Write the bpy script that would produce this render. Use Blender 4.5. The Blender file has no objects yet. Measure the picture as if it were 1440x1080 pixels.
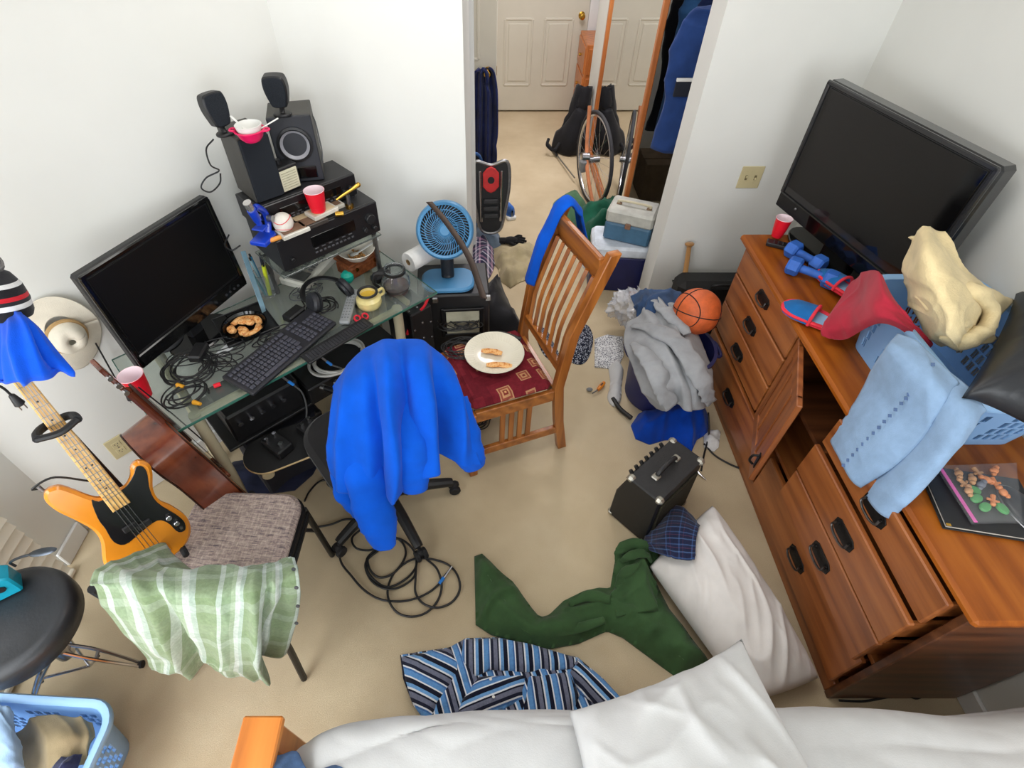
import bpy, bmesh, math, random
import numpy as np
from mathutils import Vector, Matrix
random.seed(7)
SC = bpy.context.scene
COL = SC.collection
# ---------------------------------------------------------------- camera
F, CX, CY, TH, CH = 753.0, 680.0, 540.0, math.radians(47.1), 2.15   # focal length in pixels of 1440x1080
cd = bpy.data.cameras.new('camera'); cam = bpy.data.objects.new('camera', cd); COL.objects.link(cam)
cam.location = (0, 0, CH); cam.rotation_euler = (math.pi/2 - TH, 0, 0)
cd.sensor_fit = 'HORIZONTAL'; cd.sensor_width = 36.0; cd.lens = 36.0*F/1440.0
cd.shift_x = (720-CX)/1440.0; cd.clip_start = 0.02; cd.clip_end = 60
SC.camera = cam
# ---------------------------------------------------------------- world, lights, exposure
wd = bpy.data.worlds.new('world'); SC.world = wd; wd.use_nodes = True
wd.node_tree.nodes['Background'].inputs[0].default_value = (0.80, 0.90, 1.0, 1)
wd.node_tree.nodes['Background'].inputs[1].default_value = 1.0
def area(name, loc, target, sx, sy, power, col=(1, 1, 1)):
    l = bpy.data.lights.new(name, 'AREA'); l.shape = 'RECTANGLE'; l.size = sx; l.size_y = sy; l.energy = power; l.color = col
    o = bpy.data.objects.new(name, l); COL.objects.link(o); o.location = loc
    o.rotation_euler = (Vector(target)-Vector(loc)).to_track_quat('-Z', 'Y').to_euler(); return o
area('daylight_back_window', (0.75, -2.35, 1.85), (0.9, 2.6, 1.5), 1.7, 1.4, 52, (0.93, 0.97, 1.0))
area('daylight_left_window', (-1.60, -0.40, 1.05), (0.6, 0.5, 0.0), 2.1, 1.9, 84, (0.92, 0.96, 1.0))
area('ceiling_fill', (0.15, 1.55, 2.55), (0.35, 2.3, 0), 1.2, 1.2, 24, (1.0, 0.97, 0.93))  # added overhead fill without a fixture, aimed to lift the switch wall
area('hall_fill', (0.45, 4.2, 2.5), (0.45, 4.2, 0), 0.6, 1.2, 42, (1.0, 0.95, 0.98))  # added fill that brightens the hall, in place of its daylight
SC.view_settings.view_transform = 'Standard'; SC.view_settings.look = 'None'
SC.view_settings.gamma = 1.0; SC.view_settings.use_curve_mapping = False; SC.view_settings.exposure = -0.20
# ---------------------------------------------------------------- pixel -> world helpers (real distances)
ST, CT = math.sin(TH), math.cos(TH)
def ray(x, y):
    n = (y-CY)/F
    return ((x-CX)/F, CT-n*ST, -ST-n*CT)
def T(x, y, t):
    r = ray(x, y); return (r[0]*t, r[1]*t, CH+r[2]*t)
def Z(x, y, z):
    r = ray(x, y); return T(x, y, (z-CH)/r[2])
def Yp(x, y, Y):
    r = ray(x, y); return T(x, y, Y/r[1])
def Xp(x, y, X):
    r = ray(x, y); return T(x, y, X/r[0])
def V(*a): return Vector(a)
# ---------------------------------------------------------------- mesh builder
def chamfer_box(sx, sy, sz, b):
    hx, hy, hz = sx/2, sy/2, sz/2
    b = min(b, hx*.98, hy*.98, hz*.98)
    vs, idx = [], {}
    for X in (-1, 1):
        for Y in (-1, 1):
            for Zz in (-1, 1):
                for ax in range(3):
                    p = [X*(hx-b), Y*(hy-b), Zz*(hz-b)]
                    p[ax] += (X, Y, Zz)[ax]*b
                    idx[(X, Y, Zz, ax)] = len(vs); vs.append(tuple(p))
    fs = []
    for ax in range(3):
        o = [i for i in range(3) if i != ax]
        for s in (-1, 1):
            q = []
            for (a, c) in ((-1, -1), (1, -1), (1, 1), (-1, 1)):
                k = [0, 0, 0]; k[ax] = s; k[o[0]] = a; k[o[1]] = c
                q.append(idx[(k[0], k[1], k[2], ax)])
            fs.append(q)
    for ax in range(3):
        o = [i for i in range(3) if i != ax]
        for a in (-1, 1):
            for c in (-1, 1):
                def kk(s, w):
                    k = [0, 0, 0]; k[ax] = s; k[o[0]] = a; k[o[1]] = c
                    return idx[(k[0], k[1], k[2], w)]
                fs.append([kk(-1, o[0]), kk(1, o[0]), kk(1, o[1]), kk(-1, o[1])])
    for X in (-1, 1):
        for Y in (-1, 1):
            for Zz in (-1, 1):
                fs.append([idx[(X, Y, Zz, 0)], idx[(X, Y, Zz, 1)], idx[(X, Y, Zz, 2)]])
    return vs, fs
def crom(pts, n, closed=False):
    """Catmull-Rom through the points, n points out"""
    P = np.array(pts, float); k = len(P)
    if closed: P = np.vstack([P[-1:], P, P[:2]]); segs = k
    else: P = np.vstack([2*P[:1]-P[1:2], P, 2*P[-1:]-P[-2:-1]]); segs = k-1
    u = np.linspace(0, segs, n, endpoint=not closed); i = np.minimum(u.astype(int), segs-1); f = (u-i)[:, None]
    a, b, c, d = P[i], P[i+1], P[i+2], P[i+3]
    return 0.5*((2*b)+(-a+c)*f+(2*a-5*b+4*c-d)*f*f+(-a+3*b-3*c+d)*f**3)
class G:
    def __init__(self): self.v = []; self.f = []; self.uv = {}
    def add(self, vs, fs, M=None, uv=None):
        o = len(self.v)
        if M is not None: vs = [tuple(M @ Vector(p)) for p in vs]
        self.v.extend([tuple(map(float, p)) for p in vs]); self.f.extend([[i+o for i in q] for q in fs])
        if uv is not None:
            for i, c in enumerate(uv): self.uv[o+i] = c
        return self
    def box(self, c, s, b=.003, M=None, rz=0, R=None):
        L = Matrix.Translation(c)
        if rz: L = L @ Matrix.Rotation(rz, 4, 'Z')
        if R is not None: L = L @ R
        if M is not None: L = M @ L
        vs, fs = chamfer_box(s[0], s[1], s[2], b); return self.add(vs, fs, L)
    def slab(self, a, b, w, h, bev=.002, up=(0, 0, 1)):
        """a bar from a to b, w wide and h thick (h along up)"""
        a, b = Vector(a), Vector(b); d = b-a; L = d.length; x = d.normalized(); u = Vector(up)
        y = u.cross(x)
        if y.length < 1e-4: y = Vector((0, 1, 0)).cross(x)
        y.normalize(); z = x.cross(y)
        M = Matrix.Translation((a+b)/2) @ Matrix((x, y, z)).transposed().to_4x4()
        vs, fs = chamfer_box(L, w, h, bev); return self.add(vs, fs, M)
    def cyl(self, p0, p1, r0, r1=None, n=16, bev=0):
        r1 = r0 if r1 is None else r1
        p0, p1 = Vector(p0), Vector(p1); d = p1-p0; L = d.length
        q = d.to_track_quat('Z', 'Y').to_matrix().to_4x4()
        pr = [(0, 0), (r0, 0), (r1, L), (0, L)] if not bev else [(0, 0), (max(r0-bev, 1e-4), 0), (r0, bev), (r1, L-bev), (max(r1-bev, 1e-4), L), (0, L)]
        return self.lathe(pr, n, Matrix.Translation(p0) @ q)
    def lathe(self, pr, n=24, M=None, sy=1.0):
        vs, fs, rings = [], [], []
        for (r, z) in pr:
            if r < 1e-6: rings.append([len(vs)]); vs.append((0, 0, z))
            else:
                rings.append(list(range(len(vs), len(vs)+n)))
                for k in range(n):
                    a = 2*math.pi*k/n; vs.append((r*math.cos(a), sy*r*math.sin(a), z))
        for A, B in zip(rings, rings[1:]):
            if len(A) == 1 and len(B) == 1: continue
            for k in range(n):
                k2 = (k+1) % n
                if len(A) == 1: fs.append([A[0], B[k2], B[k]])
                elif len(B) == 1: fs.append([A[k], A[k2], B[0]])
                else: fs.append([A[k], A[k2], B[k2], B[k]])
        return self.add(vs, fs, M)
    def tube(self, pts, r, n=8, closed=False, smooth=0, cap=True, flat=1.0):
        P = np.array(pts, float)
        if smooth: P = crom(P, smooth, closed)
        k = len(P)
        rr = np.full(k, r) if np.isscalar(r) else np.interp(np.linspace(0, 1, k), np.linspace(0, 1, len(r)), r)
        tg = np.roll(P, -1, 0)-np.roll(P, 1, 0)
        if not closed: tg[0] = P[1]-P[0]; tg[-1] = P[-1]-P[-2]
        tg /= np.linalg.norm(tg, axis=1)[:, None]+1e-12
        ref = np.array([0, 0, 1.]) if abs(tg[0][2]) < .9 else np.array([1., 0, 0])
        x = np.cross(ref, tg[0]); x /= np.linalg.norm(x); vs, fs = [], []
        for i in range(k):
            x = x-tg[i]*np.dot(x, tg[i]); x /= np.linalg.norm(x)+1e-12; y = np.cross(tg[i], x)
            for j in range(n):
                a = 2*math.pi*j/n; vs.append(P[i]+rr[i]*(x*math.cos(a)+y*flat*math.sin(a)))
        m = k if closed else k-1
        for i in range(m):
            i2 = (i+1) % k
            for j in range(n):
                j2 = (j+1) % n; fs.append([i*n+j, i*n+j2, i2*n+j2, i2*n+j])
        if cap and not closed: fs.append(list(range(n))[::-1]); fs.append([(k-1)*n+j for j in range(n)])
        return self.add(vs, fs)
    def prism(self, poly, z0, z1, M=None, bev=0):
        n = len(poly); vs, fs = [], []
        P = np.array(poly, float)
        area2 = np.sum(P[:, 0]*np.roll(P[:, 1], -1)-np.roll(P[:, 0], -1)*P[:, 1])
        if area2 < 0: P = P[::-1]
        def inset(d):
            e = np.roll(P, -1, 0)-P; e /= np.linalg.norm(e, axis=1)[:, None]+1e-12
            nr = np.stack([-e[:, 1], e[:, 0]], 1); m = nr+np.roll(nr, 1, 0); m /= (np.linalg.norm(m, axis=1)[:, None]+1e-12)
            return P+m*d
        lv = [(P, z0), (P, z1)] if not bev else [(inset(bev), z0), (P, z0+bev), (P, z1-bev), (inset(bev), z1)]
        for q, z in lv: vs += [(p[0], p[1], z) for p in q]
        for l in range(len(lv)-1):
            for i in range(n):
                j = (i+1) % n; fs.append([l*n+i, l*n+j, (l+1)*n+j, (l+1)*n+i])
        fs.append(list(range(n))[::-1]); fs.append([(len(lv)-1)*n+i for i in range(n)])
        return self.add(vs, fs, M)
    def ball(self, c, r, nu=20, nv=12, M=None):
        r = (r, r, r) if np.isscalar(r) else r
        pr = [(math.sin(math.pi*i/nv), -math.cos(math.pi*i/nv)) for i in range(nv+1)]; pr[0] = (0, -1); pr[-1] = (0, 1)
        L = Matrix.Translation(c) @ (M if M is not None else Matrix.Identity(4)) @ Matrix.Diagonal((r[0], r[1], r[2], 1))
        return self.lathe(pr, nu, L)
    def shell(self, P, thick, uvs=(1, 1), closed_u=False):
        """closed cloth from a grid P[nu,nv,3], thickness under the surface"""
        nu, nv = P.shape[:2]
        du = np.gradient(P, axis=0); dv = np.gradient(P, axis=1); N = np.cross(du, dv)
        N /= np.linalg.norm(N, axis=2)[:, :, None]+1e-12
        Q = P-N*thick
        vs = np.concatenate([P.reshape(-1, 3), Q.reshape(-1, 3)]); m = nu*nv; fs = []
        for i in range(nu-1):
            for j in range(nv-1):
                a, b, c, d = i*nv+j, (i+1)*nv+j, (i+1)*nv+j+1, i*nv+j+1
                fs.append([a, b, c, d]); fs.append([m+a, m+d, m+c, m+b])
        for i in range(nu-1):
            a, b = i*nv, (i+1)*nv; fs.append([a, m+a, m+b, b])
            a, b = i*nv+nv-1, (i+1)*nv+nv-1; fs.append([a, b, m+b, m+a])
        for j in range(nv-1):
            a, b = j, j+1; fs.append([a, b, m+b, m+a])
            a, b = (nu-1)*nv+j, (nu-1)*nv+j+1; fs.append([a, m+a, m+b, b])
        U, Vv = np.meshgrid(np.linspace(0, uvs[0], nu), np.linspace(0, uvs[1], nv), indexing='ij')
        uv = np.stack([U.ravel(), Vv.ravel()], 1); uv = np.concatenate([uv, uv])
        return self.add([tuple(p) for p in vs], fs, None, uv)
    def build(self, name, mat, parent=None, ang=35, origin=None, subsurf=0):
        me = bpy.data.meshes.new(name)
        vs = self.v
        if origin is None and parent is None:
            a = np.array(vs); origin = ((a[:, 0].min()+a[:, 0].max())/2, (a[:, 1].min()+a[:, 1].max())/2, a[:, 2].min())
        if origin is not None: vs = [(p[0]-origin[0], p[1]-origin[1], p[2]-origin[2]) for p in vs]
        me.from_pydata(vs, [], self.f)
        if self.uv:
            l = me.uv_layers.new(name='UVMap'); li = np.zeros(len(me.loops), np.int32); me.loops.foreach_get('vertex_index', li)
            arr = np.array([self.uv.get(int(i), (0, 0)) for i in range(len(vs))], float)
            l.data.foreach_set('uv', arr[li].ravel())
        me.polygons.foreach_set('use_smooth', [True]*len(me.polygons))
        bm = bmesh.new(); bm.from_mesh(me); bmesh.ops.recalc_face_normals(bm, faces=bm.faces); bm.to_mesh(me); bm.free()
        if ang < 180: me.set_sharp_from_angle(angle=math.radians(ang))
        ml = mat if isinstance(mat, (list, tuple)) else [mat]
        for m in ml: me.materials.append(m)
        o = bpy.data.objects.new(name, me); COL.objects.link(o)
        if origin is not None: o.location = origin
        if parent is not None: o.parent = parent
        if subsurf:
            s = o.modifiers.new('subdivision', 'SUBSURF'); s.levels = subsurf; s.render_levels = subsurf
        return o
def thing(name, label, cat, loc=(0, 0, 0), rz=0, group=None, rot=None):
    o = bpy.data.objects.new(name, None); COL.objects.link(o); o.empty_display_size = .05
    o.location = loc; o.rotation_euler = rot if rot is not None else (0, 0, rz)
    return tag(o, label, cat, group)
def tag(o, label=None, cat=None, group=None, kind=None):
    if label: o['label'] = label
    if cat: o['category'] = cat
    if group: o['group'] = group
    if kind: o['kind'] = kind
    return o
def copy_tree(o, parent=None):
    c = o.copy(); COL.objects.link(c)
    if parent is not None: c.parent = parent
    for ch in list(o.children): copy_tree(ch, c)
    return c
# ---------------------------------------------------------------- noise
def vnoise(x, y, seed=0):
    rs = np.random.RandomState(seed); tab = rs.rand(64, 64)
    xi = np.floor(x).astype(int); yi = np.floor(y).astype(int); fx = x-xi; fy = y-yi
    fx = fx*fx*fx*(fx*(fx*6-15)+10); fy = fy*fy*fy*(fy*(fy*6-15)+10)
    g = lambda a, b: tab[a % 64, b % 64]
    return (g(xi, yi)*(1-fx)+g(xi+1, yi)*fx)*(1-fy)+(g(xi, yi+1)*(1-fx)+g(xi+1, yi+1)*fx)*fy
def wrinkle(x, y, seed=0, ang=0.0, stretch=2.5, k=9.0):
    """ridged, stretched noise in about -1..1: cloth creases"""
    c, s = math.cos(ang), math.sin(ang); a = x*c+y*s; b = -x*s+y*c
    wx = vnoise(a*k*.35, b*k*.35, seed+5)-.5; wy = vnoise(a*k*.35+9, b*k*.35+4, seed+6)-.5
    n1 = 1-np.abs(2*vnoise(a*k/stretch+wx*2, b*k+wy*2, seed)-1)
    n2 = 1-np.abs(2*vnoise(a*k*2.1/stretch+wy*2, b*k*2.1+wx*2, seed+1)-1)
    return (n1**2*1.4+n2**2*.5)-.9
def surf(rows, nu, nv, wr=None, folds=None):
    """smooth grid through a small net of control points; wr = (amp, scale, seed, angle, stretch)"""
    A = np.array(rows, float)
    B = np.stack([crom(A[:, j], nu) for j in range(A.shape[1])], 1)
    P = np.stack([crom(B[i], nv) for i in range(nu)], 0)
    du = np.gradient(P, axis=0); dv = np.gradient(P, axis=1); N = np.cross(du, dv)
    N /= np.linalg.norm(N, axis=2)[:, :, None]+1e-12
    su = np.linalg.norm(du, axis=2).mean()*nu; sv = np.linalg.norm(dv, axis=2).mean()*nv
    U, Vv = np.meshgrid(np.linspace(0, su, nu), np.linspace(0, sv, nv), indexing='ij')
    h = np.zeros((nu, nv))
    if wr:
        a, k, sd = wr[:3]; an = wr[3] if len(wr) > 3 else 0; st = wr[4] if len(wr) > 4 else 2.5
        h += a*wrinkle(U, Vv, sd, an, st, k)
    if folds is not None: h += folds(U/su, Vv/sv)
    return P+N*h[:, :, None], su, sv
def seg_dist(px, py, pts, closed=False):
    pts = np.array(pts, float); Q = np.roll(pts, -1, 0) if closed else pts[1:]; Pp = pts if closed else pts[:-1]
    best = np.full(px.shape, 1e9); bx = np.zeros(px.shape); by = np.zeros(px.shape)
    for a, b in zip(Pp, Q):
        d = b-a; L = d@d+1e-12
        t = np.clip(((px-a[0])*d[0]+(py-a[1])*d[1])/L, 0, 1); x = a[0]+t*d[0]; y = a[1]+t*d[1]
        e = np.hypot(px-x, py-y); m = e < best; best[m] = e[m]; bx[m] = x[m]; by[m] = y[m]
    return best, bx, by
def inside(px, py, poly):
    r = np.zeros(px.shape, bool); n = len(poly)
    for i in range(n):
        x0, y0 = poly[i]; x1, y1 = poly[(i+1) % n]
        c = ((y0 > py) != (y1 > py)) & (px < (x1-x0)*(py-y0)/(y1-y0+1e-15)+x0); r ^= c
    return r
def heap(g, poly, z0, h, edge, wr=(.008, 9, 1, 0, 2.5), ridges=(), step=.012, uvang=0.0, base=None, floor_t=.004, smooth_n=0):
    """cloth lying on a surface: outline in X,Y metres, domed by h within edge, creased, closed underneath"""
    poly = np.array(poly, float)
    if smooth_n: poly = crom(poly, smooth_n, True)
    x0, y0 = poly.min(0)-step; x1, y1 = poly.max(0)+step
    xs = np.arange(x0, x1+step, step); ys = np.arange(y0, y1+step, step)
    X, Y = np.meshgrid(xs, ys, indexing='ij'); ins = inside(X, Y, poly); d, bx, by = seg_dist(X, Y, poly, True)
    use = ins.copy(); cell = ins[:-1, :-1] | ins[1:, :-1] | ins[:-1, 1:] | ins[1:, 1:]
    near = (~ins) | (d < step*.35)
    X2 = np.where(near, bx, X); Y2 = np.where(near, by, Y); dd = np.where(near, 0, d)
    prof = 1-np.exp(-(dd/edge)**1.3)
    Hh = z0+floor_t+h*prof
    if wr: Hh += wr[0]*(wrinkle(X2-x0, Y2-y0, wr[2], wr[3] if len(wr) > 3 else 0, wr[4] if len(wr) > 4 else 2.5, wr[1])+.9)*np.minimum(1, .25+dd/edge)
    for (pl, rh, rw) in ridges:
        e, _, _ = seg_dist(X2, Y2, pl); Hh += rh*np.exp(-(e/rw)**2)*np.minimum(1, .15+dd/(edge*.6+1e-6))
    if base is not None: Hh += base(X2, Y2)
    Hh = np.maximum(Hh, z0+.002) if base is None else Hh
    ids = -np.ones(X.shape, int); vs, uv = [], []; c, s = math.cos(uvang), math.sin(uvang)
    for i, j in zip(*np.nonzero(cell)):
        for a, b in ((i, j), (i+1, j), (i+1, j+1), (i, j+1)):
            if ids[a, b] < 0:
                ids[a, b] = len(vs); vs.append((X2[a, b], Y2[a, b], Hh[a, b])); uv.append((X2[a, b]*c+Y2[a, b]*s, -X2[a, b]*s+Y2[a, b]*c))
    n = len(vs); lo = [(p[0], p[1], max(z0+.0005 if base is None else -9, p[2]-max(.006, (p[2]-z0)*(1.0 if base is None else 0)+.0))) for p in vs]
    fs = []; ecount = {}
    for i, j in zip(*np.nonzero(cell)):
        q = [ids[i, j], ids[i+1, j], ids[i+1, j+1], ids[i, j+1]]
        fs.append(q); fs.append([n+k for k in q[::-1]])
        for k in range(4):
            e = (q[k], q[(k+1) % 4]); ecount[e] = ecount.get(e, 0)+1
    for (a, b) in list(ecount):
        if (b, a) not in ecount: fs.append([b, a, n+a, n+b])
    g.add(vs+lo, fs, None, uv+uv); return g
def fl(pts, z=0.0): return [Z(x, y, z)[:2] for x, y in pts]
# ---------------------------------------------------------------- materials
def lin(c): return tuple(((v/255)/12.92 if v/255 <= .04045 else (((v/255)+.055)/1.055)**2.4) for v in c)
def _new(name):
    m = bpy.data.materials.new(name); m.use_nodes = True; nt = m.node_tree; b = nt.nodes['Principled BSDF']; return m, nt, b
def _coord(nt, kind='Object', scale=(1, 1, 1), rot=(0, 0, 0)):
    tc = nt.nodes.new('ShaderNodeTexCoord'); mp = nt.nodes.new('ShaderNodeMapping')
    mp.inputs['Scale'].default_value = scale; mp.inputs['Rotation'].default_value = rot
    nt.links.new(tc.outputs[kind], mp.inputs[0]); return mp.outputs[0]
def _noise(nt, vec, scale, detail=3, rough=.55):
    n = nt.nodes.new('ShaderNodeTexNoise'); n.inputs['Scale'].default_value = scale; n.inputs['Detail'].default_value = detail
    n.inputs['Roughness'].default_value = rough; nt.links.new(vec, n.inputs['Vector']); return n.outputs['Fac']
def _ramp(nt, fac, stops, const=False):
    r = nt.nodes.new('ShaderNodeValToRGB'); cr = r.color_ramp; cr.interpolation = 'CONSTANT' if const else 'LINEAR'
    while len(cr.elements) < len(stops): cr.elements.new(.5)
    for e, (p, c) in zip(cr.elements, stops): e.position = p; e.color = (*lin(c), 1)
    nt.links.new(fac, r.inputs[0]); return r.outputs[0]
def _bump(nt, b, h, strength, dist=.01):
    n = nt.nodes.new('ShaderNodeBump'); n.inputs['Strength'].default_value = strength; n.inputs['Distance'].default_value = dist
    nt.links.new(h, n.inputs['Height']); nt.links.new(n.outputs[0], b.inputs['Normal'])
def mat(name, rgb, rough=.5, metal=0, var=None, bump=None, coat=0, spec=.5, sheen=0, trans=0, alpha=1, ior=1.45, emit=None):
    m, nt, b = _new(name)
    b.inputs['Base Color'].default_value = (*lin(rgb), 1); b.inputs['Roughness'].default_value = rough; b.inputs['Metallic'].default_value = metal
    b.inputs['Specular IOR Level'].default_value = spec; b.inputs['Coat Weight'].default_value = coat; b.inputs['Coat Roughness'].default_value = .12
    if sheen: b.inputs['Sheen Weight'].default_value = sheen; b.inputs['Sheen Roughness'].default_value = .5
    if trans: b.inputs['Transmission Weight'].default_value = trans; b.inputs['IOR'].default_value = ior
    if alpha < 1: b.inputs['Alpha'].default_value = alpha
    if emit: b.inputs['Emission Color'].default_value = (*lin(rgb), 1); b.inputs['Emission Strength'].default_value = emit
    var = var or (14, .10)
    v = _coord(nt); f = _noise(nt, v, var[0], 4)
    k = var[1]; lo = tuple(max(0, c*(1-k)) for c in rgb); hi = tuple(min(255, c*(1+k*.7)) for c in rgb)
    nt.links.new(_ramp(nt, f, [(.3, lo), (.7, hi)]), b.inputs['Base Color'])
    if bump: _bump(nt, b, _noise(nt, v, bump[0], 4), bump[1], bump[2] if len(bump) > 2 else .004)
    return m
def wood(name, c0, c1, c2, axis=1, scale=1.0, rough=.38, coat=.25):
    m, nt, b = _new(name); s = [26*scale]*3; s[axis] = 2.2*scale
    v = _coord(nt, 'Object', tuple(s)); f = _noise(nt, v, 1.0, 6, .62)
    s2 = [7*scale]*3; s2[axis] = .55*scale; v2 = _coord(nt, 'Object', tuple(s2))
    w = nt.nodes.new('ShaderNodeTexWave'); w.inputs['Scale'].default_value = 1.2; w.inputs['Distortion'].default_value = 7; w.inputs['Detail'].default_value = 3
    w.bands_direction = 'DIAGONAL'; nt.links.new(v2, w.inputs['Vector'])
    mx = nt.nodes.new('ShaderNodeMath'); mx.operation = 'MULTIPLY_ADD'; nt.links.new(w.outputs['Fac'], mx.inputs[0]); mx.inputs[1].default_value = .22
    h = nt.nodes.new('ShaderNodeMath'); h.operation = 'MULTIPLY'; h.inputs[1].default_value = .85; nt.links.new(f, h.inputs[0]); nt.links.new(h.outputs[0], mx.inputs[2])
    nt.links.new(_ramp(nt, mx.outputs[0], [(.22, c0), (.52, c1), (.84, c2)]), b.inputs['Base Color'])
    b.inputs['Roughness'].default_value = rough; b.inputs['Coat Weight'].default_value = coat; b.inputs['Coat Roughness'].default_value = .18
    _bump(nt, b, f, .12, .002); return m
def cloth(name, rgb, var=.12, weave=420, rough=.92, sheen=.12, bump=.35, vs=9):
    m, nt, b = _new(name); v = _coord(nt)
    f = _noise(nt, v, vs, 4); lo = tuple(c*(1-var) for c in rgb); hi = tuple(min(255, c*(1+var*.6)) for c in rgb)
    nt.links.new(_ramp(nt, f, [(.3, lo), (.7, hi)]), b.inputs['Base Color'])
    b.inputs['Roughness'].default_value = rough; b.inputs['Specular IOR Level'].default_value = .15
    b.inputs['Sheen Weight'].default_value = sheen; b.inputs['Sheen Roughness'].default_value = .5
    _bump(nt, b, _noise(nt, v, weave, 2), bump, .002); return m
def _frac(nt, uvout, axis, k, warp=None):
    sp = nt.nodes.new('ShaderNodeSeparateXYZ'); nt.links.new(uvout, sp.inputs[0])
    a = nt.nodes.new('ShaderNodeMath'); a.operation = 'MULTIPLY'; a.inputs[1].default_value = k; nt.links.new(sp.outputs[axis], a.inputs[0])
    f = nt.nodes.new('ShaderNodeMath'); f.operation = 'FRACT'; nt.links.new(a.outputs[0], f.inputs[0]); return f.outputs[0]
def stripes(name, k, stops, axis=0, second=None, mixfac=.5, rough=.92, blend='MIX', grain=None, coord='UV'):
    """printed or woven stripes along UV (metres); second = (k, stops) crosses them"""
    m, nt, b = _new(name); tc = nt.nodes.new('ShaderNodeTexCoord')
    c = _ramp(nt, _frac(nt, tc.outputs[coord], axis, k), stops, True)
    if second:
        c2 = _ramp(nt, _frac(nt, tc.outputs[coord], 1-axis, second[0]), second[1], True)
        mx = nt.nodes.new('ShaderNodeMixRGB'); mx.blend_type = blend; mx.inputs[0].default_value = mixfac
        nt.links.new(c, mx.inputs[1]); nt.links.new(c2, mx.inputs[2]); c = mx.outputs[0]
    v = _coord(nt); n = _noise(nt, v, grain or 160, 3); mm = nt.nodes.new('ShaderNodeMixRGB'); mm.blend_type = 'OVERLAY'; mm.inputs[0].default_value = .35
    nt.links.new(c, mm.inputs[1]); nt.links.new(n, mm.inputs[2]); nt.links.new(mm.outputs[0], b.inputs['Base Color'])
    b.inputs['Roughness'].default_value = rough; b.inputs['Specular IOR Level'].default_value = .15; b.inputs['Sheen Weight'].default_value = .2
    _bump(nt, b, _noise(nt, v, 400, 2), .3, .002); return m
def speckle(name, stops, scale=40, rough=.9, kind='noise', mscale=(1, 1, 1), bump=.2, coord='Object'):
    m, nt, b = _new(name); v = _coord(nt, coord, mscale)
    if kind == 'voronoi':
        n = nt.nodes.new('ShaderNodeTexVoronoi'); n.inputs['Scale'].default_value = scale; nt.links.new(v, n.inputs['Vector'])
        sp = nt.nodes.new('ShaderNodeSeparateXYZ'); nt.links.new(n.outputs['Color'], sp.inputs[0]); f = sp.outputs[0]
    else: f = _noise(nt, v, scale, 5, .65)
    nt.links.new(_ramp(nt, f, stops, kind != 'soft'), b.inputs['Base Color']); b.inputs['Roughness'].default_value = rough
    b.inputs['Specular IOR Level'].default_value = .2; _bump(nt, b, _noise(nt, v, scale*3, 2), bump, .002); return m
def tee(name): pass
BLK = mat('black_plastic', (26, 26, 28), .45, var=(30, .2)); BLKG = mat('gloss_black', (12, 12, 13), .10, spec=.6, var=(3, .1))
BLKM = mat('black_metal', (24, 24, 26), .38, .3); BLKC = cloth('black_cloth', (24, 24, 28)); CHROME = mat('chrome', (200, 200, 205), .18, 1.0, var=(3, .02))
GREY = mat('grey_plastic', (120, 122, 124), .5); DGREY = mat('dark_grey', (52, 53, 56), .55); WHT = mat('white_plastic', (232, 232, 228), .45, var=(8, .03))
STEEL = mat('brushed_steel', (150, 150, 152), .32, 1.0, var=(60, .1)); BRASS = mat('brass', (205, 160, 70), .25, 1.0, var=(10, .06)); RUB = mat('rubber', (30, 30, 32), .8)
CREAM = mat('cream_paint', (196, 186, 156), .42, var=(10, .04)); RED = mat('red_plastic', (226, 22, 44), .35, var=(6, .05)); CUPW = mat('cup_inside', (246, 226, 232), .45, var=(6, .02))
IVORY = mat('ivory_plate', (205, 192, 150), .42, var=(6, .03)); ORANGEPL = mat('orange_plug', (225, 160, 40), .4); TEAL = mat('teal_plastic', (20, 165, 150), .4)
GLASS = mat('desk_glass', (226, 236, 230), .03, trans=.92, ior=1.45, var=(3, .02)); GEDGE = mat('glass_edge', (60, 120, 105), .1, trans=.3)
CLEAR = mat('clear_glass', (240, 244, 246), .04, trans=.95, ior=1.4, var=(3, .01))
WHITEC = cloth('white_cotton', (200, 200, 199), .03, 300, .9, .1, .2)
BLUEF = cloth('royal_blue_fleece', (4, 82, 196), .08, sheen=.05); GREYF = cloth('grey_fleece', (158, 160, 163), .10, 260)
NAVYC = cloth('navy_cloth', (30, 40, 85), .2); DENIML = cloth('light_denim', (140, 168, 200), .05, 300, vs=25); DENIMD = cloth('mid_denim', (78, 104, 142), .18, 300, vs=30)
KHAKI = cloth('khaki_cloth', (176, 162, 128), .12); REDC = cloth('red_cotton', (176, 44, 62), .10); CREAMT = cloth('cream_towel', (226, 206, 160), .10, 160, bump=.8)
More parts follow.
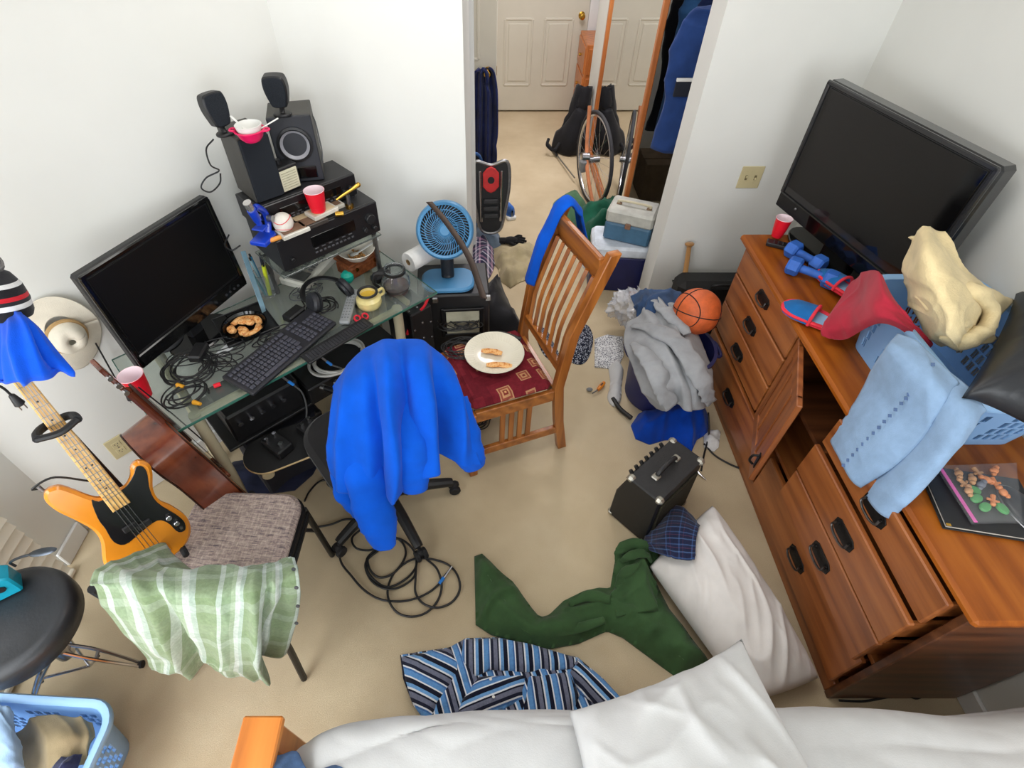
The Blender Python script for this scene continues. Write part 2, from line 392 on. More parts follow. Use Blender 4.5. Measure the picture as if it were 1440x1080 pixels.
# ================================================================ the setting
WALLM = mat('wall_paint', (228, 228, 223), .75, var=(2, .015), bump=(220, .06, .002), spec=.2)
TRIMW = mat('white_trim', (226, 226, 224), .45, var=(3, .02)); DOORM = mat('door_paint', (206, 200, 184), .5, var=(3, .02))
CEILM = mat('ceiling_paint', (235, 235, 232), .9, var=(3, .02))
def carpet():
    m, nt, b = _new('carpet_pile'); v = _coord(nt)
    a = _noise(nt, v, 380, 5, .85); c = _noise(nt, v, 2.2, 4, .6)
    s = nt.nodes.new('ShaderNodeMath'); s.operation = 'MULTIPLY_ADD'; s.inputs[1].default_value = .55; nt.links.new(a, s.inputs[0])
    h = nt.nodes.new('ShaderNodeMath'); h.operation = 'MULTIPLY'; h.inputs[1].default_value = .45; nt.links.new(c, h.inputs[0]); nt.links.new(h.outputs[0], s.inputs[2])
    nt.links.new(_ramp(nt, s.outputs[0], [(.30, (178, 158, 128)), (.52, (208, 190, 158)), (.72, (226, 212, 184))]), b.inputs['Base Color'])
    b.inputs['Roughness'].default_value = 1; b.inputs['Specular IOR Level'].default_value = .05; _bump(nt, b, a, .6, .005); return m
CARPET = carpet()
def struct(g, name, m, parent=None, ang=35):
    o = g.build(name, m, parent, ang)
    if parent is None: o['kind'] = 'structure'
    return o
def wallbox(p, q, th, z0=0.0, z1=2.6):
    """wall with its room face from p to q (room on the left hand side of p->q), thickness outwards"""
    p, q = V(*p), V(*q); d = (q-p).normalized(); n = V(d.y, -d.x)
    return G().prism([p, q, q+n*th, p+n*th], z0, z1)
YF = 2.60                                                   # wall with the light switch
A_, B_ = (-1.735, 1.13), (-.757, 2.25)                      # the desk's diagonal wall
struct(G().box((.2, 1.9, -.05), (4.4, 8.6, .1), .001), 'floor', CARPET)
struct(G().box((.2, 1.9, 2.65), (4.4, 8.6, .1), .001), 'ceiling', CEILM)
struct(wallbox(B_, A_, .10), 'wall_left', WALLM)
g = wallbox(A_, (-1.735, .957), .12); g2 = G(); struct(g, 'wall_window_side', WALLM)
g = G(); g.prism([(-1.855, -2.4), (-1.735, -2.4), (-1.735, -1.5), (-1.855, -1.5)], 0, 2.6); g.prism([(-1.855, -1.5), (-1.735, -1.5), (-1.735, .957), (-1.855, .957)], 2.1, 2.6)
struct(g, 'wall_window_head', WALLM)
struct(G().prism([(-.757, 2.25), (-.075, 2.25), (-.075, 3.25), (-.84, 3.25), (-.84, 2.25)], 0, 2.6, bev=.012), 'wall_front', WALLM)
struct(G().prism([(.985, YF), (1.80, YF), (1.80, YF+.17), (.985, YF+.17)], 0, 2.6, bev=.012), 'wall_switch', WALLM)
struct(G().prism([(1.69, -2.4), (1.81, -2.4), (1.81, 5.2), (1.69, 5.2)], 0, 2.6), 'wall_right', WALLM)
struct(G().prism([(-1.0, 5.9), (2.3, 5.9), (2.3, 6.0), (-1.0, 6.0)], 0, 2.6), 'wall_far', mat('hall_wall', (206, 203, 192), .75, var=(2, .02)))
struct(G().prism([(-.95, 3.25), (-.83, 3.25), (-.83, 5.9), (-.95, 5.9)], 0, 2.6), 'wall_hall', WALLM)
struct(G().prism([(.945, 4.84), (1.70, 4.84), (1.70, 5.25), (.945, 5.25)], 0, 2.6, bev=.008), 'wall_closet_end', WALLM)
g = G()                                                     # back wall with the window that lights the room, behind the camera
for (x0, x1, z0, z1) in ((-1.86, -1.25, 0, 2.6), (1.45, 1.81, 0, 2.6), (-1.25, 1.45, 0, 1.05), (-1.25, 1.45, 2.55, 2.6)):
    g.prism([(x0, -2.5), (x1, -2.5), (x1, -2.4), (x0, -2.4)], z0, z1)
struct(g, 'wall_back', WALLM)
# baseboards
struct(G().slab((-1.728, 1.12, .045), (-1.728, .965, .045), .014, .09, .004), 'baseboard_window', TRIMW)
d = (V(*B_)-V(*A_)).normalized(); nrm = V(d.y, -d.x)
pa, pb = V(*A_)+nrm*.007+d*.01, V(*B_)+nrm*.007-d*.01
struct(G().slab((pa.x, pa.y, .045), (pb.x, pb.y, .045), .014, .09, .004), 'baseboard_left', TRIMW)
struct(G().slab((-.74, 2.243, .045), (-.09, 2.243, .045), .014, .09, .004), 'baseboard_front', TRIMW)
struct(G().slab((1.0, YF-.007, .045), (1.67, YF-.007, .045), .014, .09, .004), 'baseboard_switch', TRIMW)
struct(G().slab((1.683, -2.3, .045), (1.683, YF-.02, .045), .014, .09, .004), 'baseboard_right', TRIMW)
# left window: frame, mullion, panes, and its horizontal slat blind
w = G()
for y in (-1.48, -.27, .935): w.box((-1.80, y, 1.06), (.05, .045, 2.04), .004)
for z in (.03, 2.08): w.box((-1.80, -.27, z), (.05, 2.4, .045), .004)
wo = struct(w, 'window_1', TRIMW)
for y in (-.875, .33):
    pn = G().box((-1.80, y, 1.055), (.008, 1.165, 2.0), .001).build('pane', CLEAR, wo)
SLATM = mat('blind_slat', (222, 214, 196), .5, var=(3, .03))
bl = thing('window_blind', 'cream horizontal slat blind hanging to the carpet at the left window', 'blind', (-1.70, -.27, 0))
s0 = None
for k in range(40):
    if s0 is None: s0 = G().box((0, 0, 0), (.062, 2.42, .003), .001, R=Matrix.Rotation(math.radians(68), 4, 'Y')).build('slat', SLATM, bl); s = s0
    else: s = s0.copy(); COL.objects.link(s); s.parent = bl
    s.location = (0, 0, .06+k*.05)
G().box((0, 0, .022), (.05, 2.42, .022), .004).build('bottom_rail', SLATM, bl); G().box((0, 0, 2.07), (.055, 2.42, .05), .004).build('head_rail', SLATM, bl)
g = G()
for y in (-1.0, 0, 1.0): g.cyl((.022, y, .03), (.022, y, 2.05), .0012, n=6)
g.build('cord', WHT, bl)
# doors -------------------------------------------------------------------------
def panel_door(name, w, h, th, M=DOORM):
    g = G().box((w/2, 0, h/2), (w, th, h), .003); o = g.build(name, M, None, origin=(0, 0, 0))
    o['kind'] = 'structure'; st, mu = w*.155, w*.13; pw = (w-2*st-mu)/2
    for x in (st+pw/2, w-st-pw/2):
        for (z0, z1) in ((.24, .80), (.98, 1.66), (1.76, 1.92)):
            for sgn in (-1, 1):
                fr = G()
                zc, zh = (z0+z1)/2, z1-z0
                fr.box((x, sgn*th/2, z0), (pw, .014, .022), .006).box((x, sgn*th/2, z1), (pw, .014, .022), .006)
                fr.box((x-pw/2, sgn*th/2, zc), (.022, .014, zh), .006).box((x+pw/2, sgn*th/2, zc), (.022, .014, zh), .006)
                fr.box((x, sgn*(th/2+.001), zc), (pw-.07, .012, zh-.07), .005)
                fr.build('panel', M, o)
    return o
def knob(door, x, z, th):
    k = G()
    for s in (-1, 1):
        R = Matrix.Translation((x, s*th/2, z)) @ Matrix.Rotation(-s*math.pi/2, 4, 'X')
        k.lathe([(0, 0), (.030, 0), (.030, .006), (.012, .010), (.011, .030), (.024, .042), (.028, .055), (.022, .068), (0, .072)], 20, R)
    k.build('door_knob', BRASS, door)
d1 = panel_door('door_1', .91, 2.03, .04); d1.location = (.06, 5.872, .018); knob(d1, .845, .83, .04)
g = G().box((-.045, 0, 1.03), (.085, .04, 2.06), .006).box((.955, 0, 1.03), (.085, .04, 2.06), .006).box((.455, 0, 2.10), (1.08, .04, .085), .006)
o = struct(g, 'trim_1', TRIMW); o.location = (.515, 5.872, 0)
hx, hy = -.695, 4.17; ang = math.atan2(4.075-hy, .088-hx)
d2 = panel_door('door_2', .79, 2.03, .036); d2.location = (hx, hy, .012); d2.rotation_euler = (0, 0, ang); knob(d2, .735, .91, .036)
g = G()
for z in (.25, 1.05, 1.8): g.box((0, 0, z), (.03, .006, .09), .002)
g.build('hinge', BRASS, d2); G().box((.789, 0, .91), (.006, .022, .055), .001).build('latch_plate', BRASS, d2)
g = G().box((-.085, 3.262, 1.03), (.07, .02, 2.06), .004); o = struct(g, 'trim_2', TRIMW)
# outlets ------------------------------------------------------------------------
def plate(name, label, loc, rz, w, h, kind):
    t = thing(name, label, 'wall plate', loc, rz)
    G().box((0, -.003, 0), (w, .006, h), .0025).build('face_plate', IVORY, t)
    if kind == 'switch':
        for x in (-.023, .023):
            G().box((x, -.007, 0), (.011, .004, .024), .001).build('switch_slot', mat('slot_dark', (120, 108, 78), .5), t)
            G().slab((x, -.006, 0), (x, -.017, .010 if x < 0 else -.010), .008, .007, .002, up=(1, 0, 0)).build('toggle', IVORY, t)
            for z in (-.03, .03): G().cyl((x, -.006, z), (x, -.0075, z), .003, n=10).build('screw', IVORY, t)
    else:
        for z in (-.020, .020):
            s = G().box((0, -.0065, z), (.034, .003, .029), .002).build('socket', IVORY, t)
            k = G()
            for x in (-.006, .006): k.box((x, -.0082, z+.003), (.0022, .001, .008), .0004)
            k.box((0, -.0082, z-.008), (.004, .001, .004), .0008); k.build('slot', DGREY, s)
        G().cyl((0, -.006, 0), (0, -.0078, 0), .0032, n=10).build('screw', STEEL, t)
    return t
sw = Yp(1055, 249, YF)
plate('switch_plate', 'ivory double light switch plate on the white wall left of the television', (sw[0], YF, sw[2]), 0, .112, .114, 'switch')
def on_diag(x, y, off=0.0):
    r = V(*ray(x, y)); a = V(*A_); n = nrm
    t = ((a-V(0, 0)).dot(n)+off)/(r.x*n.x+r.y*n.y); return (r.x*t, r.y*t, CH+r.z*t)
ol = on_diag(166, 628)
plate('outlet_plate', 'ivory electrical outlet plate low on the wall between the two guitars', ol, math.atan2(d.y, d.x), .072, .114, 'outlet')
# closet -------------------------------------------------------------------------
MIR = mat('mirror_glass', (235, 238, 238), .015, 1.0, var=(1, .005)); ORW = wood('orange_oak', (150, 82, 34), (186, 106, 48), (206, 128, 66), 2, 1.0)
XM = .955
mt = thing('mirror_door', 'sliding closet mirror door in an orange oak frame', 'mirror', (XM, 3.34, 0))
LM = 1.48
for y, wd_ in ((.02, .04), (LM-.02, .04)): G().box((0, y, 1.02), (.03, wd_, 2.0), .004).build('frame_stile', ORW, mt)
for z in (.04, 2.03): G().box((0, LM/2, z), (.03, LM, .05), .004).build('frame_rail', ORW, mt)
G().box((.004, LM/2, 1.02), (.008, LM-.06, 1.95), .0005).build('mirror_pane', MIR, mt)
g = G().box((XM+.01, 3.74, .006), (.06, 1.95, .012), .003); struct(g, 'trim_3', ORW)
# ================================================================ dresser
WD = wood('dresser_oak', (108, 56, 26), (150, 86, 42), (174, 106, 54), 1); WDZ = wood('dresser_oak_upright', (102, 53, 25), (142, 80, 40), (164, 98, 50), 2)
WDTOP = wood('dresser_top_oak', (112, 54, 12), (152, 80, 20), (176, 100, 30), 1, rough=.42, coat=.08); WDX = wood('dresser_oak_cross', (58, 30, 16), (92, 52, 28), (120, 72, 40), 0)
WDTOP.node_tree.nodes['Principled BSDF'].inputs['Specular IOR Level'].default_value = .22
HAND = mat('dark_bronze', (34, 32, 31), .42, .6, var=(60, .2), bump=(90, .2))
BAIL = mat('bail_metal', (96, 92, 90), .3, .9, var=(40, .2))
DX, DY, DH, DL = 1.215, .475, .822, 1.675                    # front plane, near end, height, length
dr = thing('dresser', 'long oak dresser with black bail pulls along the right wall', 'dresser', (DX, DY, 0)); DD = .455
G().box((DD/2-.012, DL/2, DH-.015), (DD+.045, DL+.05, .030), .009).build('top', WDTOP, dr)
for y, n in ((.012, 0), (DL-.012, 1)): G().box((DD/2, y, DH/2-.016), (DD, .024, DH-.034), .003).build('side_panel', WDX, dr)
G().box((DD-.006, DL/2, .41), (.012, DL-.05, .74), .002).build('back_panel', WDX, dr)
YM0, YM1 = .655, 1.035
for y in (YM0, YM1): G().box((DD/2+.004, y, .55), (DD-.02, .022, .47), .002).build('divider', WDX, dr)
G().box((DD/2+.003, DL/2, .318), (DD-.012, DL-.05, .020), .002).build('rail', WD, dr); G().box((DD/2, DL/2, .06), (DD-.03, DL-.05, .02), .002).build('bottom_board', WD, dr)
G().box((.014, DL/2, .04), (.022, DL-.05, .08), .003).build('plinth', WD, dr)
G().box((DD/2, (YM0+YM1)/2, .545), (DD-.03, YM1-YM0-.024, .018), .002).build('shelf', WDX, dr)
def pull(parent, y, z, w=.11):
    g = G(); e = -.018
    g.prism([(-w/2, -.014), (-w/2+.016, -.026), (w/2-.016, -.026), (w/2, -.014), (w/2, .014), (w/2-.016, .026), (-w/2+.016, .026), (-w/2, .014)], 0, .004,
            Matrix.Translation((e, y, z)) @ Matrix(((0, 0, -1), (1, 0, 0), (0, -1, 0))).to_4x4().inverted().transposed() if False else Matrix.Translation((e, y, z)) @ Matrix(((0, 0, -1, 0), (1, 0, 0, 0), (0, 1, 0, 0), (0, 0, 0, 1))), bev=.001)
    for s in (-1, 1): g.cyl((e, y+s*w*.34, z+.006), (e-.010, y+s*w*.34, z+.006), .007, .006, 10)
    b_ = G().tube([(e-.012, y-w*.36, z+.010), (e-.017, y-w*.38, z-.008), (e-.019, y-w*.2, z-.017), (e-.019, y, z-.019), (e-.019, y+w*.2, z-.017), (e-.017, y+w*.38, z-.008), (e-.012, y+w*.36, z+.010)], .0040, 8, smooth=22)
    ho = g.build('handle', HAND, parent); b_.build('bail', BAIL, ho)
def drawer(y0, y1, z0, z1, out=0.0):
    g = G().box((-.009, (y0+y1)/2, (z0+z1)/2), (.020, y1-y0-.006, z1-z0-.006), .004)
    w, D = .010, DD-.06
    zb = z0+.02
    g.box((D/2, (y0+y1)/2, zb), (D, y1-y0-.05, .008), .001)
    for y in (y0+.02, y1-.02): g.box((D/2, y, (zb+z1-.03)/2), (D, w, z1-.03-zb), .001)
    g.box((D, (y0+y1)/2, (zb+z1-.03)/2), (w, y1-y0-.05, z1-.03-zb), .001)
    o = g.build('drawer', WD, dr); o.location.x = -out; pull(o, (y0+y1)/2, (z0+z1)/2); return o
ROWS = ((.655, .787), (.492, .650), (.330, .487))
for i, (z0, z1) in enumerate(ROWS):
    drawer(.030, YM0-.012, z0, z1, (.028, .046, .044)[i]); drawer(YM1+.012, DL-.030, z0, z1)
drawer(.030, DL/2-.012, .085, .310); drawer(DL/2+.012, DL-.030, .085, .310)
# open cupboard door
dv_ = V(-.145, -.345).normalized(); dl = .368; o = G()
hg = V(-.012, YM1-.004)
Md = Matrix.Translation((hg.x, hg.y, 0)) @ Matrix(((dv_.x, -dv_.y, 0, 0), (dv_.y, dv_.x, 0, 0), (0, 0, 1, 0), (0, 0, 0, 1)))   # x along the door, y to its outer side (away from carcass)
o.box((.026, 0, .558), (.052, .020, .452), .003, Md).box((dl-.026, 0, .558), (.052, .020, .452), .003, Md)
o.box((dl/2, 0, .358), (dl-.08, .020, .052), .003, Md).box((dl/2, 0, .758), (dl-.08, .020, .052), .003, Md)
cd_ = o.build('cupboard_door', WDZ, dr)
g = G().box((dl/2, 0, .558), (dl-.095, .008, .36), .002, Md); g.build('door_panel', WDZ, cd_)
for xx in (-.06, .06):
    G().box((dl/2+xx, 0, .558), (.034, .019, .352), .003, Md).build('door_slat', WDZ, cd_)
g = G(); hz = .43
for s in (-1,):
    g.box((dl-.026, s*.012, hz), (.022, .004, .075), .001, Md)
    g.tube([Md @ V(dl-.026, s*.014, hz+.028), Md @ V(dl-.026, s*.034, hz+.02), Md @ V(dl-.026, s*.036, hz-.012), Md @ V(dl-.026, s*.02, hz-.028)], .005, 8, smooth=12)
g.build('handle', HAND, cd_)
# ================================================================ television
SCRN = mat('tv_screen', (9, 9, 10), .06, spec=.7, var=(2, .05)); FRM = mat('tv_frame', (34, 35, 37), .22, coat=.5, var=(6, .06))
rz = math.atan2(-.79, .181); fx = V(.181, -.79).normalized(); bk = V(-fx.y, fx.x)
c0 = V(1.372, 2.32)+fx*.398+bk*.02
c0.x -= .026
tv = thing('television', 'large black flat television standing on the far end of the oak dresser', 'television', (c0.x, c0.y, DH), rz)
z0, z1, hw = .065, .600, .398
G().box((0, .034, (z0+z1)/2), (hw*2, .068, z1-z0), .012).box((0, .085, (z0+z1)/2), (hw*1.5, .05, (z1-z0)*.7), .02).build('housing', FRM, tv)
G().box((0, -.002, (z0+z1)/2+.040), (hw*2-.062, .006, z1-z0-.128), .001).build('screen', SCRN, tv)
G().box((0, -.004, z0+.038), (hw*2-.02, .012, .066), .004).build('speaker_bar', BLKG, tv)
g = G(); g.box((0, -.002, z1-.010), (hw*2-.01, .012, .018), .004)
for s in (-1, 1): g.box((s*(hw-.012), -.002, (z0+z1)/2+.03), (.018, .012, z1-z0-.07), .004)
g.build('bezel', mat('bezel_grey', (40, 41, 43), .2, coat=.5), tv)
G().ball((-.26, -.012, z0+.05), (.006, .004, .006), 10, 6).build('power_light', STEEL, tv)
g = G(); g.prism([(math.cos(a)*.27, .045+math.sin(a)*.125) for a in np.linspace(0, 2*math.pi, 33)[:-1]], .001, .016, bev=.004); g.build('stand_base', BLKG, tv)
G().box((0, .06, .05), (.16, .05, .09), .006).build('stand_neck', BLKG, tv)
# ================================================================ red cups
def cup(name_label, loc, sc=.8):
    t = thing('plastic_cup', name_label, 'cup', loc, random.random()*6, 'red party cups'); t.scale = (sc, sc, sc)
    g = G().lathe([(0, 0), (.030, 0), (.031, .002), (.0335, .022), (.0345, .023), (.037, .045), (.038, .046), (.0455, .117), (.0475, .1185), (.0475, .1205), (.0455, .121)], 32)
    g.build('cup_body', RED, t)
    G().lathe([(0, .003), (.029, .003), (.0445, .1195), (.0468, .1215), (.0478, .1195)], 32).build('lining', CUPW, t)
    return t
cup('red plastic cup on the oak dresser beside the blue dumbbells', Z(1092, 332, DH+.020), .74)
cup('red plastic cup on the left corner of the glass desk', Z(203, 556, .757), .86)
# remote under the cup and a slim black slab
a, b = Z(1078, 340, DH+.010), Z(1128, 352, DH+.010)
r = thing('remote_control', 'black remote control lying under the red cup on the oak dresser', 'remote', (0, 0, 0))
G().slab(a, b, .045, .018, .004).build('remote_body', BLK, r)
g = G(); av, bv = V(*a), V(*b)
for i in range(6):
    for j in (-1, 0, 1):
        p = av.lerp(bv, .2+i*.12)+(bv-av).normalized().cross(V(0, 0, 1))*j*.012; g.box((p.x, p.y, p.z+.0095), (.006, .006, .002), .0006)
g.build('buttons', DGREY, r)
# dumbbells
DB = mat('blue_neoprene', (48, 104, 196), .6, var=(30, .06))
def dumbbell(label, p0, p1):
    p0, p1 = V(*p0), V(*p1); c = (p0+p1)/2; dd = (p1-p0); t = thing('dumbbell', label, 'dumbbell', (c.x, c.y, c.z-.034), math.atan2(dd.y, dd.x), 'blue dumbbells')
    L = dd.length
    G().cyl((-L/2, 0, .034), (L/2, 0, .034), .016, n=14).build('grip', DB, t)
    for s in (-1, 1):
        G().cyl((s*(L/2-.026), 0, .034), (s*(L/2+.026), 0, .034), .038, n=6, bev=.008).build('weight', DB, t)
dumbbell('blue dumbbell nearer the television on the oak dresser', Z(1116, 351, DH+.038), Z(1151, 371, DH+.038))
dumbbell('blue dumbbell with one end under the red and blue slipper', Z(1117, 374, DH+.038), Z(1168, 393, DH+.038))
# ================================================================ laundry baskets
BKT = mat('light_blue_plastic', (134, 178, 226), .42, var=(5, .03)); BKTR = mat('light_blue_rim', (150, 192, 234), .38, var=(5, .03))
def rrect(L, W, r, ns, nl, nc=5):
    pts = []
    hl, hw = L/2, W/2
    for (cx, cy, a0, e, n) in ((hl-r, -hw+r, -math.pi/2, 'y', ns), (hl-r, hw-r, 0, 'x', nl), (-hl+r, hw-r, math.pi/2, 'y', ns), (-hl+r, -hw+r, math.pi, 'x', nl)):
        for k in range(nc+1):
            a = a0+math.pi/2*k/nc; pts.append((cx+r*math.cos(a), cy+r*math.sin(a)))
        m = n
        x0, y0 = pts[-1]
        x1, y1 = (hl, hw-r) if e == 'y' and cx > 0 else ((-hl+r, hw) if e == 'x' and cy > 0 else ((-hl, -hw+r) if e == 'y' else (hl-r, -hw)))
        for k in range(1, m): pts.append((x0+(x1-x0)*k/m, y0+(y1-y0)*k/m))
    return pts
def basket(label, loc, rz, L, W, h, taper=.84):
    t = thing('laundry_basket', label, 'laundry basket', loc, rz, 'light blue laundry baskets')
    nl, ns = int(round((L-.12)/.0105)), int(round((W-.12)/.0105)); P = rrect(L, W, .06, ns, nl); n = len(P)
    zs = [0, .035]; rows_h = []
    k = 0
    while zs[-1]+.036 < h-.050:
        zs.append(zs[-1]+.030); rows_h.append(len(zs)-2); zs.append(zs[-1]+.006); k += 1
    zs.append(h)
    th = .004; g = G(); vs = []; nc = 6
    for ins_ in (0, th):
        for z in zs:
            f = taper+(1-taper)*z/h
            for (x, y) in P: vs.append((x*f*(1-ins_/(L/2)), y*f*(1-ins_/(W/2)), z))
    m = n*len(zs); fs = []
    side = []
    for i in range(n): side.append(i)
    per = [nc+ns-1+1-1, 0]
    def is_hole(i, zi):
        if zi not in rows_h: return False
        x, y = P[i]; x2, y2 = P[(i+1) % n]
        on_y = abs(x-x2) < 1e-6; on_x = abs(y-y2) < 1e-6
        if not (on_y or on_x): return False
        s = (y+y2)/2 if on_y else (x+x2)/2; full = (W if on_y else L)/2-.075
        if abs(s) > full: return False
        q = int(math.floor((s+full)/.0105)); sk = (q+rows_h.index(zi)) % 18
        return sk < 12 and (sk % 3 != 0)
    for zi in range(len(zs)-1):
        for i in range(n):
            j = (i+1) % n; a, b, c, d_ = zi*n+i, zi*n+j, (zi+1)*n+j, (zi+1)*n+i
            if is_hole(i, zi): fs += [[a, b, m+b, m+a], [b, c, m+c, m+b], [c, d_, m+d_, m+c], [d_, a, m+a, m+d_]]
            else: fs += [[a, b, c, d_], [m+d_, m+c, m+b, m+a]]
    o_ = (len(zs)-1)*n
    for i in range(n):
        j = (i+1) % n; fs.append([o_+i, o_+j, m+o_+j, m+o_+i]); fs.append([j, i, m+i, m+j])
    g.add(vs, fs); g.build('basket_body', BKT, t)
    G().prism([(x*taper*.99, y*taper*.99) for x, y in P], 0, .005).build('basket_floor', BKT, t)
    R = rrect(L, W, .06, 2, 2, 6); rim = G(); pr = [(0, -.016), (.014, -.020), (.022, -.012), (.023, 0), (.018, .008), (.004, .008), (-.004, .002)]
    vs, fs = [], []; k = len(pr)
    for (x, y) in R:
        l = math.hypot(x, y); nx, ny = x/(L/2), y/(W/2)
        q = max(abs(nx), abs(ny)); dxn = V(x-max(-L/2+.06, min(L/2-.06, x)), y-max(-W/2+.06, min(W/2-.06, y)))
        if dxn.length < 1e-6: dxn = V(nx, ny)
        dxn.normalize()
        for (o2, z2) in pr: vs.append((x+dxn.x*o2, y+dxn.y*o2, h+z2))
    nR = len(R)
    for i in range(nR):
        for j in range(k):
            a = i*k+j; b = i*k+(j+1) % k; c = ((i+1) % nR)*k+(j+1) % k; d_ = ((i+1) % nR)*k+j; fs.append([a, b, c, d_])
    rim.add(vs, fs).build('rim', BKTR, t, 50)
    return t
basket('light blue laundry basket on the oak dresser with the cream towel and jeans', (1.487, 1.215, DH+.001), math.pi/2, .56, .345, .240)
# ================================================================ clothes and bag in the dresser basket
def one(name, label, cat, P, thick, m, uvs=None, group=None, ang=180):
    g = G(); g.shell(P, thick, uvs or (1, 1)); return tag(g.build(name, m, None, ang), label, cat, group)
P, su, sv = surf([[Z(1283, 336, 1.26), Z(1300, 322, 1.30), Z(1325, 329, 1.29), Z(1346, 350, 1.24)],
                  [Z(1273, 360, 1.20), Z(1300, 352, 1.30), Z(1332, 362, 1.28), Z(1360, 384, 1.19)],
                  [Z(1275, 400, 1.11), Z(1306, 394, 1.25), Z(1345, 398, 1.24), Z(1398, 408, 1.11)],
                  [Z(1284, 436, 1.09), Z(1315, 430, 1.20), Z(1352, 430, 1.22), Z(1431, 421, 1.10)],
                  [Z(1300, 462, 1.06), Z(1325, 466, 1.13), Z(1350, 468, 1.16), Z(1405, 452, 1.09)],
                  [Z(1318, 484, 1.03), Z(1335, 492, 1.06), Z(1362, 492, 1.06), Z(1398, 476, 1.05)]], 80, 80, (.015, 8, 3, .8, 2.4))
one('bath_towel', 'cream bath towel bundled in the light blue basket before the television', 'towel', P, .012, CREAMT)
tw = bpy.data.objects['bath_towel']
def roll(pts, rad, nu=44, seed=3, k=14, amp=.008, flat=.62):
    P = crom(pts, nu); R_ = np.interp(np.linspace(0, 1, nu), np.linspace(0, 1, len(rad)), rad); g = G(); g.tube([tuple(p) for p in P], list(R_), 22, flat=flat)
    v = np.array(g.v); h = wrinkle(v[:, 0]+v[:, 2]*.3, v[:, 2]+v[:, 1], seed, .2, 3, k)*amp; c = np.repeat(P, 22, 0); n = v-c; l = np.linalg.norm(n, axis=1)[:, None]+1e-9
    g.v = [tuple(p) for p in v+n/l*h[:, None]]; return g
for i, (pp, rr_) in enumerate((([Z(1344, 404, 1.22), Z(1378, 416, 1.20), Z(1394, 440, 1.16), Z(1380, 468, 1.12), Z(1348, 480, 1.10), Z(1322, 474, 1.09)], [.022, .036, .040, .040, .034, .020]), ([Z(1322, 440, 1.17), Z(1345, 448, 1.17), Z(1362, 452, 1.15)], [.018, .028, .014]), ([Z(1286, 400, 1.14), Z(1310, 428, 1.17), Z(1338, 442, 1.17)], [.014, .026, .016]))):
    o = roll(pp, rr_, seed=i+2).build('towel_fold', CREAMT, None, 180, origin=tuple(tw.location)); o.parent = tw; o.location = (0, 0, 0)
P, su, sv = surf([[Z(1197, 398, .93), Z(1214, 383, 1.03), Z(1234, 381, 1.12), Z(1248, 398, 1.115)],
                  [Z(1181, 420, .91), Z(1206, 412, .99), Z(1236, 408, 1.13), Z(1266, 430, 1.12)],
                  [Z(1166, 444, .90), Z(1196, 436, .98), Z(1238, 430, 1.11), Z(1288, 458, 1.08)],
                  [Z(1156, 462, .88), Z(1190, 460, .94), Z(1240, 446, 1.095), Z(1312, 482, 1.04)],
                  [Z(1156, 472, .86), Z(1186, 478, .88), Z(1242, 456, 1.06), Z(1305, 492, 1.01)]], 50, 60, (.006, 13, 11, .5, 3))
one('red_shirt', 'dark red shirt draped over the left rim of the dresser basket', 'shirt', P, .004, REDC)
# jeans: two flattened legs hanging over the rim and the dresser edge
def jean_leg(rows, nu=60, nv=26, bulge=.008, sd=1):
    P, su, sv = surf(rows, nu, nv, (.005, 8, sd, 1.4, 5), folds=lambda u, v: bulge*np.sin(np.pi*np.clip(v, 0, 1))**.6)
    return P, su, sv
P, su, sv = jean_leg([[Z(1262, 468, 1.085), Z(1290, 484, 1.105), Z(1322, 512, 1.10), Z(1348, 540, 1.09)],
                      [Z(1246, 488, 1.075), Z(1272, 510, 1.09), Z(1305, 540, 1.09), Z(1330, 566, 1.075)],
                      [Xp(1222, 528, 1.222), Xp(1246, 556, 1.205), Xp(1272, 588, 1.205), Xp(1298, 614, 1.215)],
                      [Xp(1196, 572, 1.187), Xp(1214, 600, 1.165), Xp(1234, 632, 1.165), Xp(1258, 656, 1.180)],
                      [Xp(1168, 620, 1.168), Xp(1182, 642, 1.148), Xp(1198, 672, 1.148), Xp(1211, 686, 1.165)]])
jn = one('denim_jeans', 'faded light blue jeans hanging from the basket over the dresser edge', 'jeans', P, .012, DENIML)
P, su, sv = jean_leg([[Z(1330, 520, 1.075), Z(1352, 540, 1.085), Z(1372, 560, 1.085), Z(1388, 577, 1.08)],
                      [Z(1318, 560, 1.06), Z(1342, 574, 1.075), Z(1362, 586, 1.075), Z(1376, 592, 1.06)],
                      [Xp(1282, 606, 1.235), Xp(1306, 622, 1.222), Xp(1326, 634, 1.222), Xp(1338, 644, 1.24)],
                      [Xp(1246, 652, 1.20), Xp(1262, 668, 1.18), Xp(1280, 684, 1.18), Xp(1294, 694, 1.195)],
                      [Xp(1214, 690, 1.176), Xp(1224, 706, 1.158), Xp(1238, 722, 1.158), Xp(1252, 731, 1.17)]], sd=4)
o = G().shell(P, .012).build('trouser_leg', DENIML, None, 180, origin=tuple(jn.location)); o.parent = jn; o.location = (0, 0, 0)
STI = mat('denim_stitch', (84, 106, 142), .9)
g = G()
for k in range(22):
    f = k/21; q = V(*Z(1312, 510, 1.122)).lerp(V(*Xp(1272, 560, 1.186)), f/.45) if f < .45 else V(*Xp(1272, 560, 1.186)).lerp(V(*Xp(1186, 652, 1.132)), (f-.45)/.55)
    q2 = q+V(-.001, -.008, -.006); g.slab(q, q2, .010, .002, .0005)
o = g.build('stitching', STI, None, origin=tuple(jn.location)); o.parent = jn; o.location = (0, 0, 0); o['kind'] = 'stuff'
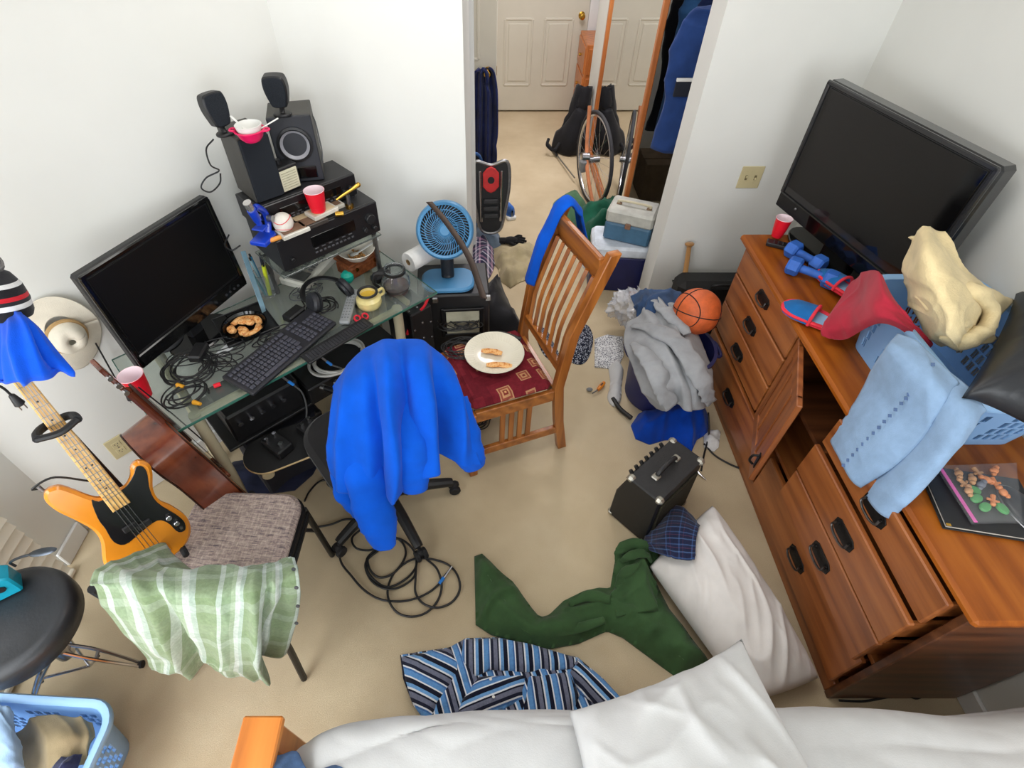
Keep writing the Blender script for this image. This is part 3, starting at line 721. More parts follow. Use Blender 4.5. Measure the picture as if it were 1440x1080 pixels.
def pillow(corners, thick, nu=40, wr=(.006, 8, 1, 0, 2.5), pinch=.10, bottom=.35, up=None):
    """closed cushion between four corner points"""
    c = [np.array(p, float) for p in corners]; u = np.linspace(-1, 1, nu); U, Vv = np.meshgrid(u, u, indexing='ij')
    Up = U*(1-pinch*(1-Vv**2)*np.abs(U)**2*.0)-0; a, b = (U*(1-pinch*(1-Vv**2)**1.0*np.abs(U))+1)/2, (Vv*(1-pinch*(1-U**2)*np.abs(Vv))+1)/2
    B = (1-a)[..., None]*((1-b)[..., None]*c[0]+b[..., None]*c[3])+a[..., None]*((1-b)[..., None]*c[1]+b[..., None]*c[2])
    n = np.cross(c[1]-c[0], c[3]-c[0]); n /= np.linalg.norm(n)
    if n[2] < 0: n = -n
    if up is not None: n = np.array(up, float)
    pr = ((1-U**2)*(1-Vv**2)); pr = np.clip(pr, 0, 1)**.42
    w = wr[0]*wrinkle(U*.3, Vv*.3, wr[2], wr[3], wr[4], wr[1])*np.clip(pr*1.5, 0, 1)
    top = B+n*(thick*pr+w)[..., None]; bot = B-n*(thick*bottom*pr)[..., None]
    g = G(); m = nu*nu; fs = []
    for i in range(nu-1):
        for j in range(nu-1):
            p, q, r_, s = i*nu+j, (i+1)*nu+j, (i+1)*nu+j+1, i*nu+j+1; fs += [[p, q, r_, s], [m+p, m+s, m+r_, m+q]]
    g.add([tuple(p) for p in np.concatenate([top.reshape(-1, 3), bot.reshape(-1, 3)])], fs)
    bm = bmesh.new()
    return g
def weld(o, dist=.0002):
    bm = bmesh.new(); bm.from_mesh(o.data); bmesh.ops.remove_doubles(bm, verts=bm.verts, dist=dist); bmesh.ops.recalc_face_normals(bm, faces=bm.faces); bm.to_mesh(o.data); bm.free(); return o
LEATH = mat('black_leather', (34, 36, 40), .42, var=(8, .15), bump=(120, .15))
o = weld(pillow([Z(1352, 560, 1.10), (1.40, .82, 1.09), (1.66, .93, 1.12), Z(1430, 408, 1.10)], .11, wr=(.010, 9, 4, .6, 3)).build('leather_bag', LEATH, None, 180))
tag(o, 'puffy black leather bag lying across the right corner of the dresser basket', 'bag')
# ================================================================ slippers, book, zip bag, glasses case
SLR = mat('slipper_red', (224, 48, 66), .85, var=(20, .06)); SLB = cloth('slipper_blue', (30, 98, 160)); SLL = cloth('slipper_lightblue', (160, 196, 232))
def slipper(label, toe, heel, lift, roll):
    toe, heel = V(*toe), V(*heel); dd = heel-toe; L = dd.length
    x = dd.normalized(); y = V(0, 0, 1).cross(x).normalized(); z = x.cross(y)
    R = Matrix((x, y, z)).transposed() @ Matrix.Rotation(roll, 3, 'X')
    t = thing('slipper', label, 'slipper', toe, 0, 'red and blue slippers', rot=R.to_euler())
    ol = [(0, 0), (.012, .030), (.05, .045), (.12, .043), (.19, .034), (L, .030), (L+.015, 0), (L, -.028), (.19, -.032), (.12, -.040), (.05, -.044), (.012, -.030)]
    ol = [(p[0], p[1]) for p in crom([(a, b, 0) for a, b in ol], 40, True)]
    G().prism(ol, 0, .016, bev=.005).build('sole', SLR, t)
    G().prism([(a*.94+.006, b*.86) for a, b in ol], .016, .020, bev=.002).build('insole', SLL, t)
    nu, nv = 20, 16; P = np.zeros((nu, nv, 3))
    for i in range(nu):
        s = i/(nu-1); xx = -.002+s*.115; wy = np.interp(xx, [0, .012, .05, .12], [.010, .034, .048, .046]); hh = np.interp(s, [0, .3, 1], [.020, .040, .052])
        for j in range(nv):
            a = math.pi*j/(nv-1); P[i, j] = (xx, -wy*math.cos(a), .008+hh*math.sin(a)**.8)
    G().shell(P, .004).build('toe_cover', SLB, t, 60)
    G().tube([P[-1, j] for j in range(nv)], .006, 8).build('edge_binding', SLR, t)
    G().tube([(a, b, .020) for a, b in ol], .007, 6, closed=True).build('side_binding', SLR, t)
    return t
slipper('red edged blue slipper whose toe sticks out over the dresser front edge', Z(1100, 432, DH+.010), Z(1186, 470, DH+.012), 0, .1)
slipper('red edged blue slipper lying behind the other beside the dumbbells', Z(1150, 386, DH+.016), Z(1222, 438, DH+.016), 0, -.1)
bp = V(*Z(1330, 740, DH+.016)); bk_ = thing('black_folder', 'black folder lying under the zip bag on the oak dresser', 'folder', (bp.x, bp.y, DH+.001), math.radians(-11))
G().box((.130, .100, .002), (.26, .20, .003), .001).box((.130, .100, .017), (.26, .20, .003), .001).build('cover', BLK, bk_)
G().box((.132, .100, .0095), (.250, .19, .012), .001).build('pages', mat('page_edges', (190, 186, 176), .8), bk_)
G().box((.006, .004, .0195), (.012, .008, .002), .0008).build('metal_corner', BRASS, bk_)
zb0 = DH+.020
zc = [Z(1311, 656, zb0), Z(1364, 739, zb0), Z(1436, 738, zb0), Z(1428, 652, zb0)]
BAGM = mat('clear_bag_film', (238, 240, 242), .12, alpha=.07, var=(20, .02), spec=.6)
zb = thing('zip_bag', 'clear zip bag with a pink seal full of toy pieces on the folder', 'bag', tuple(np.mean(np.array(zc), 0)))
zl = [tuple(np.array(p)-np.mean(np.array(zc), 0)) for p in zc]
o = weld(pillow([(p[0], p[1], .006) for p in zl], .026, 30, (.003, 20, 2, 0, 2.5), .02, .15).build('bag_film', BAGM, zb, 180))
a, b = V(*zl[0]), V(*zl[1]); off = V(.012, .004, .010)
G().slab(a+off, b+off, .010, .003, .001).build('zip_strip', mat('pink_seal', (226, 96, 178), .4), zb)
TOY = {'tan': mat('toy_tan', (206, 152, 104), .5), 'orange': mat('toy_orange', (226, 140, 84), .5), 'green': mat('toy_green', (84, 160, 92), .5), 'grey': mat('toy_grey', (120, 124, 136), .5)}
toys = [(1345, 668, 'tan', 0), (1353, 681, 'tan', 1), (1374, 668, 'tan', 1), (1384, 676, 'orange', 0), (1396, 664, 'orange', 0), (1398, 682, 'orange', 1), (1378, 684, 'grey', 0), (1368, 690, 'green', 2), (1372, 702, 'green', 2),
        (1384, 714, 'green', 2), (1394, 706, 'orange', 1), (1408, 716, 'green', 2), (1360, 692, 'tan', 0), (1408, 694, 'orange', 0), (1364, 676, 'tan', 0)]
proto = {}
TOYL = ['tan toy piece nearest the top end of the pink seal in the zip bag', 'tan toy figure second down beside the pink seal', 'tan toy figure at the top middle of the zip bag', 'orange toy lump below the top edge of the zip bag', 'orange toy lump nearest the top right corner of the zip bag',
        'orange toy figure at the right of the grey one in the zip bag', 'grey toy figure in the middle of the zip bag', 'green toy disc highest in the zip bag', 'green toy disc just below the highest green one', 'green toy disc at the bottom middle of the zip bag', 'orange toy figure between the lower green discs',
        'green toy disc nearest the glasses case in the zip bag', 'tan toy lump left of the highest green disc', 'orange toy lump at the right above the green disc by the glasses case', 'tan toy lump left of the grey figure in the zip bag']
for (px, py, colr, kind) in toys:
    q = Z(px, py, DH+.024)
    key = (colr, kind)
    if key not in proto:
        g = G()
        if kind == 0: g.ball((0, 0, .007), (.010, .008, .007), 10, 6).ball((.010, .004, .008), .006, 8, 5).ball((-.008, -.006, .006), (.006, .005, .005), 8, 5)
        elif kind == 1: g.cyl((0, -.012, .005), (0, .010, .005), .005, .004, 8).ball((0, .013, .006), .0055, 8, 5).cyl((-.011, 0, .005), (.011, .003, .005), .003, n=6)
        else: g.lathe([(0, 0), (.013, 0), (.014, .003), (.012, .007), (0, .008)], 16, sy=.7)
        o = g.build('toy_piece', TOY[colr], None); proto[key] = o
    else: o = proto[key].copy(); COL.objects.link(o)
    o.location = q; o.scale = (1.3, 1.3, 1.2); o.rotation_euler = (0, 0, random.random()*6); ti = toys.index((px, py, colr, kind))
    tag(o, TOYL[ti], 'toy', 'toy pieces in the zip bag')
cp = Z(1439, 727, DH+.004)
gc = thing('glasses_case', 'dark grey rounded glasses case with a silver edge beside the zip bag', 'case', (cp[0], cp[1], DH+.0015), math.radians(98))
for zz, n_ in ((.018, 'case_bottom'), (.018, 'case_lid')):
    s = -1 if n_ == 'case_bottom' else 1
    G().ball((0, 0, .018+s*.001), (.090, .043, .018), 28, 12).build(n_, mat('case_grey', (52, 54, 58), .35, var=(5, .1)), gc)
g = G().tube([(.091*math.cos(a), .044*math.sin(a), .018) for a in np.linspace(0, 2*math.pi, 41)[:-1]], .0025, 6, closed=True); g.build('metal_edge', STEEL, gc)
# ================================================================ bed
OAKB = wood('bed_oak', (170, 92, 32), (206, 122, 46), (222, 142, 62), 1, .8, .35)
bd = thing('oak_bed', 'orange oak bed whose footboard rail ends beside the white sheet', 'bed', (.55, -.65, 0))
G().box((-1.075, -.02, .665), (.095, 1.92, .024), .004).build('rail_cap', OAKB, bd); G().box((-1.062, -.02, .35), (.03, 1.88, .60), .004).build('footboard', OAKB, bd)
for y in (.90, -.94): G().box((-1.064, y, .325), (.06, .06, .65), .005).build('post', OAKB, bd)
for y in (.88, -.93): G().box((.0, y, .25), (2.1, .03, .18), .004).build('side_rail', OAKB, bd)
G().box((1.03, -.02, .45), (.03, 1.9, .9), .004).build('headboard', OAKB, bd)
MTW = cloth('mattress_white', (208, 208, 206), .03, 300)
o = G().box((.56, -.66, .455), (2.0, 1.80, .28), .05).build('mattress', MTW, None); tag(o, 'white mattress on the oak bed under the sheet', 'mattress')
xs = np.array([-.47, -.44, -.36, -.2, 0, .3, .6, .9, 1.2, 1.45, 1.545]); prof = [(.305, .30), (.318, .42), (.316, .53), (.295, .600), (.24, .622), (.1, .63), (-.3, .63), (-.9, .63), (-1.5, .62)]
rows = []
for x in xs:
    k = np.clip((x+.47)/.22, 0, 1); inn = (1-k**.5)*.11
    rows.append([(x, y-(inn if y > .2 else 0)+.012*math.sin(x*9+y), z-(0.0 if x > -.40 else .035)) for (y, z) in prof])
P, su, sv = surf(rows, 110, 90, (.006, 6, 8, 1.2, 3.5))
o = G().shell(P, .012).build('bed_sheet', WHITEC, None, 180); tag(o, 'white bed sheet spread over the mattress at the bottom of the view', 'bed sheet')
o = weld(pillow([Z(800, 1000, .665), (.20, -.10, .70), (.80, .00, .70), Z(1043, 898, .72)], .12, 56, (.014, 7, 6, .4, 2.5), .10, .18).build('pillow', WHITEC, None, 180))
tag(o, 'plump white pillow on the bed with a corner pointing at the floor pillow', 'pillow', 'white pillows')
g = G(); heap(g, fl([(352, 1082), (366, 1066), (392, 1060), (414, 1054), (424, 1072), (436, 1084), (470, 1074), (484, 1090), (440, 1130), (350, 1130)], .66), .638, .05, .05, (.014, 12, 9, .4, 2.5), smooth_n=60)
tag(g.build('denim_shirt', DENIMD, None, 180), 'blue denim shirt crumpled on the bed beside the oak rail', 'shirt')
# ================================================================ glass corner desk
FLx, FLy, DRZ = -.993, 1.10, math.radians(42.5)
dm = Matrix.Translation((FLx, FLy, 0)) @ Matrix.Rotation(DRZ, 4, 'Z')
def D(x, y, z): return dm @ V(x, y, z)                       # desk frame: x along the front edge, y towards the wall
def dl_(p): q = dm.inverted() @ V(*p); return (q.x, q.y, q.z)
dk = thing('glass_desk', 'glass topped corner desk with cream tube legs against the left wall', 'desk', (FLx, FLy, 0), DRZ)
DW, DDp, DZ = 1.08, .50, .755
gt = G().box((DW/2-.035, DDp/2, DZ-.006), (DW+.07, DDp, .010), .002).build('glass_top', GLASS, dk)
g = G()
for (a, b) in (((-.07, 0), (DW, 0)), ((DW, 0), (DW, DDp)), ((DW, DDp), (-.07, DDp)), ((-.07, DDp), (-.07, 0))):
    g.slab((a[0], a[1], DZ-.006), (b[0], b[1], DZ-.006), .003, .0105, .001)
g.build('glass_edge', GEDGE, gt)
for (x, y) in ((.05, .045), (.90, .045), (.07, .46), (1.02, .46)):
    G().tube([(x-(.02 if x < .5 else -.02), y-(.03 if y < .3 else 0), .012), (x, y, .35), (x, y, DZ-.018)], .021, 14, smooth=10).build('leg', CREAM, dk)
g = G().tube([(.05, .045, DZ-.03), (.5, .045, DZ-.03), (.90, .045, DZ-.03)], .015, 10).build('front_rail', CREAM, dk)
for x in (.06, .96): G().tube([(x, .05, DZ-.03), (x, .46, DZ-.03)], .013, 10).build('cross_rail', CREAM, dk)
G().box((.52, .26, .44), (.86, .34, .014), .003).build('lower_shelf', mat('shelf_black', (28, 28, 30), .5), dk)
# raised shelf with the receivers
SZ = .945
rs_ = [(.54, .22), (1.03, .22), (1.03, .49), (.54, .49)]
sh = G().box((.785, .378, SZ-.006), (.45, .235, .008), .002).build('raised_shelf', GLASS, dk)
for x in (.58, .99):
    for y in ((.45,) if x < .7 else (.29, .45)): G().cyl((x, y, DZ), (x, y, SZ-.01), .011, n=10).build('shelf_post', STEEL, dk)
# monitor
mon0 = dl_((-1.17, 1.24, 0)); mon1 = dl_((-.955, 1.735, 0))
a, b = V(-1.178, 1.292), V(-.962, 1.785); mx = (b-a).normalized(); mid = (a+b)/2
mo = thing('monitor', 'wide black computer monitor standing at the back of the glass desk', 'monitor', (mid.x, mid.y, DZ), math.atan2(mx.y, mx.x))
hw = (b-a).length/2; m0, m1 = .075, .455
tl = Matrix.Rotation(math.radians(-4), 4, 'X')
Mt = Matrix.Translation((0, 0, m0)) @ tl
G().box((0, .020, (m1-m0)/2), (hw*2, .036, m1-m0), .008, Mt).box((0, .05, (m1-m0)/2), (hw*1.2, .05, (m1-m0)*.6), .02, Mt).build('housing', BLK, mo)
G().box((0, .001, (m1-m0)/2+.018), (hw*2-.05, .004, m1-m0-.085), .001, Mt).build('screen', mat('monitor_screen', (11, 11, 12), .38, spec=.3, var=(2, .05)), mo)
g = G(); g.box((0, -.001, m1-m0-.010), (hw*2-.008, .012, .016), .004, Mt).box((0, -.001, .028), (hw*2-.008, .012, .050), .004, Mt)
for s in (-1, 1): g.box((s*(hw-.011), -.001, (m1-m0)/2), (.018, .012, m1-m0-.02), .004, Mt)
g.build('bezel', BLKG, mo); g = G()
for i in range(4): g.cyl(Mt @ V(hw-.05-.022*i, -.006, .026), Mt @ V(hw-.05-.022*i, -.010, .026), .005, n=10)
g.build('buttons', DGREY, mo)
G().box((0, .05, .06), (.06, .035, .13), .006).build('stand_neck', BLK, mo)
g = G(); g.prism([(.13*math.cos(t_), .03+.09*math.sin(t_)) for t_ in np.linspace(0, 2*math.pi, 29)[:-1]], .001, .014, bev=.005); g.build('stand_base', BLKG, mo)
# keyboard
k0, k1, k2 = V(*Z(311, 534, DZ+.012)), V(*Z(431, 438, DZ+.012)), V(*Z(355.5, 556, DZ+.012))
kx = (k1-k0).normalized(); kb = thing('keyboard', 'black computer keyboard at the front of the glass desk', 'keyboard', (k2.x, k2.y, DZ+.001), math.atan2(kx.y, kx.x))
KL, KD = .440, .150
Mk = Matrix.Rotation(math.radians(4), 4, 'X')
G().box((KL/2, KD/2, .010), (KL, KD, .018), .005, Mk).build('keyboard_case', mat('keyboard_black', (34, 34, 40), .5, var=(20, .1)), kb)
KEYM = mat('key_grey', (66, 66, 76), .45, var=(60, .15)); g = G()
for r in range(6):
    y = .020+r*.0195+(.006 if r == 5 else 0); x = .012
    wds = [.0165]*14+[.026] if r not in (0,) else [.022, .022, .022, .115, .022, .022, .022]
    for w_ in wds:
        if x+w_ > .292: break
        g.box((x+w_/2, y, .022), (w_-.003, .0160, .008), .0025, Mk); x += w_+.0005
    for xx in (.305, .323, .341): g.box((xx, y, .022), (.015, .016, .008), .0025, Mk)
    if r < 5:
        for xx in (.368, .386, .404, .422): g.box((xx, y, .022), (.015, .016, .008), .0025, Mk)
o = g.build('keys', KEYM, kb); o['kind'] = 'stuff'
# second black keyboard tray under its front edge
q0 = D(.30, .03, DZ+.001)
# ---------------------------------------------------------------- receivers and loudspeakers
def comp(name, label, cat, p, w, dp, h, zt, knobs, disp, face=None):
    t = thing(name, label, cat, D(p[0], p[1], zt), DRZ)
    G().box((w/2, dp/2+.006, h/2+.008), (w, dp, h), .003).build('case', mat('amp_case', (44, 44, 46), .5, var=(20, .12)), t)
    fp = G().box((w/2, .003, h/2+.008), (w, .012, h-.004), .003).build('front_panel', mat('amp_front', (24, 24, 27), .32), t)
    G().box((w*.52, -.004, h*.62), (w*disp, .004, h*.34), .001).build('display', BLKG, fp)
    g = G()
    for i in range(int(w*disp/.018)): g.box((w*(.52-disp/2)+.01+i*.018, -.0045, h*.28), (.011, .006, .007), .001)
    for i in range(int(w*disp/.03)): g.box((w*(.52-disp/2)+.014+i*.03, -.0045, h*.40), (.016, .005, .004), .001)
    g.build('buttons', mat('amp_button', (70, 70, 74), .4), fp)
    for (x, z, r) in knobs: G().cyl((w*x, 0, h*z), (w*x, -.018, h*z), r, r*.9, 20, bev=.002).build('knob', BLK, fp)
    for x in (.06, .94):
        for y in (.08, .92): G().cyl((w*x, dp*y, 0), (w*x, dp*y, .010), .014, n=12).build('foot', RUB, t)
    return t
comp('stereo_receiver', 'wide black stereo receiver on the raised glass shelf, under the tape deck', 'receiver', (.575, .265), .435, .235, .135, SZ+.002, [(.90, .62, .022), (.83, .34, .010), (.93, .30, .010), (.09, .40, .008)], .44)
comp('tape_deck', 'black tape deck stacked on the stereo receiver under both loudspeakers', 'stereo deck', (.565, .345), .415, .150, .088, SZ+.144, [(.92, .55, .010), (.85, .5, .008)], .62)
ZT = SZ+.144+.098
SPKM = mat('speaker_side', (66, 64, 60), .55, var=(10, .1)); GRILL = speckle('speaker_cloth', [(0, (30, 33, 38)), (.5, (40, 44, 50))], 500, .95)
s1 = thing('bookshelf_speaker', 'black bookshelf speaker with dark cloth grille under the pink bowl', 'speaker', D(.59, .372, ZT), DRZ, 'bookshelf speakers')
SPH = .225
G().box((.054, .075, SPH/2+.002), (.108, .15, SPH), .003).build('cabinet', SPKM, s1); G().box((.054, -.008, SPH/2+.002), (.103, .016, SPH-.008), .004).build('grille', GRILL, s1)
s2 = thing('bookshelf_speaker', 'black bookshelf speaker showing its bare round woofer', 'speaker', (-.751, 1.927, ZT), math.radians(13), 'bookshelf speakers')
SP2 = .235
G().box((.075, .070, SP2/2+.002), (.15, .14, SP2), .003).build('cabinet', SPKM, s2); fp = G().box((.075, -.004, SP2/2+.002), (.15, .010, SP2), .003).build('front_baffle', mat('baffle', (40, 42, 48), .45), s2)
Rw = Matrix.Translation((.075, -.009, SP2*.60)) @ Matrix.Rotation(math.pi/2, 4, 'X')
G().lathe([(.060, -.002), (.062, .006), (.054, .008), (.050, .003)], 36, Rw).build('woofer_ring', BLK, fp)
G().lathe([(.051, .005), (.044, .000), (.022, -.022), (.018, -.020), (.014, -.008), (0, -.004)], 36, Rw @ Matrix.Translation((0, 0, .003))).build('woofer_cone', mat('cone_grey', (150, 150, 156), .4), fp)
G().box((.075, -.010, SP2*.16), (.11, .006, .045), .003).build('port_panel', BLKG, fp)
ZS = ZT+SPH+.003; ZS2 = ZT+SP2+.003
def satellite(label, px, py, rz, tilt, zs):
    q = Z(px, py, zs); t = thing('satellite_speaker', label, 'speaker', (q[0], q[1], zs+.001), rz, 'small satellite speakers'); k = .70
    G().prism([(k*.045*math.cos(a), k*.035*math.sin(a)) for a in np.linspace(0, 2*math.pi, 25)[:-1]], 0, .010, bev=.003).build('foot', BLK, t)
    G().tube([(0, 0, .006), (0, .010, .02), (0, .006, .036)], .009, 10).build('stem', BLK, t)
    Mx = Matrix.Translation((0, -.004, .030)) @ Matrix.Rotation(math.radians(tilt), 4, 'X')
    ol = [(-.022, 0), (.022, 0), (.034, .03), (.042, .08), (.038, .125), (.022, .137), (-.022, .137), (-.038, .125), (-.042, .08), (-.034, .03)]
    ol = [(k*1.32*p[0], k*1.02*p[1]) for p in crom([(a, b, 0) for a, b in ol], 40, True)]
    R = Mx @ Matrix(((1, 0, 0, 0), (0, 0, 1, 0), (0, 1, 0, 0), (0, 0, 0, 1)))
    G().prism(ol, -.010, .034, R, bev=.006).build('shell', BLK, t)
    G().prism([(a*.9, b*.94+.003) for a, b in ol], -.014, -.008, R, bev=.003).build('grille', GRILL, t)
satellite('small oval satellite speaker on the left corner of the stereo stack', 318, 190, DRZ+.15, -8, ZS)
satellite('small oval satellite speaker on the speaker with the bare woofer', 398, 163, .05, 4, ZS2)
# bowls on the grille speaker
PINK = mat('pink_plastic', (236, 22, 96), .3)
q = Z(353, 190, ZS+.02)
KB = .66
pb = thing('mixing_bowl', 'bright pink plastic bowl on top of the stereo speakers', 'bowl', (q[0], q[1], ZS+.001))
G().lathe([(0, 0), (.030, 0), (.038, .004), (.055, .022), (.068, .052), (.074, .054), (.074, .057), (.066, .058), (.052, .026), (.034, .008), (0, .005)], 36).build('bowl_body', PINK, pb)
for s in (-1, 1): G().tube([(s*.068, -.018, .054), (s*.092, -.012, .055), (s*.092, .012, .055), (s*.068, .018, .054)], .005, 8, smooth=14).build('handle', PINK, pb)
pb.scale = (KB, KB, KB)
wb = thing('bowl', 'white bowl nested in the pink bowl on the stereo speakers', 'bowl', (q[0], q[1], ZS+.012)); wb.scale = (KB, KB, KB)
G().lathe([(0, 0), (.028, 0), (.040, .006), (.056, .036), (.062, .062), (.0635, .063), (.060, .064), (.052, .036), (.036, .012), (0, .008)], 36).build('bowl_body', WHT, wb)
for (a, r0, L) in ((2.5, .05, .085), (.35, .05, .10)):
    t = thing('spoon', 'white spoon sticking out to the left of the white bowl' if a > 1 else 'white spoon sticking out to the right of the white bowl', 'spoon', (q[0], q[1], ZS+.030), a, 'white plastic spoons'); t.scale = (KB, KB, KB)
    G().slab((.03, 0, .0), (.045+L, 0, .045), .012, .004, .0015).build('spoon_handle', WHT, t); G().ball((.015, 0, -.008), (.022, .014, .006), 16, 8).build('spoon_bowl', WHT, t)
# little beige fronted box between the speakers, cups, microscope, ball, tapes
q = Z(411, 268, ZT+.002)
rb = thing('small_radio', 'little black radio with a beige front between the two speakers', 'radio', (q[0], q[1], ZT+.001), DRZ+.1)
G().box((0, .025, .048), (.088, .055, .092), .004).build('radio_case', BLK, rb); G().box((0, -.004, .046), (.074, .006, .074), .002).build('radio_front', mat('beige_plastic', (206, 202, 176), .5), rb)
g = G()
for i in range(7): g.box((0, -.0075, .020+i*.009), (.060, .002, .002), .0006)
g.build('slots', mat('beige_dark', (160, 156, 132), .6), rb); G().cyl((-.01, .03, .094), (-.01, .03, .112), .010, n=14).build('knob', BLK, rb)
ZR = SZ+.144
cq = Z(450, 304, ZR+.012)
cup('red plastic cup on a cassette case in front of the stereo deck', (cq[0], cq[1], ZR+.020))
CASM = mat('cassette_clear', (206, 202, 190), .2, coat=.5); CASD = mat('cassette_black', (60, 54, 50), .4)
for i, (px, py, rz, lab) in enumerate(((462, 292, .35, 'white cassette case under the red cup on the receiver'), (428, 306, .25, 'smoky cassette case lying left of the cup on the receiver'), (438, 313, .30, 'cassette case with a beige card near the receiver front'), (454, 304, .4, 'cassette case overlapping the others before the red cup'), (412, 325, .3, 'cassette case beside the white ball at the receiver edge'))):
    q = Z(px, py, ZR+.006); t = thing('cassette_case', lab, 'cassette', (q[0], q[1], ZR+.001+(.0 if i != 3 else .018)), DRZ+rz-.3, 'cassette cases on the receiver')
    G().box((0, 0, .008), (.108, .068, .016), .002).build('case', CASM if i in (0, 3, 4) else CASD, t)
    G().box((0, 0, .0168), (.090, .050, .0012), .0004).build('paper_card', mat('card_'+('beige' if i % 2 else 'brown'), (196, 176, 140) if i % 2 else (120, 92, 72), .7), t)
    G().box((-.051, 0, .008), (.004, .066, .015), .001).build('spine', WHT, t)
q = Z(402, 326, ZR); bq = G().ball((q[0], q[1], ZR+.038), .0365, 24, 16).build('baseball', mat('ball_white', (228, 222, 212), .6), None)
tag(bq, 'white baseball resting beside the blue microscope', 'ball')
for s in (-1, 1):
    pts = []
    for k in range(40):
        a = 2*math.pi*k/40; p = V(math.cos(a)*.9, math.sin(a)*.9, s*.44+.18*math.cos(2*a)*s); p.normalize(); pts.append(p*.0368+V(0, 0, .038))
    o = G().tube(pts, .0012, 5, closed=True).build('seam', RED, bq, origin=(0, 0, .0015)); 
MBL = mat('microscope_blue', (18, 62, 190), .3, coat=.4)
q = Z(373, 338, ZR)
ms = thing('microscope', 'toy blue microscope with silver eyepiece at the front of the receiver', 'microscope', (q[0], q[1], ZR+.001), DRZ-1.0); ms.scale = (.88, .88, .95)
g = G(); g.prism([(-.035, -.05), (.035, -.05), (.038, .03), (.02, .05), (-.02, .05), (-.038, .03)], 0, .018, bev=.004); g.build('foot', MBL, ms)
G().tube([(0, .035, .015), (0, .052, .05), (0, .05, .09), (0, .02, .125), (0, 0, .13)], .013, 10, smooth=24).build('arm', MBL, ms)
G().box((0, -.005, .055), (.052, .046, .007), .003).build('stage', MBL, ms)
G().cyl((0, -.005, .085), (0, -.020, .135), .016, .018, 16).cyl((0, -.002, .068), (0, -.006, .088), .012, n=12).build('barrel', MBL, ms)
G().cyl((0, -.020, .135), (0, -.030, .168), .014, .016, 16).build('eyepiece', mat('eyepiece_silver', (206, 204, 202), .25, .8), ms)
for s in (-1, 1): G().cyl((s*.012, .045, .07), (s*.035, .045, .07), .014, n=14).build('focus_knob', STEEL, ms)
a, b = V(*Z(378, 339, ZR+.009)), V(*Z(401, 331, ZR+.009))
o = thing('wooden_handle', 'orange wooden tool handle lying before the microscope', 'tool', tuple((a+b)/2)); av = (b-a)/2
G().tube([-av, -av*.6, av*.2, av], [.006, .0085, .0085, .006], 10).build('grip', mat('handle_orange', (224, 148, 62), .4), o); G().cyl(av, av*1.5, .003, n=8).build('shank', STEEL, o)
q = Z(492, 291, ZR+.004)
tp = thing('pipe_cutter', 'brass and steel hand tool standing at the right end of the receiver', 'tool', (q[0], q[1], ZR+.001), DRZ)
G().cyl((0, 0, .0), (0, 0, .055), .008, n=12).build('shaft', STEEL, tp); g = G().tube([(-.05, 0, .050), (-.02, 0, .058), (.02, 0, .066), (.05, 0, .074)], [.004, .006, .006, .009], 10); g.build('cross_bar', BRASS, tp)
G().ball((.053, 0, .075), .010, 12, 8).build('end_knob', BRASS, tp); G().cyl((0, 0, 0), (0, 0, .012), .016, n=14).build('base', BRASS, tp)
q = Z(478, 304, ZR+.004); o = G().cyl((q[0]-.015, q[1], ZR+.012), (q[0]+.015, q[1]+.006, ZR+.012), .010, n=14).build('brass_fitting', BRASS, None); tag(o, 'small brass fitting lying beside the hand tool on the receiver', 'fitting')
# ---------------------------------------------------------------- on the desk
q = Z(345, 462, DZ+.003)
tr = thing('serving_tray', 'square black tray under the pizza bowl on the glass desk', 'tray', (q[0], q[1], DZ+.001), DRZ-.1)
G().box((.01, .02, .004), (.20, .20, .006), .002).build('tray_base', BLK, tr)
g = G()
for s in (-1, 1): g.box((.01, .02+s*.098, .009), (.20, .005, .012), .002).box((.01+s*.098, .02, .009), (.005, .20, .012), .002)
g.build('tray_rim', BLK, tr)
q = Z(344, 458, DZ+.03)
pw = thing('pan', 'round black pan of leftover pizza crusts on the black tray', 'pan', (q[0], q[1], DZ+.009))
G().lathe([(0, 0), (.062, 0), (.070, .004), (.082, .026), (.085, .028), (.085, .030), (.080, .029), (.068, .008), (0, .005)], 40).build('pan_body', BLKG, pw)
CRUST = speckle('pizza_crust', [(.3, (150, 78, 34)), (.42, (216, 140, 74)), (.55, (240, 194, 132)), (.66, (196, 96, 40)), (.75, (246, 214, 170))], 60, .7, 'soft', bump=.6)
for i, (pts, lab) in enumerate((([(-.055, .01), (-.035, .04), (0, .052), (.035, .045), (.055, .02)], 'long curved pizza crust at the rim of the black pan'), ([(.052, .01), (.058, -.02), (.04, -.045), (.01, -.05)], 'pizza crust curving round the lower right of the black pan'),
                               ([(-.03, .02), (0, .025), (.03, .012)], 'short pizza crust across the middle of the black pan'), ([(-.02, -.01), (.01, -.03), (-.01, -.045)], 'bent pizza crust at the bottom of the black pan'), ([(-.056, .0), (-.05, -.022), (-.03, -.03)], 'pizza crust at the left rim of the black pan'))):
    P3 = [(q[0]+a*.95, q[1]+b*.95, DZ+.026+(.006 if i == 2 else 0)) for a, b in pts]
    tag(G().tube(P3, [.010, .016, .014, .016, .010], 10, smooth=16, flat=.7).build('pizza_crust', CRUST, None), lab, 'food', 'crusts in the black pan')
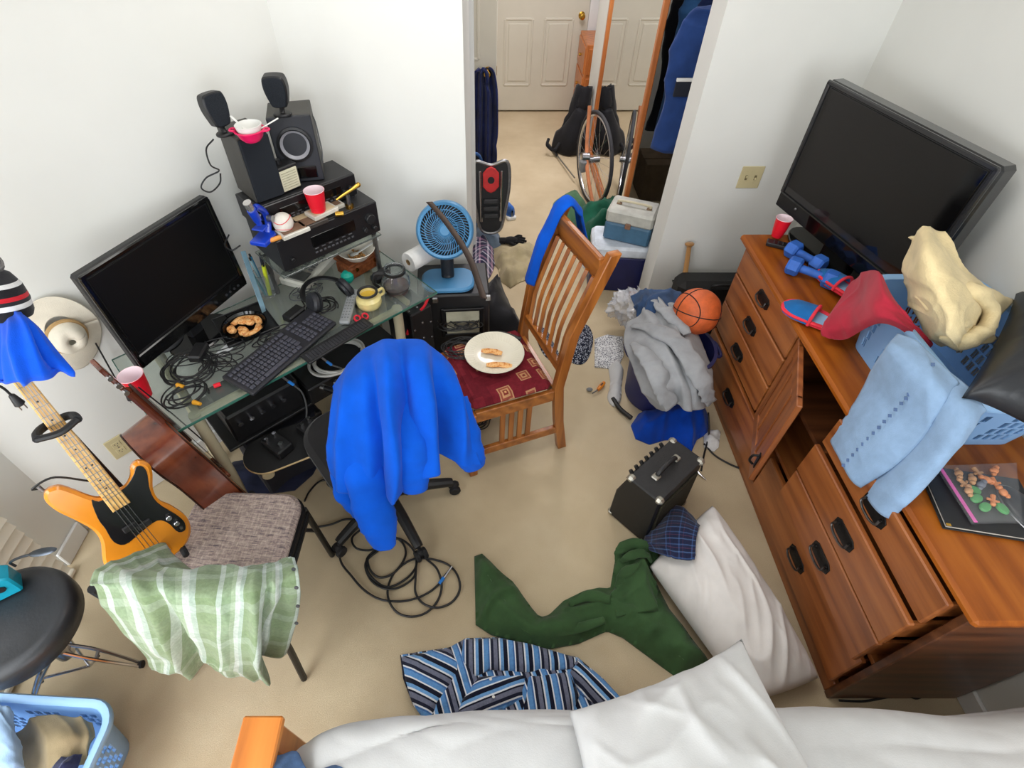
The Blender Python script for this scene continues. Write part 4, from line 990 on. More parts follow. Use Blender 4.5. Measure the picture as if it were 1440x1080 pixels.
# headphones
q = Z(462, 418, DZ+.02)
hp = thing('headphones', 'big black headphones lying behind the keyboard', 'headphones', (q[0], q[1], DZ+.002), DRZ)
G().tube([(-.075, -.01, .03), (-.085, .05, .03), (-.05, .105, .035), (0, .12, .04), (.05, .105, .035), (.085, .05, .03), (.075, -.01, .03)], .011, 10, smooth=40, flat=.6).build('headband', BLK, hp)
for s in (-1, 1):
    R = Matrix.Translation((s*.066, -.02, .038)) @ Matrix.Rotation(s*math.radians(70), 4, 'Y')
    G().lathe([(0, 0), (.036, 0), (.042, .006), (.042, .018), (.034, .026), (.018, .028), (0, .022)], 28, R).build('ear_cup', mat('headphone_dark', (40, 41, 46), .5), hp)
    G().lathe([(.026, -.012), (.040, -.010), (.043, 0), (.034, .002)], 28, R).build('ear_pad', LEATH, hp)
# grey remote, yellow mug, scissors, turquoise ball, leather box, cereal bowl, telephone
a, b = V(*Z(484, 455, DZ+.012)), V(*Z(498, 408, DZ+.012))
rm = thing('remote_control', 'long light grey remote control beside the cream mug on the desk', 'remote', tuple((a+b)/2-V(0, 0, .011))); av = (b-a)/2
G().slab(-av+V(0, 0, .011), av+V(0, 0, .011), .042, .018, .005).build('remote_body', mat('remote_grey', (146, 150, 152), .45), rm)
g = G(); sd_ = av.normalized().cross(V(0, 0, 1))
for i in range(9):
    for j in (-1, 0, 1): p = av*(-.75+i*.17)+sd_*j*.011+V(0, 0, .0205); g.box(p, (.006, .006, .002), .0006, rz=0)
g.build('buttons', mat('remote_button', (110, 112, 116), .5), rm)
YEL = mat('cream_ceramic', (240, 222, 150), .3, coat=.4)
q = Z(520, 428, DZ+.005)
mg = thing('mug', 'cream yellow mug with a black rim on the glass desk', 'mug', (q[0], q[1], DZ+.001), .6)
G().lathe([(0, 0), (.042, 0), (.048, .006), (.052, .022), (.050, .038), (.036, .050), (.036, .064), (.033, .064), (.032, .048), (.045, .034), (.045, .010), (0, .006)], 36).build('mug_body', YEL, mg)
G().tube([(.037*math.cos(a), .037*math.sin(a), .066) for a in np.linspace(0, 2*math.pi, 33)[:-1]], .0055, 8, closed=True).build('rim', BLK, mg)
G().tube([(.046, .010, .045), (.070, .016, .045), (.074, .016, .022), (.050, .012, .016)], .006, 8, smooth=16).build('handle', YEL, mg)
G().lathe([(0, .050), (.033, .050)], 24).build('liquid', mat('yellow_liquid', (214, 178, 70), .15), mg)
SCI = mat('scissor_red', (222, 40, 62), .35); q = Z(506, 442, DZ+.006)
sc_ = thing('scissors', 'red handled scissors lying beside the cream mug', 'scissors', (q[0], q[1], DZ+.001), 2.0)
for s in (-1, 1):
    G().tube([(.018*math.cos(a)-.02, s*.016+.011*math.sin(a), .005) for a in np.linspace(0, 2*math.pi, 21)[:-1]], .004, 8, closed=True).build('handle_ring', SCI, sc_)
    G().slab((0, s*.008, .005), (.09, -s*.004, .005), .010, .002, .0005).build('blade', STEEL, sc_)
q = Z(490, 396, DZ); o = G().lathe([(0, 0), (.020, .003), (.0285, .020), (.027, .036), (.015, .050), (0, .053)], 24, Matrix.Translation((q[0], q[1], DZ+.001))).build('turquoise_egg', mat('turquoise', (22, 178, 158), .45), None)
tag(o, 'turquoise egg shaped toy beside the leather box', 'toy')
q = Z(512, 382, DZ+.002)
lb = thing('leather_box', 'brown tooled leather box under the cereal bowl', 'box', (q[0], q[1], DZ+.001), DRZ+.1)
BLE = speckle('tooled_leather', [(.3, (92, 48, 26)), (.5, (122, 68, 38)), (.72, (150, 92, 56))], 45, .5, 'soft', bump=.8)
G().box((0, .03, .036), (.17, .11, .068), .014).build('box_body', BLE, lb); G().box((0, .03, .074), (.174, .114, .012), .005).build('box_lid', BLE, lb)
for x in (-.05, .05): G().cyl((x, -.024, .05), (x, -.030, .05), .008, n=12).build('stud', BRASS, lb)
q = Z(503, 362, DZ+.083)
cb = thing('cereal_bowl', 'white bowl with leftover cereal balanced on the leather box', 'bowl', (q[0], q[1], DZ+.082))
G().lathe([(0, 0), (.034, 0), (.046, .006), (.066, .030), (.078, .044), (.080, .045), (.079, .047), (.062, .032), (.040, .010), (0, .007)], 40).build('bowl_body', mat('bowl_white', (226, 220, 206), .3, coat=.4), cb)
CER = speckle('cereal', [(.3, (150, 104, 58)), (.6, (196, 150, 96)), (.8, (214, 178, 128))], 90, .8, 'soft', bump=.6)
g = G()
for i in range(40):
    a, r = random.random()*6.28, random.random()**.6*.036; g.box((r*math.cos(a), r*math.sin(a), .014+random.random()*.006), (.012, .010, .004), .0015, R=Matrix.Rotation(random.random()*3, 4, (random.random(), random.random(), 1)))
o = g.build('cereal_bits', CER, cb); o['kind'] = 'stuff'
sp = thing('spoon', 'white spoon resting in the cereal bowl', 'spoon', (q[0], q[1], DZ+.098), .55, 'white plastic spoons')
G().slab((.0, 0, .006), (.105, 0, .040), .011, .003, .001).build('spoon_handle', WHT, sp); G().ball((-.012, 0, .005), (.020, .013, .005), 16, 8).build('spoon_bowl', WHT, sp)
a, b = V(*Z(414, 404, DZ)), V(*Z(456, 366, DZ)); ax = (b-a); ph = thing('telephone', 'white desk telephone with dark keys under the raised shelf', 'telephone', (a.x, a.y, DZ+.001), math.atan2(ax.y, ax.x))
TEL = mat('telephone_white', (214, 212, 200), .45)
G().box((.105, .0, .022), (.22, .145, .040), .008, R=Matrix.Rotation(-.08, 4, 'Y')).build('phone_base', TEL, ph); G().box((.030, .0, .046), (.055, .12, .006), .002, R=Matrix.Rotation(-.08, 4, 'Y')).build('phone_display', mat('phone_screen', (66, 68, 66), .25), ph)
g = G()
for i in range(7):
    for j in range(3): g.box((.080+i*.019, -.038+j*.034, .047+i*.0015), (.014, .022, .005), .0015)
o = g.build('keys', mat('phone_keys', (92, 92, 90), .5), ph)
# carafe
q = Z(558, 406, DZ+.004)
cf = thing('coffee_carafe', 'glass coffee carafe with a little coffee at the right end of the desk', 'carafe', (q[0], q[1], DZ+.001), .4)
G().lathe([(.038, 0), (.052, .006), (.060, .030), (.058, .055), (.044, .085), (.040, .100), (.043, .108), (.040, .108), (.038, .100), (.042, .085), (.056, .054), (.057, .030), (.050, .009), (.036, .003)], 36).build('glass_body', CLEAR, cf)
G().lathe([(0, .004), (.049, .006), (.0565, .024), (0, .024)], 36).build('coffee', mat('coffee', (64, 28, 16), .1), cf)
G().lathe([(.041, .088), (.047, .088), (.047, .100), (.041, .100)], 30).build('collar', BLK, cf)
G().tube([(-.046, 0, .094), (-.085, 0, .10), (-.092, 0, .06), (-.072, 0, .03)], .009, 10, smooth=20, flat=.7).build('handle', BLK, cf)
G().lathe([(0, -.0005), (.044, 0), (.048, .004), (.044, .004)], 30).build('hot_plate_ring', RED, cf)
# pen glass
q = Z(378, 414, DZ); pg = thing('pen_glass', 'clear drinking glass holding pens behind the telephone', 'glass', (q[0], q[1], DZ+.001))
G().lathe([(0, 0), (.030, 0), (.032, .004), (.037, .11), (.035, .11), (.030, .008), (0, .006)], 30).build('glass_body', CLEAR, pg)
for i, (nm, c, dx, dy, L) in enumerate((('highlighter', (214, 226, 50), .016, -.012, .15), ('ballpoint_pen', (40, 140, 190), -.012, .006, .17), ('ballpoint_pen', (30, 40, 70), .004, .014, .16), ('marker', (60, 150, 160), -.018, -.010, .15), ('ballpoint_pen', (40, 42, 48), .010, .004, .165), ('pencil', (120, 150, 160), -.004, -.014, .18))):
    lab = {'highlighter': 'yellow highlighter standing in the pen glass', 'marker': 'teal marker standing in the pen glass', 'pencil': 'grey blue pencil standing in the pen glass'}.get(nm, ('light blue', '', 'dark blue', '', 'black')[i-1 if i == 1 else i] if False else {1: 'light blue pen leaning left in the pen glass', 2: 'dark blue pen standing in the pen glass', 4: 'black pen standing in the pen glass'}.get(i))
    t = thing(nm, lab, 'pen', (q[0]+dx*.5, q[1]+dy*.5, DZ+.008), 0, 'pens in the glass'); 
    G().cyl((0, 0, 0), (dx*1.5, dy*1.5, L), .0055 if nm != 'highlighter' else .008, n=10).build('barrel', mat('pen_%d' % i, c, .35), t); G().cyl((dx*1.5, dy*1.5, L), (dx*1.62, dy*1.62, L+.012), .004, n=8).build('tip', BLK, t)
# light blue long ruler-like strips leaning behind the pens
a, b = V(*D(.475, .36, DZ+.004)), V(*D(.515, .485, DZ+.215))
o = G().slab(a, b, .020, .003, .001, up=(.5, -.5, 0)).build('plastic_ruler', mat('ruler_blue', (140, 178, 196), .25, trans=.4), None); tag(o, 'light blue plastic ruler leaning behind the pen glass', 'ruler')
# paper towel roll
q0_, q1_ = V(*Z(576, 368, .80)), V(*Z(604, 352, .80))
pt = thing('paper_towel_roll', 'white paper towel roll lying on its side left of the blue fan', 'paper towels', tuple((q0_+q1_)/2-V(0, 0, .045)))
dv = (q1_-q0_).normalized()*.07
qq = dv.to_track_quat('Z', 'Y').to_matrix().to_4x4()
G().lathe([(.013, -.068), (.042, -.068), (.044, -.064), (.044, .064), (.042, .068), (.013, .068)], 36, Matrix.Translation((0, 0, .045)) @ qq).build('paper', mat('paper_white', (236, 234, 230), .9), pt)
G().lathe([(.011, -.069), (.0135, -.069), (.0135, .069), (.011, .069), (.011, -.069)], 20, Matrix.Translation((0, 0, .045)) @ qq).build('cardboard_core', mat('cardboard', (150, 120, 80), .8), pt)
# ---------------------------------------------------------------- cables
CAB = mat('cable_black', (26, 26, 28), .45); CABG = mat('cable_grey', (90, 92, 94), .45); CABW = mat('cable_white', (214, 212, 206), .45)
def coil(label, c, r, turns, z, rad=.0025, m=CAB, jit=.25, seed=1, ends=(), sq=1.0, rz=0, name='cable_coil'):
    rs = np.random.RandomState(seed); pts = []
    n = int(turns*16)
    px, py, pr = rs.rand(3)*6
    for k in range(n):
        a = 2*math.pi*k/16; f = k/n
        rr = r*(1+jit*(.5*math.sin(f*17+pr)+.3*math.sin(f*41+px))*.6); ox = r*jit*math.sin(f*23+px); oy = r*jit*math.sin(f*29+py)
        x, y = ox+rr*math.cos(a), oy+sq*rr*math.sin(a)
        pts.append((c[0]+x*math.cos(rz)-y*math.sin(rz), c[1]+x*math.sin(rz)+y*math.cos(rz), z+rad+.008*abs(math.sin(f*turns*2.3))+rad*1.6*(f*3 % 1)))
    pts += list(ends)
    o = G().tube(pts, rad, 6, smooth=len(pts)*3).build(name, m, None, 180); return tag(o, label, 'cable')
cc = Z(268, 520, DZ); coil('tangle of black cables coiled on the left of the glass desk', cc, .075, 9, DZ+.001, .0028, CAB, .28, 3)
cc = Z(300, 492, DZ); coil('loose black cables spread before the monitor stand', cc, .10, 5, DZ+.001, .0022, CAB, .45, 8, sq=.5, rz=DRZ)
cc = Z(452, 424, DZ+.03); coil('black headphone cable bunched inside the headphones', cc, .045, 6, DZ+.003, .0025, CAB, .3, 5)
for (px, py) in ((249, 541), (272, 565)):
    q = Z(px, py, DZ+.012); o = G().cyl((q[0], q[1], DZ+.010), (q[0]+.028, q[1]-.01, DZ+.012), .009, .006, 12).build('plug', ORANGEPL, None); tag(o, 'orange cable plug in the middle of the black cable tangle' if px == 249 else 'orange cable plug at the front corner of the glass desk', 'plug', 'orange plugs on the desk')
q = Z(302, 546, DZ); o = G().cyl((q[0], q[1], DZ+.010), (q[0]+.02, q[1]+.012, DZ+.010), .008, n=10).build('plug', RED, None); tag(o, 'small red plug near the left end of the keyboard', 'plug')
for k, (px, py, lab) in enumerate(((243, 486, 'dark computer mouse under the left corner of the monitor'), )):
    q = Z(px, py, DZ); t = thing('computer_mouse', lab, 'mouse', (q[0], q[1], DZ+.001), DRZ+.5)
    G().ball((0, 0, .014), (.055, .032, .018), 24, 12).build('mouse_body', DGREY, t); G().box((.03, 0, .031), (.012, .006, .008), .002).build('scroll_wheel', BLK, t)
q = Z(322, 488, DZ+.003); o = G().box((q[0], q[1], DZ+.004), (.11, .035, .006), .002, rz=DRZ+.4).build('metal_strip', mat('silver_strip', (196, 200, 202), .35), None); tag(o, 'pale metal strip lying among the cables before the monitor', 'strip')
# shelf below the glass: white coil, blue tipped jacks, black hardware
ZL = .448
cc = Z(476, 505, ZL+.09); 
bxp = Z(470, 520, ZL+.04); bx = thing('equipment_case', 'black equipment case under the desk holding the white cable coil', 'case', (bxp[0], bxp[1], ZL), DRZ)
G().box((0, .03, .045), (.32, .22, .088), .006).build('case_body', BLK, bx); G().box((0, -.082, .05), (.10, .008, .03), .003).build('handle', DGREY, bx)
coil('white cable coil lying under the glass top of the desk', cc, .115, 7, ZL+.090, .0055, CABW, .10, 4, sq=.8, rz=DRZ)
am = D(.22, .10, ZL); at_ = thing('effects_amplifier', 'black amplifier head with silver knobs under the left of the glass desk', 'amplifier', am, DRZ)
G().box((.06, .10, .075), (.30, .20, .148), .008).build('amplifier_case', BLK, at_); g = G()
for i in range(5): G().cyl((-.05+i*.045, -.001, .10), (-.05+i*.045, -.016, .10), .010, n=14).build('knob', CHROME, at_)
JB = mat('jack_blue', (40, 130, 220), .35)
for i, (px, py) in enumerate(((405, 536), (459, 508))):
    p = V(*Z(px, py, DZ-.10)); t = thing('audio_jack', ('blue collared audio jack hanging at the front rail of the desk' if i == 0 else 'blue collared audio jack lying on the white cable coil'), 'plug', tuple(p), DRZ, 'blue audio jacks')
    G().cyl((0, 0, 0), (-.010, .010, .02), .0045, n=10).build('metal_tip', STEEL, t); G().cyl((0, 0, 0), (.012, -.012, -.02), .006, n=10).build('blue_collar', JB, t)
    if i == 0:
        ppts = [(.012, -.012, -.02), (.03, -.02, -.08), (.02, -.02, -.18), (-.04, -.06, -.26)]; G().tube(ppts, .0035, 6, smooth=20).build('cord', CABG, t)
    else:
        G().tube([(.012, -.012, -.02), (.04, -.02, -.05), (.06, .02, -.10)], .0035, 6, smooth=14).build('cord', CABG, t)
# floor under the desk: carpeted wedge monitor, skateboard-like deck, black boxes
p = Z(330, 700, 0); q = D(.22, .14, 0); sb = thing('carpeted_cabinet', 'dark carpet covered loudspeaker cabinet on the floor under the desk', 'speaker', q, DRZ)
CPT = cloth('cabinet_carpet', (42, 44, 54), .15, 500)
G().box((.10, .12, .17), (.34, .26, .335), .01).build('cabinet', CPT, sb); g = G()
for x in (-.055, .255): g.box((x, -.005, .325), (.03, .03, .03), .006)
g.build('corner_guard', BLK, sb)
q = D(.62, .02, 0); sb = thing('pedal_board', 'grey pedal board tilted on the floor under the desk', 'pedal board', q, DRZ+.1)
G().box((0, .10, .10), (.34, .24, .03), .006, R=Matrix.Rotation(.25, 4, 'X')).build('board', DGREY, sb)
G().box((0, .12, .04), (.30, .20, .08), .006).build('board_base', CPT, sb)
for i, c in enumerate(((30, 30, 32), (60, 60, 64), (24, 24, 28))): G().box((-.10+i*.10, .10, .135), (.07, .11, .05), .006, R=Matrix.Rotation(.25, 4, 'X')).build('pedal', mat('pedal_%d' % i, c, .4), sb)
for i in range(3): G().cyl((-.10+i*.10, .07, .148), (-.10+i*.10, .068, .166), .010, n=12).build('foot_switch', CHROME, sb)
# black studded panel case right of the desk
q = Z(574, 470, .46); sc2 = thing('studded_case', 'black flight case with silver studs at the right end of the desk', 'case', D(.955, .045, 0), DRZ)
G().box((.065, .100, .335), (.115, .20, .65), .006).build('case_body', BLK, sc2)
g = G()
for i in range(4):
    for j in range(3): G().ball((.02+j*.045, -.001, .30+i*.09+(j % 2)*.02), (.006, .004, .006), 8, 5).build('stud', STEEL, sc2)
for i in range(3):
    for j in range(2): G().ball((.02+.045*i, .03+.12*j, .661), (.006, .006, .004), 8, 5).build('stud', STEEL, sc2)
P3 = [Z(603, 418, .70), Z(596, 432, .66), Z(580, 448, .60), Z(573, 470, .52)]
tag(G().tube([tuple(V(*p)+V(.0, -.012, .01)) for p in P3], .006, 8, smooth=24).build('red_cable', RED, None), 'bright red cable hanging down the front of the studded black case', 'cable')
# ================================================================ wooden dining chair
CHW = wood('chair_oak', (104, 56, 20), (158, 92, 36), (190, 120, 54), 2, 1.0, .35); CHWX = wood('chair_oak_flat', (104, 56, 20), (158, 92, 36), (190, 120, 54), 1, 1.0, .35)
def seat_fabric():
    m, nt, b = _new('burgundy_fabric'); v = _coord(nt, 'Object', (11, 11, .5), (0, 0, .7))
    vo = nt.nodes.new('ShaderNodeTexVoronoi'); vo.inputs['Scale'].default_value = 1.0; vo.distance = 'MANHATTAN'; nt.links.new(v, vo.inputs['Vector'])
    c1 = _ramp(nt, vo.outputs['Distance'], [(0, (196, 150, 100)), (.13, (122, 50, 44)), (.22, (184, 138, 98)), (.33, (140, 70, 56)), (.44, (176, 130, 96)), (.52, (110, 30, 40)), (1, (96, 24, 34))], True)
    n = _noise(nt, v, 4, 4, .7); mx = nt.nodes.new('ShaderNodeMixRGB'); mx.blend_type = 'OVERLAY'; mx.inputs[0].default_value = .5
    nt.links.new(c1, mx.inputs[1]); nt.links.new(n, mx.inputs[2]); nt.links.new(mx.outputs[0], b.inputs['Base Color'])
    b.inputs['Roughness'].default_value = .9; b.inputs['Specular IOR Level'].default_value = .15; _bump(nt, b, _noise(nt, _coord(nt), 400, 2), .3, .002); return m
# chair frame: x to the back of the chair, y along its width from the near side to the far side
CA = math.atan2(.134, .36); cw, cdp = .42, .40
o0 = V(.31, 1.535)                                          # near back corner of the seat
back = V(math.cos(CA), math.sin(CA)); far = V(-math.sin(CA), math.cos(CA))
ch = thing('dining_chair', 'oak slat back dining chair with a burgundy patterned seat', 'chair', (o0.x, o0.y, 0), CA)
SH = .455
for y in (.02, cw-.02):
    G().tube([(.075, y, .0), (.03, y, .22), (.012, y, SH)], .021, 4).build('rear_leg', CHW, ch) if False else None
    g = G(); P = [(.085, 0), (.045, .22), (.018, SH), (.050, .74), (.165, 1.09)]
    pl = [(a-.022, b) for a, b in P]+[(a+.022, b) for a, b in P[::-1]]
    g.prism(pl, -.017, .017, Matrix.Translation((0, y, 0)) @ Matrix.Rotation(math.pi/2, 4, 'X'), bev=.003); g.build('back_post', CHW, ch)
    G().slab((-cdp+.022, y, 0), (-cdp+.022, y, SH-.02), .040, .040, .004, up=(1, 0, 0)).build('front_leg', CHW, ch)
    G().slab((-cdp+.04, y, SH-.045), (.0, y, SH-.045), .022, .062, .003).build('side_apron', CHWX, ch)
    g = G().slab((-cdp+.04, y, .155), (.045, y, .155), .022, .045, .003); g.build('side_stretcher', CHWX, ch)
    for k in range(4): G().slab((-.235+k*.042, y, .17), (-.235+k*.042, y, SH-.07), .024, .012, .002, up=(0, 1, 0)).build('side_slat', CHW, ch)
for x in (-cdp+.022, .012): G().slab((x, .03, SH-.045), (x, cw-.03, SH-.045), .022, .062, .003).build('apron', CHWX, ch)
st = G(); st.box((-cdp/2+.005, cw/2, SH+.012), (cdp-.030, cw-.030, .050), .022); st.build('seat', seat_fabric(), ch)
def bx_(z): return np.interp(z, [SH, .74, 1.09], [.018, .050, .165])
G().slab((bx_(1.01), .03, 1.01), (bx_(1.01), cw-.03, 1.01), .024, .125, .006, up=(-.2, 0, 1)).build('crest_rail', CHWX, ch)
G().slab((bx_(.545), .03, .545), (bx_(.545), cw-.03, .545), .024, .048, .004).build('lower_rail', CHWX, ch)
for k in range(7):
    y = .062+k*(cw-.124)/6
    G().tube([(bx_(z), y, z) for z in (.55, .64, .72, .84, .97)], .011, 4, smooth=8).build('back_slat', CHW, ch)
def C(x, y, z): return Matrix.Translation((o0.x, o0.y, 0)) @ Matrix.Rotation(CA, 4, 'Z') @ V(x, y, z)
# plate with crusts
q = Z(695, 501, SH+.045); PLT = mat('plate_cream', (226, 220, 200), .25, coat=.5, var=(4, .02))
pl = thing('plate', 'cream dinner plate with two pizza crusts on the burgundy chair seat', 'plate', (q[0], q[1], SH+.048)); pl.scale = (1.14, 1.14, 1.1)
G().lathe([(0, 0), (.055, 0), (.060, .003), (.075, .008), (.112, .020), (.116, .021), (.115, .024), (.075, .012), (.058, .007), (0, .006)], 48).build('plate_body', PLT, pl)
g = G()
for i in range(48):
    a = 2*math.pi*i/48; g.slab((.080*math.cos(a), .080*math.sin(a), .0135), (.110*math.cos(a+.08), .110*math.sin(a+.08), .0222), .004, .0016, .0006)
g.build('rim_flutes', PLT, pl)
for (p0, p1, lab) in (((677, 493), (706, 497), 'thin pizza crust lying across the upper half of the cream plate'), ((684, 513), (720, 515), 'thick pizza crust lying across the lower half of the cream plate')):
    a, b = V(*Z(*p0, SH+.068)), V(*Z(*p1, SH+.068)); m_ = (a+b)/2+V(0, .004, .002)
    tag(G().tube([a, a.lerp(m_, .5), m_, m_.lerp(b, .5), b], [.009, .015, .013, .016, .010], 10, smooth=14, flat=.6).build('pizza_crust', CRUST, None), lab, 'food', 'crusts on the cream plate')
# black cable bundle on the chair seat behind the plate
cc = C(-.31, .345, SH); coil('tangle of thin black cables on the far side of the burgundy seat', cc, .065, 9, SH+.040, .0022, CAB, .35, 12, sq=.8)
p = [C(-.20, .36, SH+.05), C(-.12, .37, SH+.055), C(-.04, .30, SH+.052)]
o = G().tube([tuple(x) for x in p], .012, 8, smooth=12).build('tool_handle', BLK, None); tag(o, 'black handled tool on the seat behind the cream plate', 'tool')
q = C(-.085, .325, SH+.045); o = G().ball((q.x, q.y, SH+.052), .010, 10, 6).build('plug', mat('plug_yellow', (236, 176, 40), .4), None); tag(o, 'small yellow plug on the burgundy seat behind the plate', 'plug')
# royal blue sweater sleeve over the crest rail
P, su, sv = surf([[C(.255, .41, .93), C(.258, .375, .92), C(.255, .34, .93)],
                  [C(.215, .412, 1.04), C(.215, .375, 1.05), C(.212, .335, 1.04)],
                  [C(.165, .405, 1.108), C(.165, .37, 1.115), C(.162, .335, 1.108)],
                  [C(.112, .408, 1.075), C(.108, .37, 1.07), C(.112, .33, 1.075)],
                  [C(.075, .415, .97), C(.070, .375, .965), C(.078, .335, .97)],
                  [C(.048, .425, .86), C(.040, .385, .85), C(.050, .345, .86)],
                  [C(.030, .435, .76), C(.020, .395, .745), C(.032, .355, .745)]], 60, 22, (.006, 12, 14, 0, 4), folds=lambda u, v: .012*np.sin(np.pi*v)**.7)
one('blue_sleeve', 'royal blue sweatshirt folded over the top rail of the oak chair', 'sweatshirt', P, .010, BLUEF)
# ================================================================ office chair and its sweatshirt
OC = V(-.42, 1.25); face = math.radians(128)                # direction the chair faces
oc = thing('office_chair', 'black swivel office chair under a royal blue sweatshirt', 'chair', (OC.x, OC.y, 0), face-math.pi/2)
angs = [math.atan2(1.325-OC.y, -.13-OC.x)+k*2*math.pi/5-(face-math.pi/2) for k in range(5)]
G().cyl((0, 0, .055), (0, 0, .13), .036, .030, 16, bev=.004).build('hub', BLK, oc)
for a in angs:
    c, s = math.cos(a), math.sin(a)
    G().tube([(c*.02, s*.02, .105), (c*.14, s*.14, .105), (c*.25, s*.25, .085), (c*.285, s*.285, .075)], [.026, .025, .022, .020], 10, smooth=14).build('base_leg', BLK, oc)
    w = G()
    for k in (-1, 1): w.cyl((c*.295-s*k*.006, s*.295+c*k*.006, .026), (c*.295-s*k*.026, s*.295+c*k*.026, .026), .0255, n=18, bev=.004)
    w.cyl((c*.285, s*.285, .03), (c*.285, s*.285, .075), .008, n=8); w.ball((c*.293, s*.293, .036), (.018, .018, .022), 12, 8); w.build('caster', RUB, oc)
G().cyl((0, 0, .12), (0, 0, .40), .026, .020, 16).build('gas_column', BLKM, oc)
G().box((0, -.01, .405), (.18, .22, .03), .008).build('seat_plate', BLKM, oc)
SEATF = cloth('black_upholstery', (38, 37, 38), .12, 420, .95, .15)
sp_ = rrect(.46, .45, .13, 3, 3, 6)
g = G(); g.prism(sp_, .425, .495, Matrix.Translation((0, .03, 0)), bev=.022); g.build('seat', SEATF, oc)
G().tube([(0, -.14, .41), (0, -.24, .43), (0, -.262, .52), (0, -.25, .68)], .030, 8, smooth=14, flat=.4).build('back_bar', BLK, oc)
R = Matrix.Translation((0, -.198, .575)) @ Matrix.Rotation(math.radians(92), 4, 'X')
bk2 = [(p[0], p[1]) for p in rrect(.36, .36, .13, 3, 3, 6)]
g = G(); g.prism([(x, y+.18) for x, y in bk2], -.030, .030, R, bev=.02); g.build('backrest', SEATF, oc)
def O(x, y, z): return Matrix.Translation((OC.x, OC.y, 0)) @ Matrix.Rotation(face-math.pi/2, 4, 'Z') @ V(x, y, z)
# sweatshirt: net over the backrest, from the seat side over the top and down the outer side, columns left to right in the photo
rows = [[T(476, 560, 1.86), T(505, 540, 1.88), T(545, 530, 1.90), T(590, 530, 1.90), T(625, 545, 1.90), T(640, 560, 1.90)],
        [T(468, 548, 1.74), T(500, 515, 1.76), T(540, 500, 1.78), T(588, 500, 1.78), T(626, 520, 1.78), T(646, 552, 1.80)],
        [T(470, 540, 1.69), T(500, 500, 1.69), T(540, 479, 1.69), T(588, 478, 1.69), T(628, 505, 1.69), T(650, 556, 1.72)],
        [T(466, 566, 1.64), T(502, 532, 1.575), T(542, 512, 1.55), T(588, 510, 1.56), T(632, 532, 1.62), T(656, 576, 1.68)],
        [T(461, 604, 1.64), T(503, 590, 1.57), T(545, 575, 1.545), T(592, 565, 1.55), T(636, 578, 1.63), T(664, 604, 1.68)],
        [T(459, 640, 1.66), T(505, 645, 1.60), T(548, 640, 1.57), T(594, 622, 1.60), T(634, 622, 1.66), T(670, 634, 1.70)],
        [T(464, 664, 1.70), T(508, 700, 1.66), T(550, 700, 1.65), T(592, 672, 1.62), T(626, 646, 1.69), T(678, 655, 1.72)]]
def sw_folds(u, v):
    f = np.zeros_like(u)
    for (v0, v1, a, w) in ((.26, .33, -.020, .035), (.48, .52, -.026, .040), (.68, .76, -.024, .040), (.14, .10, .014, .04), (.40, .44, .018, .05), (.60, .66, .018, .05), (.86, .9, .012, .05)):
        c = v0+(v1-v0)*u; f += 2.4*a*np.exp(-((v-c)/w)**2)*np.clip((u-.30)*2.2, 0, 1)
    return f
P, su, sv = surf(rows, 90, 90, (.003, 9, 21, .2, 5), sw_folds)
swt = one('blue_sweatshirt', 'royal blue sweatshirt draped over the back of the office chair', 'sweatshirt', P, .010, BLUEF)
def add_part(name, parent, g, m, ang=180):
    o = g.build(name, m, None, ang, origin=tuple(parent.location)); o.parent = parent; o.location = (0, 0, 0); return o
# left sleeve hanging to the floor, right sleeve cuff
def sleeve(pts, rad, nu=40, seed=3, k=18):
    P = crom(pts, nu); P_ = P; R_ = np.interp(np.linspace(0, 1, nu), np.linspace(0, 1, len(rad)), rad)
    g = G(); g.tube([tuple(p) for p in P], list(R_), 22, flat=.62)
    v = np.array(g.v); h = wrinkle(v[:, 0]*1+v[:, 2]*.3, v[:, 2]*1+v[:, 1], seed, .2, 3, k)*.006
    c = np.repeat(P, 22, 0)[:len(v)] if len(v) == nu*22 else v; n = v-c; l = np.linalg.norm(n, axis=1)[:, None]+1e-9
    g.v = [tuple(p) for p in v+n/l*h[:, None]]; return g
g = sleeve([T(498, 590, 1.66), T(510, 650, 1.655), T(524, 710, 1.68), T(536, 748, 1.71), T(544, 768, 1.74)], [.040, .070, .064, .054, .034]); add_part('sleeve', swt, g, BLUEF)
g = sleeve([T(480, 640, 1.72), T(492, 690, 1.73), T(512, 722, 1.76)], [.05, .050, .035]); add_part('sleeve', swt, g, BLUEF)
g = sleeve([T(572, 540, 1.62), T(574, 620, 1.60), T(580, 665, 1.63), T(583, 686, 1.67)], [.03, .058, .056, .04], seed=8); add_part('front_hem', swt, g, BLUEF)
g = sleeve([T(640, 560, 1.70), T(650, 610, 1.70), T(662, 640, 1.73), T(668, 655, 1.76)], [.04, .055, .050, .034], seed=9); add_part('sleeve', swt, g, BLUEF)
